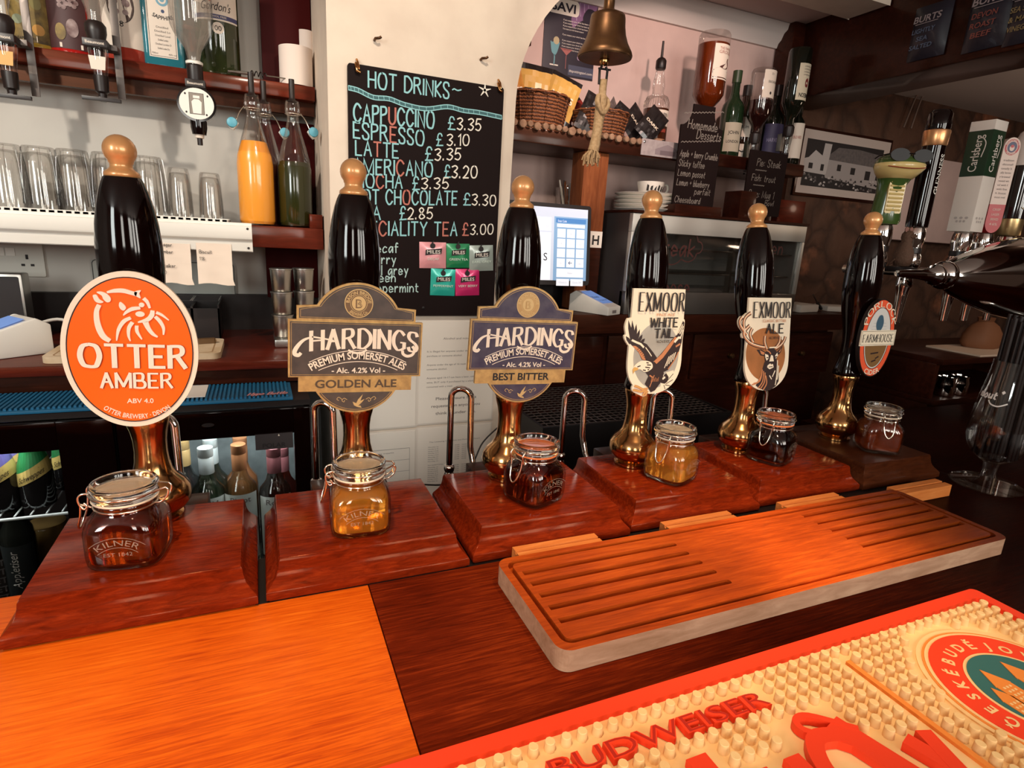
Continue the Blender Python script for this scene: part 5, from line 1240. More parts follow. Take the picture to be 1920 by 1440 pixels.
# ---------------------------------------------------------------- wall and counter below the shelf
t = thing('wall_socket', 'white double socket on the wall at far left', 'socket', ((-0.5702, 1.948, 0.2878)[0]-0.035, 1.9495, (-0.5702, 1.948, 0.2878)[2]))
mb = MB(); mb.slab(rrect(-0.080, 0.080, -0.043, 0.043, 0.004), FRONT(), 0.0, 0.009); mb.build('plate', mat('socket_plastic', (0.60, 0.57, 0.50), 0.35), t, bevel=0.0015)
mb = MB(); Fz = FRONT(0, -0.009, 0)
for k in (-1, 1): mb.slab(rect(k*0.011-0.0095, k*0.011+0.0095, 0.010, 0.030), Fz, 0.0, 0.002)
mb.build('switches', M_white, t, bevel=0.0006)
for cx_ in (-0.044, 0.044): MB().slab(rect(cx_-0.003, cx_+0.003, 0.002, 0.014), Fz, 0, 0.0004).slab(rect(cx_-0.014, cx_-0.006, -0.016, -0.010), Fz, 0, 0.0004).slab(rect(cx_+0.006, cx_+0.014, -0.016, -0.010), Fz, 0, 0.0004).build('pin_holes', M_ink, t)
# wall board and caddy
a, b = (-0.4214, 1.94, 0.2921), (-0.0672, 1.94, 0.1911)
mb = MB(); mb.slab(rrect(a[0], b[0], b[2]-0.03, a[2]+0.004, 0.012), FRONT(0, 1.949, 0), 0.0, 0.010); mb.line(rrect(a[0]+0.002, b[0]-0.002, b[2]-0.028, a[2]+0.002, 0.011), 0.002, FRONT(0, 1.949, 0), 0.0102, 1, closed=True)
tag(mb.build('backing_board', [mat('grey_green_board', (0.42, 0.43, 0.39), 0.25, coat=0.4), M_ink], bevel=0.001), 'pale grey green board with a dark outline on the wall behind the counter', 'board')
CT = 0.100
ct_ = thing('back_counter', 'dark red wooden counter running behind the bar at left', 'counter', (0, 0, CT))
MB().box(-2.4, 0.163, 1.475, 1.948, -0.022, 0).build('worktop', M_redwood, ct_, bevel=0.004)
MB().box(-2.4, 0.163, 1.492, 1.51, -0.058, -0.022).build('front_rail', M_darkwood, ct_)
a, b = (-0.2359, 1.86, 0.1989), (-0.1047, 1.86, 0.1077)
t = thing('plastic_caddy', 'black plastic box with two compartments on the back counter', 'caddy', ((a[0]+b[0])/2, 1.82, CT+0.0005))
w = (b[0]-a[0])/2
mb = MB(); mb.box(-w, w, -0.06, -0.056, 0, 0.085).box(-w, w, 0.056, 0.06, 0, 0.105).box(-w, -w+0.004, -0.06, 0.06, 0, 0.095).box(w-0.004, w, -0.06, 0.06, 0, 0.095).box(-w, w, -0.06, 0.06, 0, 0.004).box(-0.003, 0.003, -0.06, 0.06, 0, 0.09)
mb.build('box', M_blackmatt, t)
mb = MB(); mb.line(rect(-w, -0.002, -0.06, 0.06), 0.003, TOP(0, 0, 0.1055), 0, 0, closed=True); mb.line(rect(0.002, w, -0.06, 0.06), 0.003, TOP(0, 0, 0.1055), 0, 0, closed=True); mb.build('rim', mat('grey_rim', (0.22, 0.20, 0.18), 0.4), t)
# notes hanging from the trunking
for (x0, x1, yb, xt, lb, lines) in ((296, 362, 532, 350, 'handwritten note hanging beside the far left pump handle', ('Lager', 'amber', '', 'stalker', ' :)')), (367, 438, 533, 436, 'handwritten note hanging at the right end of the trunking', ('', 'Biscuit', '118'))):
    pa, pb = {296: ((-0.2224, 1.67, 0.3566), (-0.1541, 1.67, 0.2594)), 367: ((-0.1411, 1.67, 0.3604), (-0.062, 1.67, 0.2598))}[x0]
    wd = pb[0]-pa[0]; hh_ = pa[2]-pb[2]
    t = thing('paper_note', lb, 'note', ((pa[0]+pb[0])/2, 1.6715, pb[2]), 0, 'notes hanging from the trunking')
    vs = []; nn = 8; mm = 6
    for j in range(nn+1):
        for i in range(mm+1):
            u, v = -wd/2 + wd*i/mm, hh_*j/nn
            vs.append((u + (0.004 if j == 0 and i == mm else 0), -0.010*(1-j/nn)**1.5*(1+0.3*math.sin(i*1.3)) - 0.0012*math.sin(j*2.1+i*0.8)*(j < nn), v + 0.003*math.sin(i*0.9)*(j == 0)))
    mb = MB(); mb.add(vs, [(j*(mm+1)+i, j*(mm+1)+i+1, (j+1)*(mm+1)+i+1, (j+1)*(mm+1)+i) for j in range(nn) for i in range(mm)])
    mb.build('sheet', mat('note_paper', (0.80, 0.66, 0.54), 0.85), t, smooth=60)
    mb = MB()
    for k, s in enumerate(lines): mb.pen(s, -wd*0.42, hh_*(0.92 - 0.17*k), 0.008, lambda u, v, d=0, hh_=hh_: (u, -0.010*max(0, 1-v/hh_)**1.5*1.3 - 0.0035 - d, v), 0, 0, wt=0.0009, jitter=0.05)
    mb.build('handwriting', M_ink, t)
# speaker, card machine, cable, chopping board, shakers
a = (-0.5755, 1.78, 0.1687)
t = thing('table_speaker', 'small black speaker with a white round control, at left edge', 'speaker', (a[0]-0.004, 1.80, CT+0.0005))
MB().box(-0.05, 0.05, -0.025, 0.03, 0.0, 0.165).build('cabinet', M_steel, t, bevel=0.006)
mb = MB(); mb.slab(rrect(-0.044, 0.044, 0.012, 0.158, 0.004), FRONT(0, -0.0252, 0), 0, 0.001); mb.build('front_grille', M_blackmatt, t)
mb = MB(); mb.slab(ellipse(0.026, 0.055, 0.0135, 0.0135, 28), FRONT(0, -0.026, 0), 0, 0.002); mb.strip(ellipse(0.026, 0.055, 0.0075, 0.0075, 28), ellipse(0.026, 0.055, 0.0045, 0.0045, 28), FRONT(0, -0.026, 0), 0.0025, 1); mb.build('control_dial', [M_white, M_papergrey], t)
def card_machine(label, loc, rz, k=1.0):
    t = thing('card_machine', label, 'card machine', loc, rz)
    side = [(-0.085, 0.0), (0.085, 0.0), (0.085, 0.060), (0.060, 0.075), (-0.085, 0.030)]
    mb = MB(); mb.loft([[(x*k, a*k, b*k) for a, b in side] for x in (-0.042, -0.038, 0.038, 0.042)]); mb.build('casing', M_white, t, bevel=0.005*k)
    S2 = lambda u, v, d=0: (u*k, (-0.085 + v*0.955)*k, (0.0305 + v*0.31 + d)*k)
    mb = MB(); mb.flat(rect(-0.033, 0.033, 0.030, 0.135), S2, 0.0012); mb.build('screen', mat('blue_screen', (0.16, 0.28, 0.62), 0.15, emit=0.45), t)
    mb = MB(); mb.text('Ready', -0.012, 0.075, 0.012, S2, 0.002); mb.text('for payment', 0.0, 0.05, 0.009, S2, 0.002, w=0.05); mb.build('screen_text', M_ink, t)
    mb = MB(); mb.flat(rect(-0.012, 0.012, 0.006, 0.016), FRONT(0, -0.0852*k, 0)); mb.build('paper_slot', M_papergrey, t)
    return t
a = (-0.5094, 1.6, 0.1083)
card_machine('white card machine with a blue screen at the left edge', (a[0]-0.035, 1.60, CT+0.0005), -0.9, 1.1)
mb = MB(); pts = [(-0.5129, 1.75, 0.1508), (-0.4676, 1.78, 0.166), (-0.4067, 1.8, 0.1493), (-0.3268, 1.72, 0.1066)]
pts = [(-0.50, 1.74, CT+0.05), (-0.46, 1.77, CT+0.055), (-0.40, 1.76, CT+0.020), (-0.33, 1.70, CT+0.004), (-0.26, 1.66, CT+0.004)]
mb.tube(smooth_path(pts, 6), 0.004, 8); tag(mb.build('power_cable', M_white, smooth=60), 'white cable curling over the back counter behind the otter pump', 'cable')
a, b = (-0.4378, 1.53, 0.1017), (-0.0934, 1.53, 0.101)
t = thing('chopping_board', 'worn cream chopping board lying on the back counter', 'chopping board', ((a[0]+b[0])/2, 1.60, CT+0.0005))
w = (b[0]-a[0])/2
mb = MB(); mb.slab(rrect(-w, w, -0.10, 0.10, 0.02), TOP(), 0.0, 0.014); mb.build('board', mat('worn_cream_plastic', (0.70, 0.55, 0.38), 0.6, noise=(0.52, 0.36, 0.20), scale=16), t, bevel=0.002)
mb = MB(); mb.line(rrect(-w+0.018, w-0.018, -0.085, 0.085, 0.012), 0.003, TOP(0, 0, 0.0142), 0, 0, closed=True); mb.build('juice_groove', mat('groove_brown', (0.35, 0.20, 0.09), 0.7), t)
kn = thing('kitchen_knife', 'dark handled knife lying on the cream chopping board', 'knife', ((a[0]+b[0])/2 + w*0.50, 1.62, CT+0.0150), 0.25)
mb = MB(); mb.slab([(-0.055, -0.010), (-0.03, -0.012), (0.03, -0.010), (0.03, 0.006), (-0.055, 0.004)], TOP(), 0.0, 0.002); mb.build('blade', M_steel, kn)
mb = MB(); mb.slab(rrect(0.028, 0.070, -0.011, 0.007, 0.005), TOP(), 0.0, 0.012); mb.build('handle', mat('knife_brown', (0.12, 0.06, 0.02), 0.5), kn, bevel=0.002)
a = (0.0585, 1.64, 0.0923)
t = thing('steel_tray', 'shallow silver tray under the steel shakers', 'tray', (a[0]+0.055, 1.68, CT+0.0005))
MB().box(-0.085, 0.075, -0.06, 0.06, 0.0, 0.022).build('dish', M_steel, t, bevel=0.005)
cup = [(0.021, 0.0), (0.023, 0.002), (0.0265, 0.056), (0.0280, 0.057), (0.0280, 0.060), (0.0, 0.060)]
b0 = (0.052, 1.66, 0.1105)
for (dx, dy, n) in ((0, 0, 3), (0.058, 0.03, 3)):
    for k in range(n):
        t = thing('steel_shaker', ['bottom steel cup of the %s stack on the silver tray', 'middle steel cup of the %s stack on the silver tray', 'top steel cup of the %s stack on the silver tray'][k] % ('nearer' if dx == 0 else 'farther'), 'steel cup', (b0[0]+dx, 1.665+dy, CT+0.0230 + k*0.0605), 0, 'stacked steel cups')
        MB().lathe(cup, seg=32).build('cup_body', M_steel, t, smooth=50)

# ---------------------------------------------------------------- bottle cooler with two glass doors
FZ = 0.038
fr = thing('bottle_cooler', 'black bottle cooler with glass doors under the back counter', 'bottle cooler', (0, 0, -1.08))
zt = FZ + 1.08
mb = MB()
mb.box(-1.3, 0.092, 1.332, 1.92, zt-0.012, zt).box(-1.3, 0.092, 1.332, 1.92, 0.0, 0.10).box(-1.3, 0.092, 1.90, 1.92, 0.10, zt-0.012).box(0.078, 0.092, 1.345, 1.90, 0.10, zt-0.012).box(-1.3, -1.286, 1.345, 1.90, 0.10, zt-0.012).box(-0.29, -0.27, 1.345, 1.90, 0.10, zt-0.012)
mb.build('carcass', M_blackmatt, fr)
MB().box(-0.268, 0.076, 1.60, 1.61, 0.10, zt-0.014).build('inner_panel', mat('cooler_liner', (0.22, 0.25, 0.25), 0.5, noise=(0.16, 0.18, 0.18), scale=40), fr)
def cooler_door(x0, x1, gx0, gx1, gz1):
    d = MB(); z0, z1 = 0.11, zt - 0.014
    d.box(x0, gx0, 1.318, 1.344, z0, z1).box(gx1, x1, 1.318, 1.344, z0, z1).box(gx0, gx1, 1.318, 1.344, gz1, z1).box(gx0, gx1, 1.318, 1.344, z0, z0+0.08)
    o = d.build('door', M_black, fr, bevel=0.0015)
    MB().box(gx0, gx1, 1.329, 1.333, z0+0.08, gz1).build('door_glass', M_pane, o)
    return o
d1 = cooler_door(-0.278, 0.090, -0.182, 0.0545, (-0.0656, 1.318, -0.034)[2]+1.08)
d2 = cooler_door(-1.0, -0.284, -0.93, -0.376, (-0.4179, 1.318, -0.0333)[2]+1.08)
mb = MB(); c_ = (-0.1148, 1.318, -0.0022); mb.strip(ellipse(c_[0], c_[2]+1.08, 0.017, 0.0075, 30), ellipse(c_[0], c_[2]+1.08, 0.012, 0.0045, 30), FRONT(0, 1.3175, 0), 0.0006); mb.flat(ellipse(c_[0], c_[2]+1.08, 0.012, 0.0045, 30), FRONT(0, 1.3175, 0), 0.0003, 1)
mb.build('door_badge', [M_chrome, M_blackmatt], d1)
a, b = (-0.0254, 1.318, -0.0314), (0.0509, 1.318, -0.0672)
mb = MB(); mb.slab(rect(a[0], b[0]+0.001, b[2]+1.08, a[2]+1.08), FRONT(0, 1.3175, 0), 0, 0.002)
mb.text('POLAR', (a[0]+b[0])/2, b[2]+1.08+0.004, 0.0105, FRONT(0, 1.3175, 0), 0.0022, 1, w=0.048, off=0.02); mb.flat([((a[0]+b[0])/2+0.008, a[2]+1.08-0.006), ((a[0]+b[0])/2+0.012, a[2]+1.08-0.006), ((a[0]+b[0])/2+0.010, a[2]+1.08-0.001)], FRONT(0, 1.3175, 0), 0.0023, 2)
mb.build('maker_plate', [mat('plate_grey', (0.045, 0.034, 0.034), 0.5), mat('plate_letter', (0.016, 0.012, 0.012), 0.5), M_cream], d1)
# cooler lights
for x in (-0.06, -0.62):
    l = bpy.data.lights.new('cooler_light', 'AREA'); l.shape = 'RECTANGLE'; l.size = 0.34; l.size_y = 0.03; l.energy = 2.2; l.color = (0.86, 0.96, 1.0)
    o = bpy.data.objects.new('cooler_light', l); COL.objects.link(o); o.location = (x, 1.39, FZ-0.020); o.rotation_euler = (0.25, 0, 0)
# wire shelf
sz = (-0.4479, 1.36, -0.1869)[2]
def wire_shelf(x0, x1, z, label):
    mb = MB(); yb = 1.86 if x0 < -0.3 else 1.595; mb.tube([(x0, 1.362, z), (x1, 1.362, z)], 0.0032, 8); mb.tube([(x0, yb, z), (x1, yb, z)], 0.0032, 8)
    n_ = int((x1-x0)/0.026)
    for k in range(n_+1): mb.tube([(x0 + (x1-x0)*k/n_, 1.362, z+0.004), (x0 + (x1-x0)*k/n_, yb, z+0.004)], 0.0018, 6)
    o = mb.build('wire_shelf', mat('white_wire', (0.78, 0.78, 0.74), 0.35), smooth=50); tag(o, label, 'wire shelf', 'wire shelves in the bottle cooler')
wire_shelf(-1.27, -0.292, sz, 'white wire shelf under the soft drink bottles in the left cooler door')
wire_shelf(-0.266, 0.074, -0.385, 'white wire shelf under the wine bottles in the right cooler door')
# soft drink bottles on the wire shelf
sp_ = [(0.022, 0.0), (0.0295, 0.003), (0.0300, 0.010), (0.0300, 0.070), (0.0275, 0.090), (0.0200, 0.118), (0.0150, 0.145), (0.0135, 0.165), (0.0145, 0.168), (0.0145, 0.180), (0, 0.180)]
def soda(label, x, y, wrap, text):
    def lab(mb):
        # coloured neck sleeve with a slanted yellow band
        n_ = 28; vs = []; fs = []
        zs = [0.062, 0.075, 0.090, 0.105, 0.118, 0.130, 0.145, 0.160]
        import bisect
        def rad(z):
            for (r0, z0), (r1, z1) in zip(sp_, sp_[1:]):
                if z0 <= z <= z1 and z1 > z0: return r0 + (r1-r0)*(z-z0)/(z1-z0)
            return 0.03
        for z in zs:
            for k in range(n_): 
                a = 2*PI*k/n_; zz = z + (0.016*math.cos(a) if z < 0.14 else 0); r = rad(zz) + 0.0006
                vs.append((r*math.cos(a), r*math.sin(a), zz))
        for i in range(len(zs)-1):
            for k in range(n_): fs.append(((i*n_+k, i*n_+(k+1) % n_, (i+1)*n_+(k+1) % n_, (i+1)*n_+k), 1 if i < 2 else 0))
        for f, mi in fs: mb.add([vs[i] for i in f], [(0, 1, 2, 3)], mi)
        def fn(u, v, d=0):
            a = -PI/2 + u/0.029; z = v + 0.016*math.cos(a); r = rad(z) + 0.0012 + d
            return (r*math.cos(a), r*math.sin(a), z)
        mb.text(text, 0.000, 0.0675, 0.0125, fn, 0, 2, w=0.046, slant=0.2)
    return bottle('soda_bottle', label, (x, y, sz+0.0065), sp_, mat('cola_glass', (0.012, 0.010, 0.010), 0.08, coat=1.0), [('neck_sleeve', lab, [wrap, mat('yellow_band', (0.80, 0.55, 0.16), 0.5), M_ink]), ('cap', [(0.0155, 0.170), (0.0155, 0.184), (0, 0.184)], M_blackmatt)], 'soft drink bottles in the cooler')
SG = mat('green_sleeve', (0.02, 0.20, 0.055), 0.4); SV = mat('violet_sleeve', (0.20, 0.16, 0.46), 0.4)
a = (-0.4469, 1.41, -0.1994); b = (-0.5049, 1.41, -0.191); c = (-0.501, 1.47, -0.2207)
soda('soft drink bottle with a green neck and slanted yellow band', a[0], 1.410, SG, 'Schweppes')
soda('soft drink bottle with a violet neck at the left edge of the cooler', b[0], 1.410, SV, 'Schweppes')
soda('violet necked soft drink bottle behind the two front ones', c[0], 1.480, SV, 'Schweppes')
soda('green necked soft drink bottle behind, at the door edge', a[0]+0.038, 1.490, SG, 'Schweppes')
# bottles below the wire shelf
bz = -0.46
def cooler_bottle(label, x, y, r, h, glass, draw=None, lm=None, capm=None, z=bz, shoulder=0.6, group='bottles at the bottom of the cooler'):
    prof = [(r*0.9, 0.0), (r, 0.004), (r, h*shoulder), (r*0.9, h*(shoulder+0.07)), (r*0.45, h*(shoulder+0.18)), (0.0145, h*(shoulder+0.23)), (0.0140, h*0.98), (0, h*0.98)]
    parts = [('cap', [(0.0155, h*0.80), (0.0160, h*0.801), (0.0160, h*0.995), (0, h)], capm or M_blackmatt)]
    if draw: parts.append(('paper_label', draw, lm))
    return bottle('chilled_bottle', label, (x, y, z), prof, glass, parts, group)
a = (-0.4946, 1.42, -0.3228); b = (-0.5301, 1.42, -0.3161); c = (-0.471, 1.49, -0.3413)
def d_app(mb):
    curved_label(mb, 0.0295, 0.03, 0.20, 1.2, 0); f = lab_fn(0.0295)
    g = lambda u, v, d=0: f(-v, u, d)
    mb.text('Appletiser', 0.145, -0.004, 0.016, g, 0.0004, 1, w=0.085, slant=0.2); curved_label(mb, 0.0297, 0.055, 0.075, 1.2, 1)
cooler_bottle('black labelled bottle with pale script below the wire shelf', a[0], 1.415, 0.0295, 0.27, mat('dark_bottle', (0.015, 0.016, 0.012), 0.1, coat=0.8), d_app, [mat('black_label', (0.022, 0.024, 0.022), 0.6), M_paper], shoulder=0.78)
def d_net(mb):
    curved_label(mb, 0.0295, 0.06, 0.17, 1.3, 0); f = lab_fn(0.0295)
    for k in range(5): mb.text('NET', 0, 0.075 + 0.02*k, 0.014, f, 0.0004, 1, w=0.034, off=0.02)
cooler_bottle('dark bottle with a lettered label at the bottom left corner of the cooler', b[0]-0.004, 1.425, 0.0285, 0.25, mat('dark_bottle2', (0.02, 0.014, 0.01), 0.1, coat=0.8), d_net, [mat('brown_label', (0.045, 0.032, 0.026), 0.6), M_papergrey], shoulder=0.68)
t = thing('chilled_jar', 'brown jar with a black lid lettered in white', 'jar', (c[0]+0.004, 1.492, bz))
MB().lathe([(0.036, 0.0), (0.040, 0.005), (0.041, 0.18), (0.036, 0.20), (0.0, 0.20)], seg=28).build('jar_body', mat('ochre_jar', (0.20, 0.11, 0.03), 0.4), t, smooth=50)
lid_z = (-0.4597, 1.46, -0.2605)[2] - bz
MB().lathe([(0.033, 0.198), (0.036, lid_z-0.022), (0.036, lid_z), (0.0, lid_z)], seg=28).build('lid', M_blackmatt, t, smooth=40)
mb = MB(); mb.text('FR', 0, lid_z-0.019, 0.017, lab_fn(0.036), 0, 0, w=0.032, off=0.02); mb.build('lid_lettering', M_paper, t)
MB().box(-1.28, -0.30, 1.362, 1.88, 0, 0.010).build('cooler_base_shelf', M_blackmatt, loc=(0, 0, bz-0.0105)); tag(bpy.data.objects['cooler_base_shelf'], 'black bottom shelf of the cooler behind the left door', 'shelf')
# wine bottles behind the right door
wz = -0.380
WINE = [(340, 838, 1.480, 'pale gold screw cap', (0.55, 0.36, 0.15), (0.012, 0.012, 0.012), 'dark wine bottle with a pale gold cap, leftmost in the right cooler door', None),
        (384, 842, 1.400, 'pale blue cap', (0.62, 0.66, 0.64), (0.45, 0.47, 0.42), 'clear wine bottle with a pale blue cap and a white lettered label', 'EREM'),
        (393, 824, 1.480, 'pale blue cap', (0.58, 0.64, 0.63), (0.30, 0.34, 0.28), 'white wine bottle with a pale cap, second row behind the lettered label', None),
        (446, 838, 1.400, 'copper cap', (0.42, 0.17, 0.07), (0.48, 0.47, 0.42), 'clear wine bottle with a copper cap and pale script label', 'Pinot'),
        (449, 822, 1.480, 'copper cap', (0.42, 0.18, 0.08), (0.20, 0.08, 0.03), 'amber wine bottle with a copper cap in the second row', None),
        (512, 840, 1.400, 'dusky pink cap', (0.34, 0.12, 0.13), (0.40, 0.36, 0.34), 'clear wine bottle with a dusky pink cap at the right of the cooler door', 'Rose'),
        (528, 838, 1.480, 'dusky pink cap', (0.34, 0.12, 0.13), (0.30, 0.10, 0.07), 'rose wine bottle with a pink cap in the second row', None)]
WTOP = {340: (-0.1867, 1.48, -0.0864), 384: (-0.1317, 1.4, -0.0797), 393: (-0.1277, 1.48, -0.0877), 446: (-0.064, 1.4, -0.0784), 449: (-0.0631, 1.48, -0.0894), 512: (0.0105, 1.4, -0.0933), 528: (0.0309, 1.48, -0.1245)}
for px, py, y, _, cc, gc, lb, word in WINE:
    q = WTOP[px]; h = q[2] - wz; r = 0.0365
    pr = [(r*0.9, 0.0), (r, 0.004), (r, h-0.116), (r*0.93, h-0.102), (r*0.55, h-0.082), (0.0150, h-0.064), (0.0140, h-0.002), (0, h-0.002)]
    parts = [('screw_cap', [(0.0158, h-0.062), (0.0160, h-0.061), (0.0160, h-0.024), (0.0150, h-0.0225), (0.0160, h-0.021), (0.0160, h-0.001), (0.0145, h), (0, h)], mat('cap_%d' % px, cc, 0.35, 0.3))]
    if word:
        def dl(mb, h=h, word=word):
            curved_label(mb, r, max(h-0.30, 0.02), h-0.112, 1.1, 0); mb.text(word, 0, h-0.132, 0.014, lab_fn(r), 0.0004, 1, w=0.044, off=0.01)
        parts.append(('paper_label', dl, [mat('wine_label', (0.66, 0.68, 0.62), 0.7), M_papergrey]))
    bottle('wine_bottle', lb, (q[0], y, wz), pr, thin_glass('wine_glass_%d' % px, tuple(min(0.9, 1.9*g) for g in gc), gc, base=0.08) if px not in (340, 449) else mat('wine_glass_%d' % px, gc, 0.08, coat=0.9), parts, 'wine bottles in the cooler')
# blue ribbed bar mat lying on the cooler
bx0, bx1, by0, by1 = -1.05, 0.056, 1.334, 1.472
t = thing('ribbed_mat', 'blue ribbed rubber mat lying along the top of the cooler', 'bar mat', (0, 0, FZ+0.0005))
MB().box(bx0, bx1, by0, by1, 0, 0.006).build('base_sheet', M_bluemat, t, bevel=0.001)
mb = MB()
for k in range(int((bx1-bx0-0.02)/0.0085)): mb.box(bx1-0.014-k*0.0085, bx1-0.014-k*0.0085+0.0045, by0+0.008, by1-0.008, 0.006, 0.0105)
tag(mb.build('ribs', M_bluemat, t), None, None, kind='stuff')
a = (-0.0363, 1.37, 0.0358); b = (0.0427, 1.37, 0.0437)
mb = MB(); mb.pen('Hype Bottle', a[0], by0+0.014, 0.020, TOP(0, 0, 0.0112), 0, 0, wt=0.0035, w=b[0]-a[0], slant=0.3); mb.build('pink_script', mat('pink_print', (0.62, 0.26, 0.26), 0.5), t)
a = (-0.1383, 1.39, 0.0436)
tag(MB().box(-0.019, 0.019, -0.05, 0.05, 0, 0.0012).build('white_card', M_paper, loc=(a[0], 1.405, FZ+0.0115)), 'small white card lying on the blue ribbed mat', 'card')

# ---------------------------------------------------------------- chalk menu on the cream wall
BY = 1.508
a, b = (0.209, 1.508, 0.7829), (0.5939, 1.508, 0.2009)
bt, bb = (0.209, 1.508, 0.7829)[2], (0.5939, 1.508, 0.2009)[2]
bl_, br_ = (0.209, 1.508, 0.7829)[0], (0.5956, 1.508, 0.5033)[0]
t = thing('menu_chalkboard', 'tall black chalkboard listing hot drinks and prices, hung on the cream wall', 'chalkboard', ((bl_+br_)/2, BY+0.0115, bb))
bw, bh = br_-bl_, bt-bb
ox_, oz_ = (bl_+br_)/2, bb
mb = MB(); mb.slab(rrect(-bw/2, bw/2, 0, bh, 0.006), FRONT(), 0, 0.0115); mb.build('board', M_chalkboard, t, bevel=0.001)
BF = lambda u, v, d=0: (u - ox_, -0.0117 - d, v - oz_)
mb = MB()
def row(s, p, q, h, mi=0, cols=None, wt=None):
    sl_ = (q[2]-p[2]) / (q[0]-p[0])
    fn = lambda u, v, d=0: BF(p[0]+u, p[2]+v+sl_*u, d)
    mb.pen(s, 0, 0, h, fn, 0.0002, mi, wt=wt or h*0.118, w=q[0]-p[0], cols=cols, jitter=0.01)
row('HOT DRINKS', (0.2554, 1.5, 0.7376), (0.4501, 1.5, 0.7396), 0.034); row('~', (0.4594, 1.5, 0.7493), (0.4814, 1.5, 0.7498), 0.026)
row('CAPPUCCINO', (0.2218, 1.5, 0.6601), (0.4141, 1.5, 0.6661), 0.037, cols={4: 2}); row('\u00a3', (0.4508, 1.5, 0.6691), (0.4688, 1.5, 0.67), 0.028); row('3.35', (0.4744, 1.5, 0.6706), (0.5366, 1.5, 0.6753), 0.027, 1)
row('ESPRESSO', (0.2202, 1.5, 0.6239), (0.3893, 1.5, 0.623), 0.034, cols={4: 2}); row('\u00a3', (0.4217, 1.5, 0.6276), (0.4382, 1.5, 0.6294), 0.027); row('3.10', (0.4492, 1.5, 0.6305), (0.5067, 1.5, 0.6366), 0.026, 1)
row('LATTE', (0.2247, 1.5, 0.5855), (0.3262, 1.5, 0.5884), 0.032, cols={2: 2}); row('\u00a3', (0.394, 1.5, 0.59), (0.413, 1.5, 0.5919), 0.030); row('3.35', (0.4185, 1.5, 0.5924), (0.4852, 1.5, 0.6001), 0.027, 1)
row('AMERICANO', (0.2205, 1.5, 0.5433), (0.4125, 1.5, 0.5528), 0.034, cols={5: 2}); row('\u00a3', (0.4444, 1.5, 0.5543), (0.4598, 1.5, 0.5556), 0.028); row('3.20', (0.464, 1.5, 0.5547), (0.5314, 1.5, 0.5605), 0.029, 1)
row('MOCHA', (0.2201, 1.5, 0.5118), (0.3359, 1.5, 0.5187), 0.031, cols={2: 2}); row('\u00a3', (0.3627, 1.5, 0.5183), (0.3803, 1.5, 0.5197), 0.029); row('3.35', (0.3857, 1.5, 0.5214), (0.4549, 1.5, 0.5282), 0.026, 1)
row('HOT CHOCOLATE', (0.2197, 1.5, 0.4738), (0.479, 1.5, 0.4895), 0.033, cols={5: 2}); row('\u00a3', (0.4977, 1.5, 0.4908), (0.5167, 1.5, 0.4921), 0.028); row('3.30', (0.5211, 1.5, 0.4924), (0.5868, 1.5, 0.4943), 0.027, 1)
row('TEA', (0.2192, 1.5, 0.4366), (0.2822, 1.5, 0.4404), 0.031); row('\u00a3', (0.3312, 1.5, 0.4434), (0.3474, 1.5, 0.4457), 0.030); row('2.85', (0.3514, 1.5, 0.4459), (0.4147, 1.5, 0.4511), 0.027, 1)
row('SPECIALITY TEA', (0.2188, 1.5, 0.4001), (0.4815, 1.5, 0.4121), 0.033, cols={3: 2, 11: 2}); row('\u00a3', (0.4976, 1.5, 0.4143), (0.5138, 1.5, 0.4151), 0.030, 2); row('3.00', (0.5197, 1.5, 0.4168), (0.5829, 1.5, 0.4214), 0.026, 1)
for s, p, q in (('Decaf', (0.2532, 1.5, 0.3595), (0.3264, 1.5, 0.3624)), ('Berry', (0.2504, 1.5, 0.3321), (0.3211, 1.5, 0.3344)), ('Earl grey', (0.2424, 1.5, 0.303), (0.3529, 1.5, 0.3085)), ('Green', (0.2475, 1.5, 0.2873), (0.32, 1.5, 0.2888)), ('Peppermint', (0.2421, 1.5, 0.2606), (0.3802, 1.5, 0.2638))):
    row(s, p, q, 0.024, 3, wt=0.0027)
wv = [(0.2083, 1.5, 0.73), (0.2311, 1.5, 0.7275), (0.2651, 1.5, 0.7173), (0.3025, 1.5, 0.7188), (0.3408, 1.5, 0.711), (0.3931, 1.5, 0.7083), (0.4466, 1.5, 0.7199), (0.4881, 1.5, 0.7166), (0.5304, 1.5, 0.717), (0.5916, 1.5, 0.7133)]
wp = sm2([(p[0]+0.001, p[2]) for p in wv], 6, False)
mb.line([(u, v+0.0045) for u, v in wp], 0.0022, BF, 0.0002, 0); mb.line([(u, v-0.0045) for u, v in wp], 0.0022, BF, 0.0002, 0); mb.line(wp, 0.007, BF, 0.0001, 4)
for k in range(0, len(wp), 2): mb.line([(wp[k][0], wp[k][1]+0.004), (wp[k][0]+0.001, wp[k][1]-0.004)], 0.0012, BF, 0.00025, 0)
sx_, _, sz_ = (0.5437, 1.5, 0.7705)
for k in range(5):
    aa = 0.3 + k*2*PI/5; mb.line([(sx_, sz_), (sx_+0.017*math.cos(aa), sz_+0.017*math.sin(aa))], [0.006, 0.0015], BF, 0.0002, 1)
mb.build('chalk_lettering', [M_chalkblue, M_chalkwhite, M_chalkred, mat('mint_chalk', (0.46, 0.62, 0.58), 0.8), mat('teal_chalk_smudge', (0.05, 0.13, 0.14), 0.8)], t)
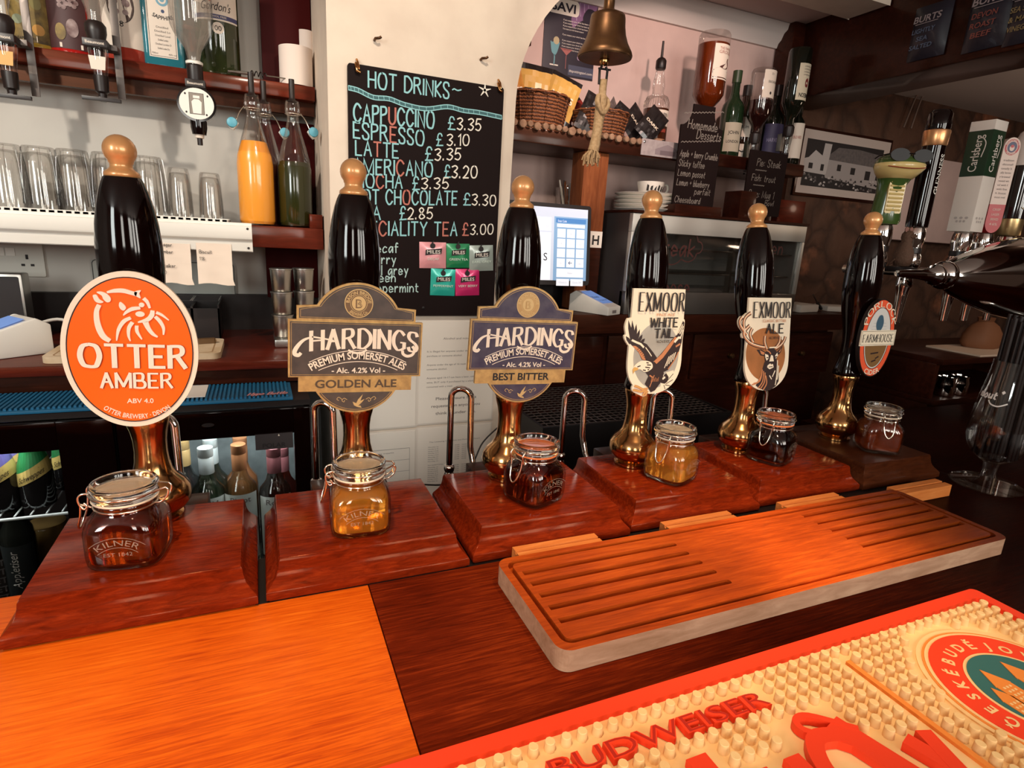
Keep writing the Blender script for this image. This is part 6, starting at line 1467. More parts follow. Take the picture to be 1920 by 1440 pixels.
for p, lb in (((0.2315, 1.5, 0.7724), 'left'), ((0.5836, 1.5, 0.7797), 'right')):
    mb = MB(); M = Matrix.Translation((p[0]-ox_, -0.013, p[2]-oz_+0.004))
    mb.tube([(p[0]-ox_-0.004, -0.010, p[2]-oz_+0.012), (p[0]-ox_-0.004, -0.016, p[2]-oz_+0.004), (p[0]-ox_-0.003, -0.020, p[2]-oz_-0.006), (p[0]-ox_+0.004, -0.018, p[2]-oz_-0.008)], 0.0035, 8)
    mb.tube([(p[0]-ox_-0.001, -0.002, p[2]-oz_+0.022), (p[0]-ox_, -0.014, p[2]-oz_+0.012), (p[0]-ox_+0.002, -0.016, p[2]-oz_-0.002)], 0.0028, 8)
    mb.build('brass_hook', M_brass, t, smooth=60)
p = (0.3951, 1.5, 0.2221); mb = MB(); mb.lathe([(0.004, 0), (0.004, 0.002), (0, 0.003)], M=Matrix.Translation((p[0]-ox_, -0.0115, p[2]-oz_)) @ Matrix.Rotation(PI/2, 4, 'X'), seg=12); mb.build('screw', M_blackdeep, t)
# tea sachets stuck to the board
def sachet(label, q0, q1, col, text, tilt):
    w, h = abs(q1[0]-q0[0]), abs(q0[2]-q1[2])
    t = thing('tea_sachet', label, 'tea sachet', ((q0[0]+q1[0])/2, BY-0.0006, (q0[2]+q1[2])/2), 0, 'foil tea sachets on the chalkboard')
    t.rotation_euler = (0, tilt, 0)
    n_ = 8; vs = []
    for j in range(n_+1):
        for i in range(n_+1):
            u, v = -w/2 + w*i/n_, -h/2 + h*j/n_
            e = min(1, min(i, n_-i, j, n_-j) / 2); vs.append((u, -0.0006 - 0.0042*e + random.uniform(-0.0007, 0.0007)*e, v))
    mb = MB(); mb.add(vs, [(j*(n_+1)+i, j*(n_+1)+i+1, (j+1)*(n_+1)+i+1, (j+1)*(n_+1)+i) for j in range(n_) for i in range(n_)])
    mb.add([(-w/2, 0, -h/2), (w/2, 0, -h/2), (w/2, 0, h/2), (-w/2, 0, h/2)], [(0, 3, 2, 1)])
    mb.build('foil', mat('foil_' + text.split()[0].lower(), col, 0.28, 0.25, coat=0.5), t, smooth=20)
    F = FRONT(0, -0.0060, 0); mb = MB()
    mb.flat([(-w*0.30, 0.000), (w*0.30, 0.004), (w*0.33, 0.018), (-w*0.28, 0.014)], F, 0, 0); mb.flat(ellipse(-w*0.02, 0.024, w*0.10, 0.007, 14), F, 0, 0); mb.line([(-w*0.05, 0.030), (w*0.02, 0.036)], 0.003, F, 0, 0)
    mb.text('MILES', 0.001, 0.0045, 0.0090, F, 0.0003, 1, w=w*0.50, off=0.01)
    for k, ln in enumerate(text.split('|')): mb.text(ln, 0, -0.012 - 0.008*k, 0.0062, F, 0.0003, 2, w=min(w*0.8, 0.006*len(ln)))
    mb.build('print', [M_ink, M_paper, mat('pale_mint_print', (0.66, 0.76, 0.66), 0.5)], t)
sachet('pink foil tea sachet, top left of the five', (0.3823, 1.5, 0.3926), (0.4535, 1.5, 0.3263), (0.80, 0.34, 0.36), 'DECAF', -0.02)
sachet('dark green foil tea sachet, middle of the top three', (0.4546, 1.5, 0.3919), (0.5186, 1.5, 0.3296), (0.02, 0.24, 0.09), 'GREEN TEA', -0.03)
sachet('grey foil tea sachet, right of the dark green one', (0.5177, 1.5, 0.3907), (0.5863, 1.5, 0.323), (0.36, 0.42, 0.38), 'EARL GREY', -0.06)
sachet('turquoise foil tea sachet, lower left of the five', (0.4132, 1.5, 0.3251), (0.4808, 1.5, 0.2553), (0.03, 0.46, 0.36), 'PEPPERMINT', 0.02)
sachet('magenta foil tea sachet, lower right of the five', (0.4814, 1.5, 0.3271), (0.5491, 1.5, 0.2561), (0.66, 0.03, 0.16), 'VERY BERRY', -0.04)
# screws left in the plaster above
for p, lb in (((0.2756, 1.515, 0.8416), 'bent screw left in the plaster above the word hot'), ((0.5375, 1.515, 0.8406), 'bent screw left in the plaster above the right corner of the board')):
    q = MB(); q.tube([(0, 0, 0), (0, -0.012, 0.001), (0.008, -0.020, 0.001), (0.012, -0.020, 0.004)], 0.003, 8)
    tag(q.build('wall_screw', M_bell, loc=(p[0]-0.004, 1.5195, p[2]), smooth=60), lb, 'screw', 'screws in the cream wall')
# notices in plastic sleeves under the board
def notice(label, q0, q1, draw):
    w, h = q1[0]-q0[0], q0[2]-q1[2]
    t = thing('paper_notice', label, 'notice', ((q0[0]+q1[0])/2, 1.5185, q1[2]), 0, 'paper notices on the wall below the chalkboard')
    mb = MB(); mb.box(-w/2, w/2, -0.0015, 0.0, 0, h); mb.build('sheet', M_paper, t)
    mb = MB(); draw(mb, FRONT(0, -0.0016, 0), w, h); mb.build('print', M_papergrey, t)
    mb = MB(); mb.strip(rect(-w/2-0.004, w/2+0.004, -0.004, h+0.004), rect(-w/2, w/2, 0, h), FRONT(0, -0.0006, 0), 0); mb.build('sleeve_edge', mat('sleeve_plastic', (0.72, 0.64, 0.56), 0.25), t)
def n_id(mb, F, w, h):
    mb.text('Alcohol and minors', 0, h-0.050, 0.006, F, 0.0002, w=0.085)
    y = h-0.085
    for ln in ('It is illegal for anyone under the age of 18 to', 'purchase or consume alcohol.', '', 'Anyone under the age of 16 must not', 'consume alcohol.', '', 'Anyone aged 16-17 can have a beer, cider or', 'wine, BUT only if purchased by a adult and', 'consumed with a meal.'):
        if ln: mb.text(ln, -w/2+0.022, y, 0.0052, F, 0.0002, w=len(ln)*0.0036, align='l')
        y -= 0.0125
    for k, ln in enumerate(('Please ensure ID is', 'requested on anyone you', 'think is under age.')): mb.text(ln, 0.0, h-0.222-0.0215*k, 0.0085, F, 0.0002, w=len(ln)*0.0063, off=0.012)
def n_table(mb, F, w, h):
    mb.text('The Licensing Objectives and Permitted hours', 0, h-0.045, 0.004, F, 0.0002, w=w*0.7)
    for blk in range(2):
        for k in range(8):
            y = h-0.060-0.062*blk-0.0062*k
            mb.text('Monday to Sunday'[: 9 + (k*3) % 7], -w*0.36, y, 0.0034, F, 0.0002, w=0.030, align='l')
            for c in range(3): mb.text('10.00', -w*0.10 + c*0.022, y, 0.0034, F, 0.0002, w=0.014, align='l')
        mb.text('Non standard timings', -w*0.36, h-0.115-0.062*blk, 0.0036, F, 0.0002, w=0.045, align='l')
def n_form(mb, F, w, h):
    mb.line(rect(-w*0.42, w*0.42, h-0.30, h-0.05), 0.0008, F, 0.0002, closed=True)
    for k in range(7):
        y = h-0.05-0.034*k
        mb.line([(-w*0.42, y), (w*0.42, y)], 0.0008, F, 0.0002); mb.text('Premises supplier Section'[k:k+16], 0, y-0.012, 0.0038, F, 0.0002, w=0.07)
def n_blank(mb, F, w, h): mb.text('Summary', 0, h-0.04, 0.006, F, 0.0002, w=0.06)
a = (0.3883, 1.516, 0.1843); b = (0.6072, 1.516, -0.1043)
notice('printed notice about alcohol and age under the chalkboard', a, b, n_id)
c, d = (0.1855, 1.516, 0.1759), (0.3838, 1.516, -0.1065)
notice('plain notice mostly hidden behind the brown arched clip', (c[0]+0.006, 0, a[2]), (a[0]-0.008, 0, b[2]-0.004), n_blank)
notice('printed table of hours behind the tall spout', (a[0], 0, b[2]-0.014), (b[0], 0, b[2]-0.310), n_table)
notice('ruled printed form just right of the golden beer jar', (c[0]+0.006, 0, b[2]-0.018), (a[0]-0.008, 0, b[2]-0.314), n_form)
q = MB(); q.tube(smooth_path([(0.2807, 1.45, -0.2392), (0.3681, 1.45, -0.2547), (0.4753, 1.45, -0.2648), (0.5289, 1.45, -0.2126), (0.5699, 1.48, -0.1629), (0.6257, 1.5, -0.1253)], 6), 0.0024, 8)
tag(q.build('black_cable', M_blackmatt, smooth=60), 'thin black cable looping in front of the lower notices', 'cable')

# ---------------------------------------------------------------- right bay: shelf with log slices, baskets and bottles
RS = 0.735
t = thing('display_shelf', 'dark wooden shelf faced with round log slices in the right bay', 'shelf', (0, 0, RS))
MB().box(0.60, 1.895, 1.705, 1.945, -0.042, 0).build('board', M_darkwood, t, bevel=0.003)
M_log = mat('cut_log_end', (0.34, 0.20, 0.12), 0.8, noise=(0.22, 0.12, 0.07), scale=90); M_bark = mat('bark', (0.07, 0.03, 0.02), 0.9)
LOGS = [(0.707, 1.7, 0.7428), (0.7351, 1.7, 0.7418), (0.7592, 1.7, 0.7442), (0.7829, 1.7, 0.7396), (0.8093, 1.7, 0.7427), (0.832, 1.7, 0.7428), (0.8546, 1.7, 0.7435), (0.8757, 1.7, 0.7422), (0.9, 1.7, 0.7392), (0.924, 1.7, 0.7419), (0.9411, 1.7, 0.7408), (0.9653, 1.7, 0.7383), (1.0191, 1.7, 0.7391), (1.042, 1.7, 0.739), (1.0689, 1.7, 0.7363), (1.0978, 1.7, 0.738), (1.1228, 1.7, 0.7355), (1.1466, 1.7, 0.7368)]
LR = [36,40,30,38,32,30,30,30,42,27,24,38,32,32,36,30,36,32]
for p, r in zip(LOGS, LR):
    rr = r * 0.000285
    MB().lathe([(rr, 0), (rr, 0.012), (rr*0.95, 0.0125), (0, 0.0125)], seg=18, mi=0, M=Matrix.Translation((p[0], 1.7055, p[2]-RS)) @ Matrix.Rotation(PI/2, 4, 'X')).build('log_slice', M_log, t, smooth=50)
# wicker baskets with snack bags
def weave():
    m = mat('wicker', (0.23, 0.075, 0.025), 0.6); n, l = nt(m); b = bsdf(m)
    tc = n.new('ShaderNodeTexCoord'); w1 = n.new('ShaderNodeTexWave'); w1.bands_direction = 'Z'; w1.inputs['Scale'].default_value = 34; w1.inputs['Distortion'].default_value = 2.5; w1.inputs['Detail Scale'].default_value = 6
    l.new(tc.outputs['Object'], w1.inputs['Vector']); r = n.new('ShaderNodeValToRGB'); e = r.color_ramp.elements
    e[0].color = (0.05, 0.014, 0.006, 1); e[1].color = (0.26, 0.085, 0.028, 1); e[0].position = 0.15; e[1].position = 0.6
    l.new(w1.outputs['Fac'], r.inputs[0]); l.new(r.outputs[0], b.inputs['Base Color'])
    bp = n.new('ShaderNodeBump'); bp.inputs['Strength'].default_value = 0.7; bp.inputs['Distance'].default_value = 0.004; l.new(w1.outputs['Fac'], bp.inputs['Height']); l.new(bp.outputs[0], b.inputs['Normal'])
    return m
M_wick = weave()
def basket(label, x, y, rx, ry, h, flare=1.28):
    t = thing('wicker_basket', label, 'basket', (x, y, RS+0.0005), 0, 'wicker baskets on the shelf')
    mb = MB(); seg = 64; nz = 13; rings = []
    for j in range(nz+1):
        f = j / nz; k = 1 + (flare-1) * f
        rings.append([((rx*k + 0.0025*math.sin(q*PI*0.5 + j*PI))*math.cos(2*PI*q/seg), (ry*k + 0.0025*math.sin(q*PI*0.5 + j*PI))*math.sin(2*PI*q/seg), h*f) for q in range(seg)])
    inner = [[(a*0.95, b*0.95, max(c, 0.006)) for a, b, c in r] for r in rings[::-1]]
    mb.loft(rings + inner); mb.build('woven_wall', M_wick, t, smooth=60)
    mb = MB(); k = flare
    mb.tube([(rx*k*math.cos(2*PI*q/48), ry*k*math.sin(2*PI*q/48), h + 0.002*math.sin(q*1.9)) for q in range(48)], 0.0055, 8, closed=True)
    mb.build('braided_rim', M_wick, t, smooth=60)
    mb = MB()
    for q in range(16):
        a = 2*PI*q/16; mb.tube([(rx*(1+(flare-1)*f)*1.012*math.cos(a), ry*(1+(flare-1)*f)*1.012*math.sin(a), h*f) for f in (0, 0.5, 1)], 0.0026, 6)
    mb.build('stakes', M_wick, t)
    return t
b1 = (0.8285, 1.815, 0.7588); b2 = (1.0533, 1.815, 0.7718)
basket('larger wicker basket of yellow snack bags beside the cream wall', b1[0]-0.01, 1.815, 0.092, 0.085, 0.105, 1.22)
basket('smaller wicker basket of dark packets behind the bell rope', b2[0]+0.005, 1.815, 0.078, 0.078, 0.085, 1.26)
def snack(label, x, y, z, w, h, cols, word, rz, tilt, roll=0.0, group='snack bags in the baskets', wh=0.022):
    t = thing('snack_bag', label, 'snack bag', (x, y, z + abs(math.sin(roll)) * w * 0.48), 0, group)
    t.rotation_euler = (tilt, roll, rz)
    n_ = 10; fr_, bk = [], []
    for j in range(n_+1):
        for i in range(n_+1):
            u, v = -w/2 + w*i/n_, h*j/n_
            e = math.sin(PI*j/n_)**0.6 * math.sin(PI*i/n_)**0.5 if 0 < i < n_ and 0 < j < n_ else 0
            dd = w*0.11*e + random.uniform(-0.002, 0.002)*(e > 0)
            fr_.append((u*(1 - 0.06*e), -dd, v)); bk.append((u*(1 - 0.06*e), dd, v))
    N = len(fr_); fq = [(j*(n_+1)+i, j*(n_+1)+i+1, (j+1)*(n_+1)+i+1, (j+1)*(n_+1)+i) for j in range(n_) for i in range(n_)]
    mb = MB()
    for q in fq:
        rowj = q[0] // (n_+1); mi = 0 if 0 < rowj < n_-1 else 1
        if len(cols) > 2 and 3 <= rowj <= 5: mi = 2
        mb.add([fr_[k] for k in q], [(0, 1, 2, 3)], mi); mb.add([bk[k] for k in q], [(3, 2, 1, 0)], mi)
    mb.build('foil_bag', cols, t, smooth=30)
    mb = MB(); mb.text(word, 0, h*0.42, wh, FRONT(0, -w*0.12, 0), 0.0008, 0, w=w*0.7, off=0.02); mb.build('print', M_cream, t)
    return t
FY = mat('amber_foil', (0.62, 0.27, 0.045), 0.3, coat=0.4, noise=(0.42, 0.16, 0.03), scale=30); FB = mat('black_foil', (0.016, 0.012, 0.012), 0.3, coat=0.4); FR_ = mat('crimson_foil', (0.26, 0.02, 0.015), 0.3, coat=0.4)
FYb = mat('gold_foil', (0.70, 0.40, 0.10), 0.3, coat=0.4)
bz0 = RS + 0.022
snack('plain amber snack bag at the left of the larger basket', b1[0]-0.075, 1.80, bz0, 0.12, 0.155, [FY, FY], 'NUTS', 0.2, -0.15, -0.25)
snack('amber and black snack bag in the middle of the larger basket', b1[0]+0.0, 1.83, bz0, 0.115, 0.185, [FYb, FB, FB], 'NOBBYS', -0.1, -0.1, 0.08)
snack('amber snack bag leaning to the right over the larger basket rim', b1[0]+0.060, 1.81, bz0+0.01, 0.105, 0.150, [FYb, FB], 'NUTS', -0.2, -0.2, 0.35)
snack('black snack packet leaning between the two baskets', b1[0]+0.145, 1.76, RS+0.006, 0.075, 0.130, [FB, FB], 'SALTY', -0.2, -0.25, 0.42, wh=0.014)
snack('crimson packet in the smaller basket', b2[0]-0.035, 1.815, bz0, 0.085, 0.105, [FR_, FB], 'HOT', 0.1, -0.5, -0.5)
snack('black packet at the left of the smaller basket', b2[0]+0.01, 1.84, bz0, 0.085, 0.100, [FB, FR_], 'BEEF', 0.0, -0.4, 0.3)
snack('black packet poking over the right rim of the smaller basket', b2[0]+0.055, 1.80, bz0+0.005, 0.075, 0.090, [FB, FB], 'NUTS', -0.3, -0.2, 0.6)
fb = (1.1939, 1.75, 0.7646)
for k, (dx, dy, rz, rl, w, h, lb) in enumerate(((-0.065, 0.05, 0.3, 0.9, 0.11, 0.13, 'grey crumpled snack bag lying behind the dark leaves of foil'), (-0.012, 0.0, 0.0, 0.8, 0.09, 0.12, 'dark crumpled bag lying right of the smaller basket'), (0.028, -0.05, -0.3, 0.7, 0.075, 0.12, 'dark crumpled bag leaning on the square shouldered whiskey liqueur bottle'))):
    snack(lb, fb[0]+dx-0.035, 1.775+dy*0.6, RS+0.004, w, h, [mat('smoke_foil', (0.11, 0.085, 0.08), 0.35, coat=0.3), FB] if k == 0 else [FB, FB], 'DARK', rz, -0.35, rl, group='crumpled bags beside the baskets', wh=0.010)
# upright bottles on the shelf
def std_bottle(label, x, y, r, h, glass, lab=None, labm=None, capm=None, sy=1, z=RS+0.0005, extra=(), group='bottles on the right shelf', rz=-0.5):
    prof = [(r*0.9, 0), (r, 0.004), (r, h*0.58), (r*0.92, h*0.63), (r*0.48, h*0.70), (0.0150, h*0.76), (0.0140, h*0.97), (0, h*0.97)]
    parts = [('cap', [(0.0165, h*0.87), (0.0165, h), (0, h)], capm or M_blackmatt)] + ([('paper_label', lab, labm)] if lab else []) + list(extra)
    return bottle('spirit_bottle', label, (x, y, z), prof, glass, parts, group, rz=rz, sy=sy)
G_dark = mat('dark_green_glass', (0.006, 0.007, 0.004), 0.06, coat=0.6); G_brown = mat('dark_brown_glass', (0.022, 0.008, 0.004), 0.06, coat=1.0)
c = (1.2858, 1.8, 0.7894)
def d_soco(mb):
    curved_label(mb, 0.044, 0.075, 0.125, 0.85, 0, a0=0.2); f = lab_fn(0.044, 0.25)
    mb.text('SOUTHERN', 0, 0.104, 0.0125, f, 0.0003, 1, w=0.050, off=0.02); mb.text('COMFORT', 0, 0.084, 0.0125, f, 0.0003, 1, w=0.046, off=0.02)
    curved_label(mb, 0.044, 0.055, 0.066, 0.6, 2, a0=0.2); curved_label(mb, 0.044, 0.012, 0.034, 0.6, 3, a0=0.2); mb.strip(ellipse(0.020, 0.023, 0.009, 0.009, 20), ellipse(0.020, 0.023, 0.006, 0.006, 20), f, 0.0004, 1)
sp2 = [(0.040, 0), (0.0435, 0.004), (0.0435, 0.140), (0.0420, 0.155), (0.034, 0.172), (0.0205, 0.180), (0.0190, 0.190), (0.0215, 0.205), (0.0190, 0.225), (0.0150, 0.245), (0.0145, 0.262), (0, 0.262)]
t = bottle('spirit_bottle', 'square shouldered liqueur bottle with ribbed glass and steel pourer in front of the pink wall', (c[0], 1.82, RS+0.0005), sp2, M_thin,
       [('spirit', [(0.0, 0.003), (0.0415, 0.005), (0.0437, 0.006), (0.0437, 0.132), (0.0, 0.132)], mat('liqueur', (0.060, 0.016, 0.006), 0.12, coat=0.8)), ('paper_label', d_soco, [M_cafe, M_ink, mat('red_label_band', (0.32, 0.05, 0.03), 0.6), mat('tan_label', (0.42, 0.22, 0.12), 0.6)]),
        ('pourer', [(0.0155, 0.258), (0.0175, 0.262), (0.0175, 0.285), (0.012, 0.292), (0.0045, 0.296), (0.0035, 0.345), (0, 0.345)], M_blackmatt)], 'bottles on the right shelf', rz=-0.4)
mb = MB()
for k in range(30):
    a = 2*PI*k/30; mb.tube([(0.0438*math.cos(a), 0.0438*math.sin(a), 0.140), (0.0425*math.cos(a), 0.0425*math.sin(a), 0.156), (0.0345*math.cos(a), 0.0345*math.sin(a), 0.1725)], 0.0012, 5)
mb.build('ribs', M_thin, t)
def plain_label(z0, z1, half, a0, words, r, col=0):
    def d(mb):
        curved_label(mb, r, z0, z1, half, 0, a0=a0)
        f = lab_fn(r, a0)
        for k, (s, v, hh, w) in enumerate(words): mb.text(s, 0, v, hh, f, 0.0004, 1, w=w, off=0.01)
    return d
c = (1.6592, 1.84, 0.7803)
std_bottle('green liqueur bottle standing behind the bottle shaped dessert board', c[0]-0.02, 1.84, 0.041, 0.31, mat('green_glass', (0.010, 0.024, 0.009), 0.06, coat=1.0), plain_label(0.03, 0.13, 0.8, 0.1, (('JOHN', 0.09, 0.012, 0.04), ('LONDON', 0.06, 0.010, 0.045)), 0.041), [mat('aged_label', (0.42, 0.36, 0.27), 0.7), M_ink], mat('moss_cap', (0.03, 0.05, 0.02), 0.4))
c = (1.6888, 1.8, 0.7792)
std_bottle('dark rum bottle with two small white labels', c[0]+0.040, 1.875, 0.036, 0.28, G_brown, lambda mb: (curved_label(mb, 0.036, 0.095, 0.165, 0.7, 0), curved_label(mb, 0.036, 0.020, 0.070, 0.7, 0), mb.text('RUM', 0, 0.125, 0.010, lab_fn(0.036), 0.0004, 1, w=0.026), mb.line(sm2([(-0.012, 0.048), (0, 0.042), (0.012, 0.048)], 4, False), 0.004, lab_fn(0.036), 0.0004, 1)), [M_cafe, M_ink])
c = (1.8437, 1.83, 0.7886)
std_bottle('dark bottle with a deep blue label on the right shelf', c[0], 1.84, 0.040, 0.29, G_dark, plain_label(0.04, 0.15, 1.0, 0.0, (('HARVEYS', 0.085, 0.014, 0.05),), 0.040), [mat('deep_blue_label', (0.035, 0.030, 0.075), 0.6), mat('lilac_print', (0.22, 0.20, 0.30), 0.6)])
c = (1.8776, 1.8, 0.7795)
std_bottle('small dark bottle with a slanted white label near the post', c[0]+0.035, 1.79, 0.029, 0.26, G_dark, plain_label(0.03, 0.155, 0.9, 0.0, (('OLD RED', 0.10, 0.010, 0.03),), 0.030), [M_cafe, mat('wine_print', (0.36, 0.08, 0.07), 0.6)])
# bottles upside down in optics
def hang(label, opx, opy, y, r, h, glass, draw, lm, fillm=None, cyl=1.0, z_ref='top'):
    x, _, zt = opx
    prof = [(0.013, 0.0), (0.014, 0.004), (0.014, h*0.16), (0.022, h*0.22), (r*0.80, h*0.30), (r, h*0.36), (r, h-0.010), (r*0.90, h-0.001), (r*0.6, h), (0, h)]
    t = bottle('inverted_bottle', label, (x, y, zt - h), prof, glass, ([('paper_label', draw, lm)] if draw else []) + ([fillm] if fillm else []), 'bottles held upside down on the right')
    o = thing('bar_optic', 'bar optic under the ' + label.split(' held')[0].replace('upside down ', ''), 'optic', (x, y, zt - h), 0, 'optics on the right shelf')
    MB().lathe([(0.0, -0.012), (0.016, -0.012), (0.019, 0.0), (0.019, 0.020), (0.0145, 0.026), (0.0145, -0.0005), (0.0, -0.0005)], seg=24).build('bottle_collar', M_blackmatt, o)
    MB().lathe([(0.016, -0.012), (0.017, -0.020), (0.0130, -0.070), (0.0, -0.070)], seg=24).build('measure_chamber', M_thin, o)
    MB().lathe([(0.013, -0.070), (0.0125, -0.100), (0.006, -0.106), (0.006, -0.122), (0, -0.122)], seg=20).box(-0.030, 0.030, -0.008, 0.0, -0.122, -0.116).build('valve', M_blackmatt, o)
    MB().box(-0.008, 0.008, 0.020, 0.040, -0.060, 0.0).build('bracket', M_steel, o)
    return t
W1 = mat('whisky', (0.25, 0.038, 0.005), 0.1, trans=0.5, coat=0.8)
def d_grouse(mb):
    curved_label(mb, 0.052, 0.155, 0.255, 0.85, 0, a0=0.25); f = lab_fn(0.052, 0.25)
    mb.text('THE FAMOUS', 0, 0.238, 0.008, f, 0.0004, 1, w=0.056); mb.text('GROUSE', 0, 0.226, 0.010, f, 0.0004, 1, w=0.058)
    bird = sm2([(-0.022, 0.186), (-0.010, 0.192), (0.004, 0.200), (0.008, 0.212), (0.014, 0.214), (0.013, 0.206), (0.018, 0.196), (0.014, 0.184), (0.000, 0.180), (-0.012, 0.182)], 3)
    mb.flat(bird, f, 0.0005, 2); mb.flat(rect(-0.043, 0.043, 0.157, 0.174), f, 0.0004, 3); mb.flat(sm2([(-0.042, 0.174), (-0.02, 0.184), (0.01, 0.180), (0.042, 0.174)], 3), f, 0.00045, 4); curved_label(mb, 0.052, 0.148, 0.152, 0.85, 0, a0=0.25)
w1 = (1.4498, 1.76, 1.1169)
t = hang('big whisky bottle held upside down in front of the pink wall', w1, 0, 1.76, 0.052, 0.30, M_thin, d_grouse, [M_cafe, mat('red_lettering', (0.28, 0.07, 0.05), 0.6), mat('bird_brown', (0.10, 0.03, 0.025), 0.6), M_darkbrown, mat('field_grey', (0.34, 0.30, 0.27), 0.6)],
     ('whisky', [(0.0, 0.004), (0.012, 0.004), (0.0122, 0.048), (0.020, 0.066), (0.0416, 0.090), (0.0515, 0.108), (0.0515, 0.262), (0.0, 0.262)], W1))
w2 = (1.6863, 1.76, 1.0413)
def d_round(mb):
    curved_label(mb, 0.042, 0.135, 0.225, 0.9, 0, a0=0.2); f = lab_fn(0.042, 0.2, up=True)
    mb.text('DALMORE', 0, -0.190, 0.008, f, 0.0004, 1, w=0.044); mb.flat(ellipse(0.008, -0.150, 0.004, 0.005, 10), f, 0.0004, 1); mb.text('12', 0.008, -0.215, 0.007, f, 0.0004, 1)
hang('dark spirit bottle held upside down with a cream label', w2, 0, 1.76, 0.042, 0.235, M_thin, d_round, [M_cafe, M_ink], ('spirit', [(0.0, 0.004), (0.012, 0.004), (0.0122, 0.036), (0.018, 0.050), (0.033, 0.070), (0.0416, 0.086), (0.0416, 0.130), (0.0, 0.130)], mat('dark_spirit', (0.020, 0.005, 0.004), 0.1, coat=0.8)))
w3 = (1.8237, 1.74, 1.1234)
def d_jam(mb):
    curved_label(mb, 0.040, 0.105, 0.225, 0.9, 0, a0=0.2); f = lab_fn(0.040, 0.2, up=True)
    mb.text('JAMESON', 0, -0.128, 0.014, f, 0.0004, 1, w=0.052, off=0.02); mb.flat(sm2([(-0.006, -0.150), (0.006, -0.150), (0.008, -0.168), (0.0, -0.178), (-0.008, -0.168)], 3), f, 0.0004, 2)
    for k in range(4): mb.text('IRISH WHISKEY', 0, -0.190-0.009*k, 0.0045, f, 0.0004, 3, w=0.040)
hang('dark green whiskey bottle held upside down beside the dark post', w3, 0, 1.74, 0.040, 0.280, G_dark, d_jam, [mat('pale_label', (0.70, 0.60, 0.44), 0.7), M_ink, mat('crest_red', (0.20, 0.03, 0.03), 0.6), M_papergrey])
# picture card pinned to the shelf edge
a, b = (1.1607, 1.698, 0.753), (1.3107, 1.698, 0.6929)
t = thing('picture_card', 'small faded picture card pinned to the shelf edge', 'card', ((a[0]+b[0])/2, 1.7042, b[2]+0.006))
w, h = b[0]-a[0], a[2]-b[2]-0.010
MB().box(-w/2, w/2, -0.002, 0, 0, h).build('card', mat('sepia_card', (0.40, 0.34, 0.33), 0.7, noise=(0.30, 0.25, 0.25), scale=60), t)
F = FRONT(0, -0.0021, 0); mb = MB()
mb.flat([(-0.02, 0.006), (w*0.46, 0.006), (w*0.46, h*0.55), (w*0.18, h*0.80), (-0.02, h*0.45)], F, 0.0001, 0); mb.flat([(0.0, 0.006), (w*0.4, 0.006), (w*0.4, h*0.42), (0.0, h*0.40)], F, 0.0002, 1)
mb.build('faded_picture', [mat('sepia_mid', (0.24, 0.19, 0.20), 0.8), mat('sepia_dark', (0.15, 0.11, 0.12), 0.8)], t)
for u in (-w*0.44, w*0.46): MB().lathe([(0.0045, 0), (0.004, 0.003), (0, 0.004)], M=Matrix.Translation((u, -0.002, h*0.82 - (0.02 if u > 0 else 0))) @ Matrix.Rotation(PI/2, 4, 'X'), seg=12).build('drawing_pin', M_chrome, t)
# poster and dark frame on the wall
a, b = (0.9011, 1.945, 0.9569), (1.0971, 1.945, 0.9555)
t = thing('wall_poster', 'dark purple poster with a white lettered panel and cocktail glasses on the pink wall', 'poster', ((a[0]+b[0])/2, 1.9488, b[2]))
w = b[0]-a[0]; h = 0.290
MB().box(-w/2, w/2, -0.002, 0, 0, h).build('sheet', mat('poster_dark', (0.016, 0.010, 0.022), 0.35, coat=0.3), t)
F = FRONT(0, -0.0021, 0); mb = MB()
mb.flat(sm2([(w*0.04, h*0.52), (w*0.18, h*0.60), (w*0.46, h*0.72), (w*0.48, h*0.98), (w*0.25, h*0.98), (w*0.12, h*0.78), (0.0, h*0.64)], 4), F, 0.0001, 1)
mb.flat(sm2([(w*0.22, h*0.62), (w*0.44, h*0.58), (w*0.46, h*0.72), (w*0.30, h*0.74)], 4), F, 0.0002, 0)
for k in range(5): mb.line([(w*(0.10+0.07*k), h*(0.60+0.05*k)), (w*(0.02+0.09*k), h*0.97)], 0.003, F, 0.00025, 2)
mb.flat(rrect(-w*0.46, w*0.14, h*0.63, h*0.79, 0.014), F, 0.0003, 3); mb.text('SAVI', -w*0.16, h*0.665, 0.026, F, 0.0005, 0, w=w*0.46, off=0.03)
for k, wd in enumerate((0.62, 0.60, 0.62, 0.40, 0, 0.60, 0, 0.62, 0.60, 0.58, 0.45)):
    if wd: mb.text('If you suspect your drink has been tampered', -w*0.15, h*(0.575-0.030*k), 0.0048, F, 0.0003, 3, w=w*wd, align='l')
mb.line(sm2([(-w*0.36, h*0.34), (-w*0.33, h*0.24), (-w*0.28, h*0.20), (-w*0.28, h*0.10)], 4, False), 0.004, F, 0.0003, 4); mb.line(sm2([(-w*0.20, h*0.34), (-w*0.24, h*0.24), (-w*0.28, h*0.20)], 4, False), 0.004, F, 0.0003, 4); mb.flat(sm2([(-w*0.35, h*0.33), (-w*0.21, h*0.33), (-w*0.25, h*0.24), (-w*0.29, h*0.21), (-w*0.32, h*0.24)], 3), F, 0.0002, 4)
mb.flat(ellipse(-w*0.26, h*0.355, 0.011, 0.012, 16), F, 0.0004, 5); mb.line([(-w*0.36, h*0.10), (-w*0.20, h*0.10)], 0.004, F, 0.0003, 3)
mb.flat([(-w*0.18, h*0.29), (w*0.06, h*0.29), (-w*0.05, h*0.22)], F, 0.0003, 6); mb.line([(-w*0.055, h*0.22), (-w*0.055, h*0.08)], 0.002, F, 0.0003, 6)
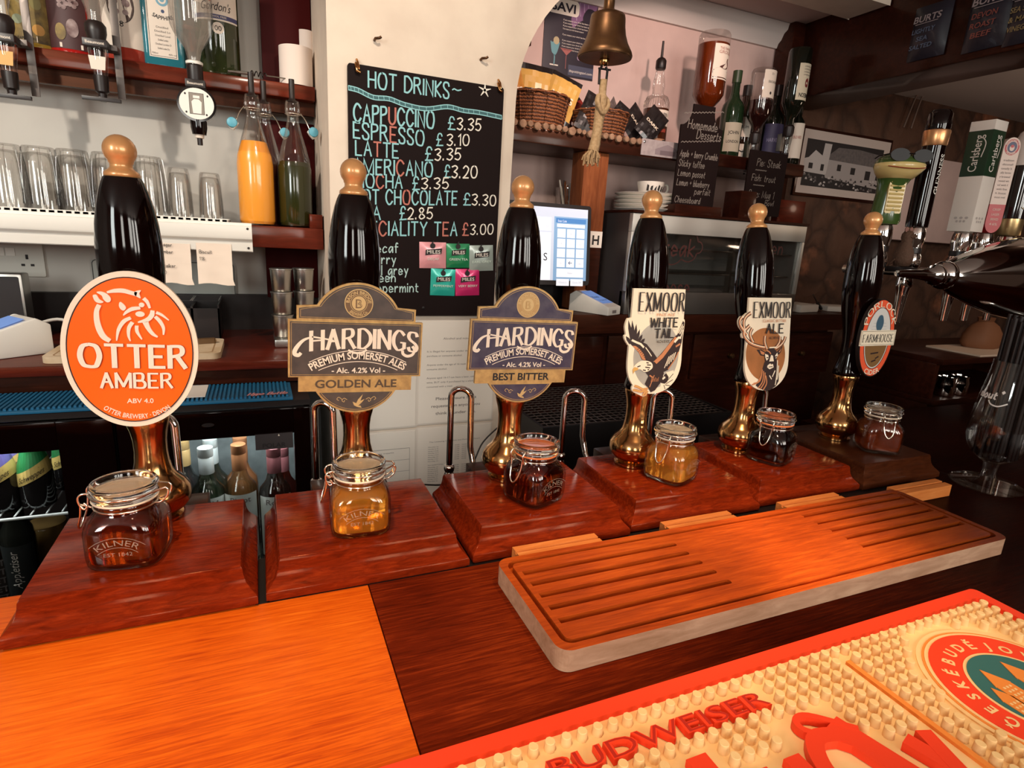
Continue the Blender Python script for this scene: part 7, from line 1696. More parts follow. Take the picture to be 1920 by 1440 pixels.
mb.flat(rect(w*0.0, w*0.5, h*0.02, h*0.13), F, 0.0003, 7); mb.text('#spottingsavi.com', w*0.25, h*0.055, 0.0085, F, 0.0005, 3, w=w*0.46)
mb.strip(ellipse(w*0.20, h*0.22, 0.008, 0.008, 18), ellipse(w*0.20, h*0.22, 0.005, 0.005, 18), F, 0.0003, 2); mb.text('SOMERSET', w*0.34, h*0.215, 0.006, F, 0.0003, 2, w=w*0.18)
mb.build('print', [MATS['poster_dark'], mat('purple_light', (0.20, 0.09, 0.20), 0.5), mat('lilac_light', (0.36, 0.24, 0.36), 0.5), M_paper, mat('aqua_print', (0.12, 0.30, 0.34), 0.5), mat('lemon_print', (0.45, 0.36, 0.20), 0.5), mat('rose_print', (0.36, 0.10, 0.09), 0.5), mat('navy_bar', (0.05, 0.055, 0.10), 0.5)], t)
a = (0.8385, 1.94, 1.0941)
t = thing('small_frame', 'small dark picture frame half hidden by the edge of the arch', 'picture frame', (a[0]-0.045, 1.9485, a[2]-0.07))
MB().box(-0.06, 0.06, -0.012, 0, 0, 0.20).build('frame', M_darkwood, t, bevel=0.003); MB().box(-0.045, 0.045, -0.0128, -0.012, 0.018, 0.182).build('picture', mat('dim_picture', (0.06, 0.03, 0.025), 0.5), t)

# ---------------------------------------------------------------- ship's bell on a bracket
bx, by_ = 0.731, 1.25
t = thing('bell', 'old brass bell with a knotted rope hanging in front of the arch', 'bell', (bx, by_, 0.826))
bp_ = [(0.0595, -0.012), (0.0610, -0.008), (0.0585, 0.000), (0.0490, 0.016), (0.0430, 0.032), (0.0395, 0.050), (0.0385, 0.066), (0.0370, 0.073), (0.0260, 0.078), (0.0150, 0.080)]
MB().lathe(bp_ + [(r-0.003, z-0.001) for r, z in bp_[::-1]], seg=48).build('bell_body', M_bell, t, smooth=60)
MB().lathe([(0.0155, 0.078), (0.0120, 0.088), (0.0120, 0.110), (0.0135, 0.112), (0.0120, 0.125), (0.0120, 0.25), (0.0, 0.25)], seg=20).build('crown', M_bell, t, smooth=50)
MB().box(-0.045, 0.045, -0.045, 0.045, 0.25, 0.44).build('hanger', M_darkwood, t, bevel=0.004)
mb = MB(); mb.lathe([(0.004, 0.05), (0.005, 0.0), (0.010, -0.010), (0.0115, -0.018), (0.008, -0.026), (0, -0.028)], seg=16); mb.build('clapper', M_brass, t, smooth=50)
mb = MB(); M_rope = mat('hemp_rope', (0.52, 0.34, 0.18), 0.9, noise=(0.38, 0.23, 0.11), bump=0.6, scale=160)
for s in (-1, 1): mb.tube([(s*0.005, 0, -0.028), (s*0.010, 0, -0.036), (s*0.009, 0, -0.066)], 0.0028, 8)
mb.tube([(-0.013, 0, -0.034), (0.018, 0, -0.033)], 0.0022, 8); mb.build('shackle', M_blackdeep, t)
mb = MB()
mb.tube(smooth_path([(0.002, 0, -0.055), (0.002, 0, -0.085), (0.001, 0, -0.110), (-0.002, 0, -0.150), (-0.006, 0, -0.190), (-0.010, 0, -0.208)], 4), [0.0085]*5+[0.0125]*6+[0.0115]*5+[0.0125]*5, 14)
for k in range(3): mb.tube(smooth_path([(-0.012+0.001*k, -0.006, -0.090), (-0.016, -0.010-0.003*k, -0.108), (0.0, -0.014, -0.122-0.003*k), (0.016, -0.008, -0.108), (0.013, 0.002, -0.092), (0.0, 0.012, -0.100), (-0.012, -0.006, -0.090)], 5), 0.0045, 8)
mb.build('rope', M_rope, t, smooth=60)
mb = MB()
for k in range(60):
    a = random.uniform(0, 2*PI); r = random.uniform(0.004, 0.022)
    mb.tube([(-0.009 + 0.009*math.cos(a), 0.009*math.sin(a), -0.205), (-0.012 + r*0.9*math.cos(a), r*0.9*math.sin(a), -0.218), (-0.013 + r*math.cos(a), r*math.sin(a), -0.222 - random.uniform(0.0, 0.020))], 0.0016, 5)
tag(mb.build('frayed_end', M_rope, t), None, None, kind='stuff')

# ---------------------------------------------------------------- counter of the right bay: till, card reader, warmer, plates, menus
RC = 0.190
t = thing('right_counter', 'dark wooden counter with drawers in the right bay', 'counter', (0, 0, RC))
MB().box(0.634, 2.13, 1.600, 1.945, -0.062, 0).build('worktop', wood('brown_black_wood', (0.016, 0.004, 0.002), (0.035, 0.008, 0.004), (0.06, 0.014, 0.007), 0.45, 0.0), t, bevel=0.003)
MB().box(0.634, 2.10, 1.640, 1.945, -1.27, -0.062).build('body', M_darkwood, t)
for x0 in (0.70, 1.06, 1.42, 1.78):
    d = MB().box(x0, x0+0.34, 1.628, 1.640, -0.24, -0.075).build('drawer', M_darkwood, t, bevel=0.002)
    MB().lathe([(0.008, 0.0), (0.006, 0.010), (0.011, 0.016), (0.008, 0.022), (0, 0.023)], seg=16, M=Matrix.Translation((x0+0.17, 1.628, -0.155)) @ Matrix.Rotation(PI/2, 4, 'X')).build('knob', M_bell, d)
# till
s0, s1, s2 = (0.6808, 1.64, 0.5189), (0.9517, 1.64, 0.5195), (0.9608, 1.64, 0.2739)
tw = s1[0]-s0[0]+0.10; th = s1[2]-s2[2]
t = thing('till_screen', 'black touchscreen till showing a blue keypad', 'till', (s1[0]-tw/2+0.020, 1.68, RC+0.0005))
zb = s2[2]-RC
TI = Matrix.Translation((0, 0, zb)) @ Matrix.Rotation(-0.10, 4, 'X')
TF = XF(FRONT(0, -0.040, 0), TI)
mb = MB(); mb.slab(rrect(-tw/2, tw/2, 0, th, 0.010), TF, -0.03, 0.0); mb.build('screen_case', M_blackmatt, t, bevel=0.003)
MB().box(-0.07, 0.07, -0.02, 0.10, 0, 0.016).box(-0.04, 0.04, 0.0, 0.03, 0.016, zb+0.10).build('stand', M_blackmatt, t, bevel=0.003)
lit = lambda n, c, e: mat(n, c, 0.3, emit=e)
mb = MB(); x1_ = tw/2-0.012; x0_ = -tw/2+0.012; y0_ = 0.014; y1_ = th-0.012
mb.flat(rect(x0_, x1_, y0_, y1_), TF, 0.0004, 0); mb.flat(rect(x1_-0.118, x1_, y0_, y1_-0.026), TF, 0.0006, 1)
mb.flat(rect(x0_, x1_-0.128, y0_, y1_-0.075), TF, 0.0006, 3); mb.flat(rect(x0_, x1_-0.128, y1_-0.070, y1_-0.030), TF, 0.0006, 3)
mb.flat(rect(x1_-0.112, x1_-0.006, y1_-0.044, y1_-0.030), TF, 0.0008, 2); mb.text('Enter Code', x1_-0.105, y1_-0.042, 0.007, TF, 0.001, 3, w=0.030, align='l'); mb.flat(rect(x1_-0.108, x1_-0.010, y1_-0.057, y1_-0.047), TF, 0.0008, 3)
kx_, ky_ = x1_-0.106, y1_-0.062
for r in range(4):
    for q in range(3):
        mb.flat(rect(kx_+q*0.0335, kx_+q*0.0335+0.0285, ky_-0.0265-r*0.0300, ky_-r*0.0300), TF, 0.0008, 3)
        s_ = ['7', '8', '9', '4', '5', '6', '1', '2', '3', '0', '\u2190', 'Clear'][r*3+q]
        if s_ == '\u2190': mb.line([(kx_+q*0.0335+0.020, ky_-0.013-r*0.03), (kx_+q*0.0335+0.008, ky_-0.013-r*0.03)], 0.0018, TF, 0.001, 4); mb.line([(kx_+q*0.0335+0.013, ky_-0.008-r*0.03), (kx_+q*0.0335+0.008, ky_-0.013-r*0.03), (kx_+q*0.0335+0.013, ky_-0.018-r*0.03)], 0.0018, TF, 0.001, 4)
        else: mb.text(s_, kx_+q*0.0335+0.0142, ky_-0.017-r*0.03, 0.006, TF, 0.001, 5, w=0.014 if len(s_) > 1 else None)
mb.flat(rect(kx_, kx_+0.0955, ky_-0.1475, ky_-0.1210), TF, 0.0008, 3); mb.text('Enter', kx_+0.048, ky_-0.137, 0.006, TF, 0.001, 5)
for q, s_ in enumerate(('Clock In', 'Clock Off')): mb.flat(rect(kx_+q*0.0500, kx_+q*0.0500+0.0455, ky_-0.174, ky_-0.1525), TF, 0.0008, 3); mb.text(s_, kx_+q*0.05+0.023, ky_-0.166, 0.006, TF, 0.001, 5)
mb.text('S', x1_-0.146, y0_+0.060, 0.024, TF, 0.001, 6); mb.text('1.00', x1_-0.146, y1_-0.060, 0.007, TF, 0.001, 5)
mb.build('screen', [lit('screen_pale', (0.55, 0.60, 0.72), 0.5), lit('screen_blue', (0.22, 0.38, 0.60), 0.45), lit('screen_deep_blue', (0.06, 0.18, 0.42), 0.7), lit('screen_white', (0.80, 0.84, 0.92), 0.5), lit('screen_navy', (0.03, 0.06, 0.16), 0.4), lit('screen_grey', (0.40, 0.42, 0.48), 0.5), M_ink], t)
a = (1.0135, 1.64, 0.1881)
card_machine('white card machine with a pale screen in front of the till', (a[0]-0.004, 1.655, RC+0.0005), 0.45, 0.90)
# wooden post with the H card, stick pot
a, b = (0.9616, 1.715, 0.6639), (1.0554, 1.715, 0.673)
q = thing('wooden_post', 'lit brown wooden post under the log slice shelf', 'post', ((a[0]+b[0])/2, 1.745, RC+0.0005))
wv_ = (b[0]-a[0])/2
MB().box(-wv_, wv_*0.25, -0.03, 0.05, 0, RS-RC-0.0435).box(wv_*0.25, wv_, -0.022, 0.05, 0, RS-RC-0.0435).build('timber', M_postwood, q, bevel=0.002)
a = (1.0186, 1.7, 0.4248)
t = thing('letter_card', 'small white card with a letter H leaning at the foot of the brown post', 'card', (a[0]+0.006, 1.700, a[2]-0.028), 0.0)
MB().box(-0.024, 0.024, 0.010, 0.0125, 0, 0.052).build('card', M_paper, t)
mb = MB(); mb.text('H', 0, 0.010, 0.030, FRONT(0, 0.0098, 0), 0, 0, off=0.03); mb.build('lettering', M_ink, t)
hc = MB().box(-0.03, 0.03, 0.013, 0.016, 0, 0.0).v
t_stand = MB().box(-0.020, 0.020, 0, 0.028, 0, a[2]-0.028-RC-0.001)
tag(t_stand.build('dark_block', M_darkwood, loc=(a[0]+0.006, 1.706, RC+0.0005)), 'dark block under the letter card beside the till', 'block')
a = (0.9943, 1.86, 0.5323)
t = thing('stick_pot', 'glass pot of wooden stirrers and sachets behind the till', 'pot', (a[0], 1.86, a[2]-0.02))
MB().lathe([(0.040, 0), (0.046, 0.004), (0.050, 0.075), (0.048, 0.075), (0.042, 0.006), (0, 0.006)], seg=28).build('glass_pot', M_thin, t, smooth=50)
for k in range(22):
    aa = k*2.4; r0 = 0.030*math.sqrt((k+0.5)/22); ll = random.uniform(0.075, 0.105)
    MB().tube([(r0*0.7*math.cos(aa), r0*0.7*math.sin(aa), 0.008), (r0*1.5*math.cos(aa), r0*1.5*math.sin(aa), ll)], 0.0028, 5, k % 4).build('stirrer', [M_postwood, M_paper, mat('rust_stick', (0.40, 0.13, 0.05), 0.6), M_papergrey], t)
a2 = a
tag(MB().box(-0.16, 0.055, -0.05, 0.07, 0, a2[2]-0.02-RC-0.001).build('till_box', M_blackdeep, loc=(a2[0], 1.87, RC+0.0003)), 'black box behind the till that carries the stick pot', 'box')
# pie warmer
wa, wb_ = (1.0901, 1.6, 0.5185), (1.8476, 1.6, 0.5129)
WX0, WX1, WZ = wa[0], wb_[0], 0.512
t = thing('pie_warmer', 'stainless steel pie warmer with a glass front and handwriting on the glass', 'pie warmer', (0, 0, RC+0.0005))
hz = WZ - RC
mb = MB()
mb.box(WX0, WX1, 1.604, 1.624, hz-0.058, hz-0.002).box(WX1-0.014, WX1, 1.604, 1.624, 0.075, hz-0.058).box(WX0, WX0+0.014, 1.604, 1.624, 0.075, hz-0.058)
mb.build('steel_frame', mat('pale_steel', (0.62, 0.60, 0.54), 0.42, 0.55), t, bevel=0.002)
mb = MB(); mb.box(WX0, WX1, 1.93, 1.938, 0, hz).box(WX1-0.006, WX1, 1.624, 1.93, 0, hz).box(WX0+0.006, WX1-0.006, 1.64, 1.93, 0.06, 0.075)
mb.build('cabinet', mat('warmer_grey', (0.50, 0.48, 0.45), 0.4), t)
MB().box(WX0, WX0+0.006, 1.624, 1.93, 0, hz).build('side_panel', mat('dark_side', (0.06, 0.05, 0.048), 0.4), t)
MB().box(WX0-0.004, WX1+0.004, 1.600, 1.940, hz, hz+0.008).build('top_plate', M_darkwood, t)
MB().box(WX0+0.014, WX1-0.014, 1.612, 1.615, 0.075, hz-0.058).build('glass_front', M_pane, t)
mb = MB()
for z in (0.135, 0.215):
    mb.tube([(WX0+0.02, 1.64, z), (WX1-0.02, 1.64, z)], 0.003, 8)
    for k in range(36): mb.tube([(WX0+0.03+k*0.021, 1.64, z), (WX0+0.03+k*0.021, 1.92, z)], 0.0015, 5)
mb.build('wire_racks', M_steel, t)
mb = MB(); mb.box((WX0+WX1)/2+0.06, (WX0+WX1)/2+0.068, 1.618, 1.64, 0.075, hz-0.058); mb.build('door_stile', M_steel, t)
WF = FRONT(0, 1.6112, 0); M_pen = mat('brown_marker', (0.075, 0.022, 0.018), 0.6)
def wtxt(s, p, q, h):
    mb = MB(); mb.pen(s, p[0], p[2]-RC, h, WF, 0.0003, 0, wt=h*0.11, w=q[0]-p[0], slant=0.05); mb.build('handwriting', M_pen, t)
wtxt('Steak', (1.1878, 1.611, 0.3845), (1.3497, 1.611, 0.3836), 0.055)
wtxt('cheese', (1.1837, 1.611, 0.2596), (1.3494, 1.611, 0.26), 0.050); wtxt('chicken', (1.5718, 1.611, 0.4065), (1.7498, 1.611, 0.406), 0.045)
c_ = (1.2627, 1.611, 0.415)
cl = [(c_[0] + 0.115*math.cos(a) + 0.008*math.cos(9*a), c_[2]-RC + 0.052*math.sin(a) + 0.008*math.sin(9*a)) for a in [2*PI*k/80 for k in range(80)]]
mb = MB(); mb.line(cl, 0.0035, WF, 0.0003, 0, closed=True); mb.build('drawn_cloud', M_pen, t)
MB().box(WX0, WX1, 1.604, 1.64, 0, 0.075).build('base_rail', mat('dim_rail', (0.22, 0.20, 0.18), 0.35, 0.8), t, bevel=0.002)
# plates and cup
pp = (1.2583, 1.78, 0.5577)
for k in range(5):
    t = thing('plate', ['bottom plate', 'second plate from the bottom', 'middle plate', 'fourth plate from the bottom', 'top plate'][k] + ' of the white stack on the pie warmer', 'plate', (pp[0], 1.78, WZ + 0.0090 + 0.0125*k), 0, 'white plates on the pie warmer')
    MB().lathe([(0.070, 0.0), (0.072, 0.002), (0.110, 0.011), (0.113, 0.0135), (0.1105, 0.0145), (0.074, 0.005), (0.0, 0.0045)], seg=48).build('dish', M_white, t, smooth=60)
t = thing('cup', 'white cup with a dark pattern standing on the stack of plates', 'cup', (pp[0]+0.01, 1.78, WZ + 0.0090 + 0.0125*4 + 0.0052))
MB().lathe([(0.026, 0.0), (0.028, 0.002), (0.040, 0.018), (0.046, 0.042), (0.047, 0.050), (0.0445, 0.050), (0.038, 0.020), (0.024, 0.006), (0, 0.006)], seg=36).build('bowl', M_white, t, smooth=60)
MB().tube(smooth_path([(0.040, -0.005, 0.040), (0.062, -0.008, 0.044), (0.068, -0.008, 0.028), (0.056, -0.006, 0.014), (0.036, -0.004, 0.014)], 5), 0.0042, 10).build('cup_handle', M_white, t, smooth=60)
mb = MB()
for k in range(7):
    u = -0.040+0.013*k
    f = lambda u, v, d=0: ((0.0405+0.2*(v-0.018)+0.0012+d)*math.sin(u/0.043), -(0.0405+0.2*(v-0.018)+0.0012+d)*math.cos(u/0.043), v)
    mb.flat([(u, 0.020+0.004*(k % 2)), (u+0.008, 0.018), (u+0.009, 0.036), (u+0.003, 0.040-0.006*(k % 3))], f, 0, 0)
mb.build('pattern', M_ink, t)
# dessert and food boards
t0 = (1.3584, 1.66, 0.5651)
def menu_board(name, label, outline, x, y, z, lines, foot, rz=0.0):
    t = thing(name, label, 'chalkboard', (x, y, z), rz, 'chalk menus on the pie warmer')
    mb = MB(); mb.slab(outline, FRONT(), -0.006, 0.0); mb.build('board', M_chalkboard, t, bevel=0.0008)
    mb = MB(); mb.box(foot[0], foot[1], -0.03, 0.05, -0.018, 0.012 if len(foot) < 3 else foot[2]); o = mb.build('wooden_foot', M_darkwood, t, bevel=0.001)
    mb = MB(); lines(mb, FRONT(0, -0.0003, 0)); mb.build('chalk_lettering', M_chalkgrey, t)
    return t
bo = [(-0.086, 0), (0.086, 0), (0.086, 0.260)] + [(0.086 - 0.042*math.sin(a), 0.260 + 0.052*(1-math.cos(a))) for a in [PI/2*k/8 for k in range(1, 9)]] + [(0.044, 0.326), (-0.044, 0.326)] + [(-0.044 - 0.042*(1-math.sin(a)), 0.260 + 0.052*(1-math.cos(a))) for a in [PI/2*k/8 for k in range(8, -1, -1)]]
def l_des(mb, F):
    sq = lambda y, s: mb.line([(-0.080+0.16*k/24, y+s*k+0.004*(k % 2)) for k in range(25)], 0.0022, F, 0, 0)
    sq(0.292, 0.0009); sq(0.205, 0.0008)
    mb.pen('Homemade', -0.060, 0.252, 0.027, F, 0, 0, wt=0.0026, w=0.120, slant=0.12); mb.pen('Desserts', -0.020, 0.224, 0.027, F, 0, 0, wt=0.0026, w=0.100, slant=0.12)
    for s, x, y, w in (('Apple + berry Crumble', -0.078, 0.164, 0.156), ('Sticky toffee', -0.078, 0.134, 0.105), ('Lemon posset', -0.078, 0.104, 0.112), ('Lemon + blueberry', -0.078, 0.074, 0.135), ('parfait', 0.0, 0.050, 0.066), ('Cheeseboard', -0.078, 0.020, 0.105)): mb.pen(s, x, y, 0.020, F, 0, 0, wt=0.0020, w=w, slant=0.12)
menu_board('dessert_board', 'bottle shaped chalkboard listing homemade desserts on top of the pie warmer', bo, t0[0]+0.004, 1.66, WZ + 0.0270, l_des, (-0.095, 0.10, 0.012))
t1 = (1.6797, 1.66, 0.5698)
def l_food(mb, F):
    for s, x, y, w, h in (('Pie: Steak', -0.052, 0.165, 0.110, 0.024), ('Fish: trout', -0.066, 0.115, 0.110, 0.022), ('Soup: Mug 1', -0.070, 0.060, 0.118, 0.024), ('Bowl', 0.012, 0.036, 0.040, 0.018)): mb.pen(s, x, y, h, F, 0, 0, wt=0.0020, w=w, slant=0.1)
    for y in (0.150, 0.100): mb.line([(-0.055+0.004*k, y+0.003*(k % 2)) for k in range(14)], 0.0018, F, 0, 0)
menu_board('food_board', 'black chalkboard for pie, fish and soup on top of the pie warmer', rect(-0.088, 0.088, 0, 0.215), t1[0]-0.01, 1.66, WZ + 0.0270, l_food, (-0.13, -0.06, 0.075))
a = (1.8785, 1.7, 0.5648)
tag(MB().box(-0.075, 0.06, 0, 0.03, 0, 0.085).build('wooden_crate', M_redwood, loc=(a[0]-0.01, 1.70, WZ+0.009), bevel=0.002), 'small brown wooden crate at the right end of the pie warmer top', 'crate')
# napkins and cutlery at the right end of the counter
a = (1.9835, 1.66, 0.1807)
for k, (dx, dy, w, d_, h, rz) in enumerate(((0.0, 0.0, 0.13, 0.10, 0.030, 0.2), (0.215, 0.01, 0.12, 0.10, 0.022, -0.3))):
    o = MB().box(-w/2, w/2, -d_/2, d_/2, 0, h).build('folded_napkins', M_paper, loc=(a[0]+dx, 1.70+dy, RC+0.0006), bevel=0.006, rot=(0, 0, rz))
    tag(o, ['pile of folded white napkins right beside the pie warmer', 'pile of folded white napkins at the right end of the counter'][k], 'napkins', 'napkin piles on the right counter')
kn = thing('table_knife', 'steel knife leaning on the napkins right of the pie warmer', 'knife', (a[0]+0.105, 1.70, RC+0.012), 0.3)
MB().tube([(-0.055, 0, 0.056), (0.0, 0, 0.020)], 0.003, 6).build('blade', M_steel, kn); MB().tube([(0.0, 0, 0.020), (0.045, 0, -0.004)], 0.006, 8).build('handle', M_blackmatt, kn)
# mesh glass rack below
a = (0.7979, 1.5, 0.0288)
t = thing('glass_rack', 'dark steel mesh rack below the counter behind the spouts', 'rack', (a[0]+0.16, 1.42, -0.06))
mb = MB()
for k in range(30): mb.tube([(-0.30+0.021*k, -0.15, 0.0), (-0.30+0.021*k, 0.19, 0.012)], 0.0022, 5)
for k in range(18): mb.tube([(-0.30, -0.15+0.02*k, 0.0007*k), (0.31, -0.15+0.02*k, 0.0007*k)], 0.0018, 5)
mb.build('mesh', mat('dim_steel', (0.16, 0.13, 0.12), 0.35, 0.9), t)
MB().box(-0.31, 0.32, -0.16, -0.15, -0.07, 0.008).box(-0.31, -0.30, -0.15, 0.19, -0.07, 0.008).box(0.31, 0.32, -0.15, 0.19, -0.07, 0.008).box(-0.31, 0.32, -0.16, 0.19, -1.0, -0.07).build('cabinet', M_blackdeep, t)

# ---------------------------------------------------------------- right end: stone wall picture, crisps on the beam, wires
a, b, c, d = (2.144, 1.95, 0.9256), (2.687, 1.95, 0.9387), (2.2047, 1.95, 0.6696), (2.6967, 1.95, 0.6789)
t = thing('framed_photo', 'black and white photo of a thatched inn in a white mount on the stone wall', 'framed photo', ((a[0]+b[0])/2, 1.9690, c[2]))
w, h = b[0]-a[0], a[2]-c[2]
MB().box(-w/2-0.012, w/2+0.012, -0.012, 0, -0.012, h+0.012).build('frame', M_darkwood, t, bevel=0.002)
MB().box(-w/2, w/2, -0.0135, -0.012, 0, h).build('mount', mat('cream_mount', (0.62, 0.50, 0.44), 0.7), t)
F = FRONT(0, -0.0136, 0); mb = MB(); L, Rr, B, T_ = -w*0.46, w*0.43, h*0.12, h*0.86
px_ = lambda u, v: (L + (Rr-L)*u, B + (T_-B)*v)
mb.flat([px_(0, 0), px_(1, 0), px_(1, 1), px_(0, 1)], F, 0.0001, 0)
mb.flat([px_(0.0, 0.30), px_(0.28, 0.28), px_(0.28, 0.70), px_(0.12, 0.66), px_(0.0, 0.58)], F, 0.0002, 3)
mb.flat([px_(0.28, 0.22), px_(1.0, 0.10), px_(1.0, 0.62), px_(0.28, 0.64)], F, 0.0002, 2)
mb.flat([px_(0.24, 0.62), px_(1.0, 0.58), px_(1.0, 0.86), px_(0.68, 0.92), px_(0.40, 0.90)], F, 0.0003, 1)
mb.flat([px_(0.02, 0.55), px_(0.12, 0.78), px_(0.27, 0.62), px_(0.26, 0.56)], F, 0.0003, 3)
mb.flat([px_(0.20, 0.30), px_(0.29, 0.30), px_(0.31, 0.95), px_(0.22, 0.95)], F, 0.0004, 3)
for u, v, ww, hh2 in ((0.42, 0.40, 0.05, 0.14), (0.60, 0.36, 0.06, 0.15), (0.80, 0.28, 0.07, 0.20), (0.21, 0.36, 0.04, 0.14), (0.06, 0.38, 0.05, 0.12), (0.95, 0.30, 0.04, 0.16)): mb.flat([px_(u, v), px_(u+ww, v), px_(u+ww, v+hh2), px_(u, v+hh2)], F, 0.0005, 0)
for k in range(90):
    u, v = random.uniform(0, 0.97), random.uniform(0.01, 0.24); mb.flat([px_(u, v), px_(u+0.03, v), px_(u+0.02, v+0.05), px_(u+0.005, v+0.04)], F, 0.0005 + 0.000002*k, random.choice((0, 0, 1, 3)))
mb.build('photo_print', [mat('photo_black', (0.030, 0.024, 0.024), 0.5), mat('photo_grey', (0.17, 0.14, 0.13), 0.6, noise=(0.12, 0.10, 0.10), scale=80), mat('photo_pale', (0.42, 0.36, 0.34), 0.6), mat('photo_white', (0.56, 0.49, 0.46), 0.6)], t)
def crisps(label, p, wd, ht, words, c1, cword):
    t = thing('crisp_packet', label, 'crisp packet', (1.952, p[1], p[2]), -PI/2, 'crisp packets pinned along the beam')
    n_ = 8; fr_ = []
    for j in range(n_+1):
        for i in range(n_+1):
            e = (math.sin(PI*j/n_) * math.sin(PI*i/n_)) ** 0.5 if 0 < i < n_ and 0 < j < n_ else 0
            fr_.append((-wd/2+wd*i/n_, -0.002-0.022*e + random.uniform(-0.002, 0.002)*e, ht*j/n_))
    mb = MB(); mb.add(fr_, [(j*(n_+1)+i, j*(n_+1)+i+1, (j+1)*(n_+1)+i+1, (j+1)*(n_+1)+i) for j in range(n_) for i in range(n_)])
    mb.add([(-wd/2, 0, 0), (wd/2, 0, 0), (wd/2, 0, ht), (-wd/2, 0, ht)], [(0, 3, 2, 1)]); mb.build('foil_packet', c1, t, smooth=40)
    F = FRONT(0, -0.026, 0); mb = MB(); mb.text('BURTS', 0, ht*0.66, ht*0.12, F, 0, 0, w=wd*0.72, off=0.02, slant=0.12); mb.line([(-wd*0.3, ht*0.63), (wd*0.3, ht*0.63)], 0.002, F, 0, 0)
    for k, s in enumerate(words): mb.text(s, -wd*0.05, ht*(0.46-0.145*k), ht*0.085, F, 0, 1, w=min(wd*0.6, len(s)*ht*0.075), off=0.015, slant=0.1)
    mb.build('print', [mat('dim_white_print', (0.30, 0.24, 0.24), 0.6), cword], t)
crisps('crisp packet with pale blue wording, leftmost on the beam', (1.95, 1.3669, 1.0282), 0.115, 0.155, ('LIGHTLY', 'SEA', 'SALTED'), mat('midnight_foil', (0.018, 0.015, 0.024), 0.4, coat=0.2), mat('dim_blue_print', (0.10, 0.13, 0.20), 0.6))
crisps('crisp packet with dull red wording, second along the beam', (1.95, 1.1949, 1.0146), 0.125, 0.175, ('DEVON', 'ROAST', 'BEEF'), MATS['midnight_foil'], mat('dim_red_print', (0.22, 0.055, 0.04), 0.6))
crisps('crisp packet with dull gold wording at the right edge of the photo', (1.95, 1.0973, 1.0073), 0.105, 0.165, ('SEA SALT', '& MALT', 'VINEGAR'), MATS['midnight_foil'], mat('dim_gold_print', (0.24, 0.17, 0.07), 0.6))
p0 = (2.7692, 1.88, 1.2064); p1 = (2.7248, 1.88, 1.0231); q0 = (2.8043, 1.88, 1.2115); q1 = (2.7759, 1.88, 1.0249)
for k, (u, v, lb) in enumerate(((p0, p1, 'pale wire hanging from the beam in front of the stone wall, left of a pair'), (q0, q1, 'pale wire hanging from the beam in front of the stone wall, right of a pair'))):
    mb = MB(); mb.tube(smooth_path([(0, 0.04, 0.32), (0, 0.04, 0), ((v[0]-u[0])*0.4, 0.055, (v[2]-u[2])*0.55), (v[0]-u[0], 0.06, v[2]-u[2]-0.03)], 6), 0.004, 7)
    tag(mb.build('hanging_wire', mat('pale_wire', (0.20, 0.13, 0.10), 0.5), loc=u, smooth=60), lb, 'wire', 'wires hanging over the stone wall')

# ---------------------------------------------------------------- chrome tap tower with five taps
ty, tz = 0.805, 0.388
t = thing('tap_tower', 'polished chrome torpedo shaped tap tower at the right end of the bar', 'tap tower', (1.60, ty, 0.0006))
bodyp = [(0.0, -0.40), (0.0060, -0.399), (0.0075, -0.39), (0.0105, -0.33), (0.0150, -0.288), (0.0210, -0.282), (0.0225, -0.274), (0.0200, -0.268), (0.0260, -0.262), (0.0300, -0.252), (0.0300, -0.244), (0.0255, -0.238), (0.0300, -0.228), (0.0450, -0.19), (0.0650, -0.12), (0.0840, -0.04), (0.0960, 0.04), (0.1020, 0.12), (0.1030, 0.20), (0.0980, 0.40), (0.0700, 0.70), (0.0300, 0.86), (0, 0.88)]
MT = Matrix.Translation((0, 0, tz)) @ Matrix.Rotation(PI/2, 4, 'Y')
MB().lathe(bodyp, seg=48, M=MT).build('torpedo_body', M_chrome, t, smooth=40)
MB().lathe([(0.060, 0.0), (0.060, 0.008), (0.045, 0.016), (0.036, 0.03), (0.034, tz-0.06), (0, tz-0.06)], (0.20, 0, 0), 32).build('column', M_chrome, t, smooth=50)
mb = MB(); mb.slab(ellipse(0.06, tz+0.005, 0.028, 0.020, 30), FRONT(0, -0.0985, 0), 0, 0.002); mb.strip(ellipse(0.06, tz+0.005, 0.025, 0.017, 30), ellipse(0.06, tz+0.005, 0.020, 0.0125, 30), FRONT(0, -0.0985, 0), 0.0022, 1)
mb.build('oval_badge', [M_cafe, mat('badge_red', (0.32, 0.05, 0.03), 0.5)], t)
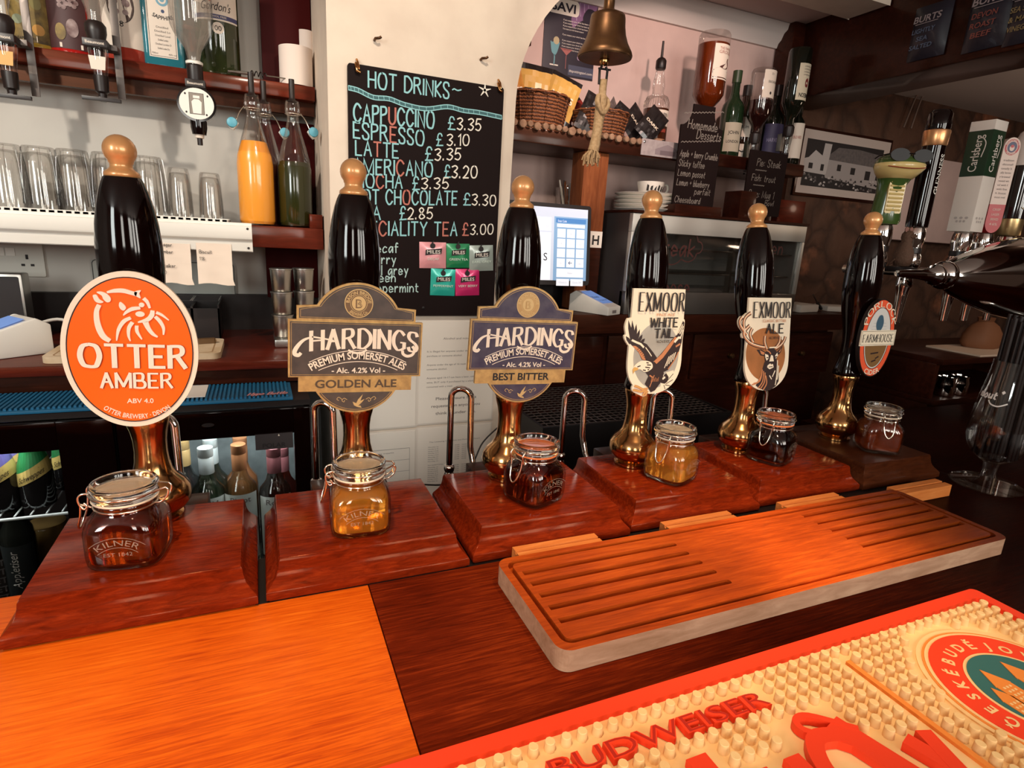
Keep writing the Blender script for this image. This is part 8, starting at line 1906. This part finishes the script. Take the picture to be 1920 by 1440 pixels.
def tap(label, x, handle, y=0.92, group='beer taps behind the tower'):
    q = thing('beer_tap', label, 'beer tap', (x, y, 0.0), 0, group)
    MB().lathe([(0.0185, 0.490), (0.0215, 0.480), (0.0225, 0.462), (0.0200, 0.448), (0.0200, 0.444), (0, 0.444)], seg=28).build('ferrule', M_chrome, q, smooth=50)
    MB().lathe([(0.0205, 0.4435), (0.0205, 0.432), (0, 0.432)], seg=28).build('black_ring', M_blackmatt, q)
    mb = MB(); mb.lathe([(0.0190, 0.4318), (0.0230, 0.424), (0.0240, 0.408), (0.0200, 0.396), (0.0150, 0.390), (0.0160, 0.372), (0.0175, 0.360), (0.0165, 0.352), (0.0140, 0.345), (0.0128, 0.330), (0.0085, 0.270), (0.0060, 0.270), (0.0060, 0.290), (0, 0.290)], seg=28)
    mb.build('tap_body', M_chrome, q, smooth=50)
    MB().lathe([(0.010, 0), (0.010, -(y-ty)+0.03), (0, -(y-ty)+0.03)], seg=16, M=Matrix.Translation((0, -0.012, 0.388)) @ Matrix.Rotation(PI/2, 4, 'X')).build('shank', M_chrome, q)
    handle(q); return q
def h_gecko(q):
    # smooth tapering neck that widens into a broad smiling head
    G = mat('green_glaze', (0.045, 0.085, 0.018), 0.25, coat=0.5); Cb = mat('cream_glaze', (0.62, 0.46, 0.18), 0.3, coat=0.5)
    def ring(z, rx, ry, dy=0, n_=28): return [(rx*math.cos(2*PI*k/n_), dy + ry*math.sin(2*PI*k/n_), z) for k in range(n_)]
    mb = MB(); mb.loft([ring(0.491, 0.030, 0.024), ring(0.500, 0.0325, 0.026), ring(0.530, 0.030, 0.025), ring(0.560, 0.0275, 0.024), ring(0.585, 0.0285, 0.026, -0.002), ring(0.600, 0.034, 0.030, -0.006), ring(0.612, 0.043, 0.036, -0.010), ring(0.624, 0.050, 0.041, -0.014), ring(0.634, 0.050, 0.041, -0.015), ring(0.645, 0.043, 0.036, -0.013), ring(0.653, 0.030, 0.026, -0.011), ring(0.657, 0.010, 0.010, -0.010)])
    mb.build('sculpted_handle', G, q, smooth=70)
    mb = MB(); mb.loft([ring(0.598, 0.0335, 0.0305, -0.0085), ring(0.611, 0.0440, 0.0365, -0.0125), ring(0.622, 0.0508, 0.0412, -0.0165), ring(0.631, 0.0505, 0.0410, -0.0170), ring(0.634, 0.0470, 0.0380, -0.0165)]); mb.build('pale_jaw', Cb, q, smooth=70)
    mb = MB()
    for k in range(8):
        z = 0.520 + 0.0095*k; mb.loft([[(u, -0.0215 - 0.0040*math.sin(PI*j/6) - 0.002, z + 0.0075*j/6) for j in range(7)] for u in (-0.015, 0.015)], cap=True)
    mb.slab(rrect(-0.0175, 0.0175, 0.516, 0.599, 0.004), FRONT(0, -0.0205, 0), 0, 0.0045); mb.build('belly_plate', Cb, q, smooth=40)
    mb = MB(); mb.tube([(-0.040+0.008*k, -0.0165 - 0.0425*math.sqrt(max(0.05, 1-((-0.040+0.008*k)/0.052)**2)), 0.620 + 0.0001*(k-5)**2*2 - 0.002) for k in range(11)], 0.0010, 6); mb.build('mouth_line', mat('mouth_red', (0.25, 0.02, 0.01), 0.5), q)
    mb = MB()
    for s in (-1, 1): mb.slab([(s*0.024 + a, b) for a, b in ellipse(0, 0.648, 0.0205, 0.0145, 24)], FRONT(0, -0.050, 0), 0, 0.003); mb.tube([(s*0.042, -0.050, 0.650), (s*0.050, -0.020, 0.648), (s*0.046, 0.0, 0.645)], 0.0015, 6)
    mb.tube([(-0.006, -0.052, 0.651), (0.006, -0.052, 0.651)], 0.0018, 6); mb.build('dark_glasses', mat('dark_lens', (0.006, 0.004, 0.004), 0.35, spec=0.2), q)
def h_black(q):
    MB().lathe([(0.0225, 0.4905), (0.0230, 0.500), (0.0230, 0.665), (0, 0.665)], seg=32).build('black_handle', M_black, q, smooth=50)
    MB().lathe([(0.0232, 0.6655), (0.0245, 0.668), (0.0265, 0.695), (0.0255, 0.698), (0, 0.698)], seg=32).build('copper_band', mat('copper', (0.72, 0.36, 0.16), 0.3, 0.8), q, smooth=50)
    MB().lathe([(0.0235, 0.6985), (0.0245, 0.705), (0.0235, 0.732), (0.018, 0.740), (0, 0.742)], seg=32).build('black_cap', M_black, q, smooth=50)
    mb = MB(); f = lambda u, v, d=0: ((0.0233+d)*math.sin(-0.42 - v/0.0233), -(0.0233+d)*math.cos(-0.42 - v/0.0233), u)
    mb.text('GUINNESS', 0.605, -0.006, 0.0140, lambda u, v, d=0: ((0.0235+d)*math.sin(0.15 - v/0.0235), -(0.0235+d)*math.cos(0.15 - v/0.0235), u), 0, 0, w=0.085, off=0.01); mb.build('lettering', M_white, q)
def h_box(q):
    Wh = mat('pearl_white', (0.70, 0.62, 0.55), 0.35); Gd = mat('forest_green', (0.010, 0.030, 0.012), 0.4)
    hb = 0.0265; M = Matrix.Rotation(0.05, 4, 'Z')
    def bx_(mb, z0, z1, k=1.0, mi=0):
        vs = [tuple(M @ Vector((x*hb*k, y*hb*k, z))) for z in (z0, z1) for x, y in ((-1, -1), (1, -1), (1, 1), (-1, 1))]
        mb.add(vs, [(0, 3, 2, 1), (4, 5, 6, 7), (0, 1, 5, 4), (1, 2, 6, 5), (2, 3, 7, 6), (3, 0, 4, 7)], mi)
    mb = MB(); bx_(mb, 0.4905, 0.618); mb.build('white_block', Wh, q, bevel=0.001); mb = MB(); bx_(mb, 0.720, 0.742); mb.build('white_cap', Wh, q, bevel=0.001)
    mb = MB(); bx_(mb, 0.618, 0.720); mb.build('green_block', Gd, q, bevel=0.001)
    for face in (0, -PI/2):
        mb = MB()
        R3 = M @ Matrix.Rotation(face, 4, 'Z')
        f = lambda u, v, d=0, R3=R3: tuple(R3 @ Vector((-v, -hb-d, u)))
        mb.text('Carlsberg', 0.669, -0.007, 0.0190, f, 0.0004, 0, w=0.082, off=0.005); mb.line(sm2([(0.660, -0.012), (0.690, -0.016), (0.705, -0.006)], 5, False), 0.0022, f, 0.0004, 0)
        g = lambda u, v, d=0, R3=R3: tuple(R3 @ Vector((u, -hb-d, v)))
        mb.build('lettering', [Wh, mat('faint_grey', (0.42, 0.36, 0.33), 0.5)], q); mb = MB()
        for k in range(3): mb.flat(ellipse(-0.012+0.012*k, 0.522, 0.004, 0.003, 10), g, 0.0004, 1); mb.flat(ellipse(-0.008+0.008*k, 0.514, 0.003, 0.003, 10), g, 0.0004, 1)
        mb.build('flower_mark', [Wh, MATS['faint_grey']], q)
def h_red(q):
    Wr = mat('warm_white', (0.66, 0.50, 0.42), 0.4); Rd = mat('crimson_paint', (0.42, 0.012, 0.016), 0.35)
    M = Matrix.Rotation(-0.5, 4, 'Z'); hx, hy = 0.0185, 0.0215
    def sl(mb, out, d0, d1, mi=0): mb.slab(out, lambda u, v, d=0: tuple(M @ Vector((u, -d, v))), d0, d1, mi)
    top = [(hx*math.cos(a), 0.692 + 0.022*math.sin(a)) for a in [PI*k/14 for k in range(15)]]
    mb = MB(); sl(mb, [(-hx, 0.560), (hx, 0.560)] + top, -hy, hy); mb.build('pale_handle', Wr, q, bevel=0.001)
    mb = MB(); sl(mb, [(-hx, 0.560)] + [(-hx*math.cos(a), 0.518 - 0.026*math.sin(a)) for a in [PI*k/14 for k in range(15)]] + [(hx, 0.560)], -hy, hy); mb.build('red_foot', Rd, q, bevel=0.001)
    f = lambda u, v, d=0: tuple(M @ Vector((u, -hy-d, v))); mb = MB()
    mb.flat(ellipse(0, 0.692, 0.0165, 0.0185, 30), f, 0.0004, 0); mb.strip(ellipse(0, 0.692, 0.0125, 0.0140, 30), ellipse(0, 0.692, 0.0110, 0.0125, 30), f, 0.0006, 1); mb.flat(ellipse(0, 0.692, 0.0105, 0.0120, 24), f, 0.0006, 2); mb.flat(ellipse(0, 0.690, 0.0055, 0.0070, 14), f, 0.0008, 1); mb.flat(ellipse(0, 0.694, 0.0040, 0.0035, 12), f, 0.0009, 0)
    mb.text('BROOKLYN', 0, 0.692+0.0138, 0.0038, f, 0.0007, 1, w=0.034, arc=0.0138, off=0.02); mb.text('PILSNER', 0, 0.692-0.0172, 0.0038, f, 0.0007, 1, w=0.026, arc=-0.0172, off=0.02)
    for k in range(10): mb.text('traditionally brewed with finest malt'[k*3:k*3+9], 0, 0.660-0.0095*k, 0.0050, f, 0.0004, 3, w=0.024)
    for k, s in enumerate(('CRISP', 'LAGER', 'BREWED', '4.6%')): mb.text(s, 0, 0.545-0.0115*k, 0.0058, f, 0.0004, 1, w=0.018)
    g = lambda u, v, d=0: tuple(M @ Vector((-hx-d, v, u))); mb.text('ORIGINAL CRISP LAGER', 0.615, -0.004, 0.0085, g, 0.0004, 0, w=0.10)
    mb.build('lettering', [Rd, Wr, mat('slate_blue', (0.10, 0.11, 0.17), 0.5), M_papergrey], q)
def h_dome(q):
    MB().lathe([(0.0245, 0.4905), (0.0262, 0.493), (0.0262, 0.532), (0, 0.532)], seg=32).build('gold_band', mat('satin_gold', (0.55, 0.38, 0.18), 0.3, 0.9), q, smooth=50)
    MB().lathe([(0.0300, 0.5325), (0.0315, 0.560), (0.0335, 0.660), (0, 0.660)], seg=36).build('dark_glass_handle', mat('smoky_black', (0.014, 0.008, 0.007), 0.1, coat=0.8), q, smooth=50)
    MB().lathe([(0.0340, 0.6605), (0.0345, 0.690), (0.0330, 0.718), (0.026, 0.740), (0.012, 0.752), (0, 0.754)], seg=36).build('white_dome', mat('dome_white', (0.62, 0.52, 0.46), 0.35), q, smooth=60)
    mb = MB(); f = lambda u, v, d=0: ((0.0325+d)*math.sin(-0.2+u/0.0325), -(0.0325+d)*math.cos(-0.2+u/0.0325), v)
    mb.line(sm2([(-0.016, 0.622), (-0.006, 0.640), (0.004, 0.620), (-0.010, 0.605), (0.008, 0.598), (0.004, 0.570), (-0.006, 0.555), (-0.016, 0.560)], 6, False), 0.0016, f, 0.0008, 0)
    mb.line(sm2([(-0.012, 0.600), (0.0, 0.585), (0.012, 0.590)], 6, False), 0.0014, f, 0.0008, 0); mb.build('gold_script', mat('pale_gold_print', (0.45, 0.34, 0.20), 0.5), q)
g = tap('beer tap with a green reptile shaped handle in dark glasses', 1.290, h_gecko)
for c in g.children:
    if c.name.split('.')[0] in ('sculpted_handle', 'pale_jaw', 'belly_plate', 'mouth_line', 'dark_glasses'):
        c.location = (0, 0, 0.491 * 0.12); c.scale = (1, 1, 0.88); c.rotation_euler = (0, 0, -0.42)
tap('beer tap with a tall round black handle and copper band', 1.405, h_black)
tap('beer tap with a white and green square handle', 1.605, h_box, 0.932)
tap('beer tap with a pale narrow handle and red foot', 1.690, h_red, 0.932)
tap('beer tap with a black handle, gold collar and white dome', 1.795, h_dome, 0.935)
# brown mouse figurine on the tower
a = (1.3568, 0.905, 0.4538)
t = thing('mouse_figurine', 'small brown mouse figurine sitting between the first two taps', 'figurine', (1.352, 0.900, 0.400))
M_fur = mat('brown_fur', (0.085, 0.040, 0.022), 0.8, bump=0.6, scale=200)
mb = MB(); mb.lathe([(0.0, 0.0), (0.016, 0.002), (0.021, 0.016), (0.019, 0.034), (0.013, 0.048), (0.0105, 0.056), (0.013, 0.064), (0.0125, 0.072), (0.008, 0.079), (0.0, 0.081)], seg=24, sx=0.9)
mb.build('body', M_fur, t, smooth=70)
for s in (-1, 1):
    MB().lathe([(0.0, -0.0015), (0.0058, -0.001), (0.0058, 0.001), (0, 0.0015)], seg=14, M=Matrix.Translation((s*0.008, 0.0, 0.082)) @ Matrix.Rotation(PI/2, 4, 'X')).build('ear', mat('pink_ear', (0.24, 0.11, 0.085), 0.7), t, smooth=50)
mb = MB(); mb.lathe([(0.0, 0.014), (0.004, 0.010), (0.0075, 0.0), (0, 0.0)], seg=14, M=Matrix.Translation((0, -0.008, 0.068)) @ Matrix.Rotation(PI/2, 4, 'X')); mb.build('snout', M_fur, t, smooth=60)
MB().box(-0.030, 0.030, -0.018, 0.018, -0.012, 0.0).build('perch', M_blackdeep, t, bevel=0.002)
mb = MB(); mb.tube(smooth_path([(-0.012, 0.012, 0.004), (-0.030, 0.010, 0.002), (-0.034, -0.004, 0.016)], 5), 0.0015, 6); mb.build('tail', M_fur, t)
# dark staff-side unit beyond the tower with papers and cups
u0 = (2.2452, 1.22, 0.097)
t = thing('drinks_station', 'dark open shelf unit beyond the straw glass', 'shelf unit', (u0[0]+0.22, 1.36, -1.08))
zt2 = u0[2]-0.004+1.08
MB().box(-0.34, 0.50, -0.16, 0.20, zt2-0.02, zt2).box(-0.34, 0.50, -0.16, 0.20, zt2-0.165, zt2-0.145).box(-0.34, -0.32, -0.14, 0.20, zt2-0.145, zt2-0.02).box(0.48, 0.50, -0.14, 0.20, zt2-0.145, zt2-0.02).box(-0.34, 0.50, 0.18, 0.20, zt2-0.145, zt2-0.02).box(-0.34, 0.50, -0.14, 0.20, 0, zt2-0.165).build('carcass', M_darkwood, t, bevel=0.002)
tag(MB().box(-0.16, 0.14, -0.09, 0.10, 0, 0.006).build('paper_stack', mat('cream_paper', (0.62, 0.46, 0.34), 0.8), loc=(u0[0]+0.26, 1.30, u0[2]-0.0035)), 'cream papers lying on the dark unit beyond the straw glass', 'papers')
o = thing('paper_bag', 'crumpled brown paper bag on the dark unit behind the straws', 'paper bag', (u0[0]+0.33, 1.34, u0[2]+0.003))
mb = MB(); mb.loft([[(0.085*k*math.cos(2*PI*q/20)*(1+0.06*math.sin(5*q)), 0.055*k*math.sin(2*PI*q/20)*(1+0.06*math.cos(3*q)), z) for q in range(20)] for k, z in ((0.9, 0), (1.05, 0.02), (1.0, 0.05), (0.7, 0.085), (0.4, 0.10), (0.45, 0.115))]); mb.build('bag', mat('brown_bag', (0.22, 0.085, 0.035), 0.7), o, smooth=40)
for k, (dx, lb) in enumerate(((-0.10, 'small chrome jug on the lower shelf, left of two, behind the straw glass'), (-0.02, 'small chrome jug on the lower shelf, right of two, behind the straw glass'))):
    t = thing('chrome_jug', lb, 'jug', (u0[0]+0.10+dx, 1.245, u0[2]-0.004-0.1445), 0, 'chrome jugs on the dark unit')
    MB().lathe([(0.026, 0), (0.030, 0.004), (0.031, 0.045), (0.027, 0.060), (0.029, 0.070), (0.027, 0.070), (0.025, 0.060), (0.028, 0.01), (0, 0.008)], seg=28).build('jug_body', M_chrome, t, smooth=50)
    MB().tube(smooth_path([(0.030, 0, 0.055), (0.048, 0, 0.050), (0.048, 0, 0.020), (0.031, 0, 0.014)], 4), 0.003, 8).build('jug_handle', M_chrome, t, smooth=50)
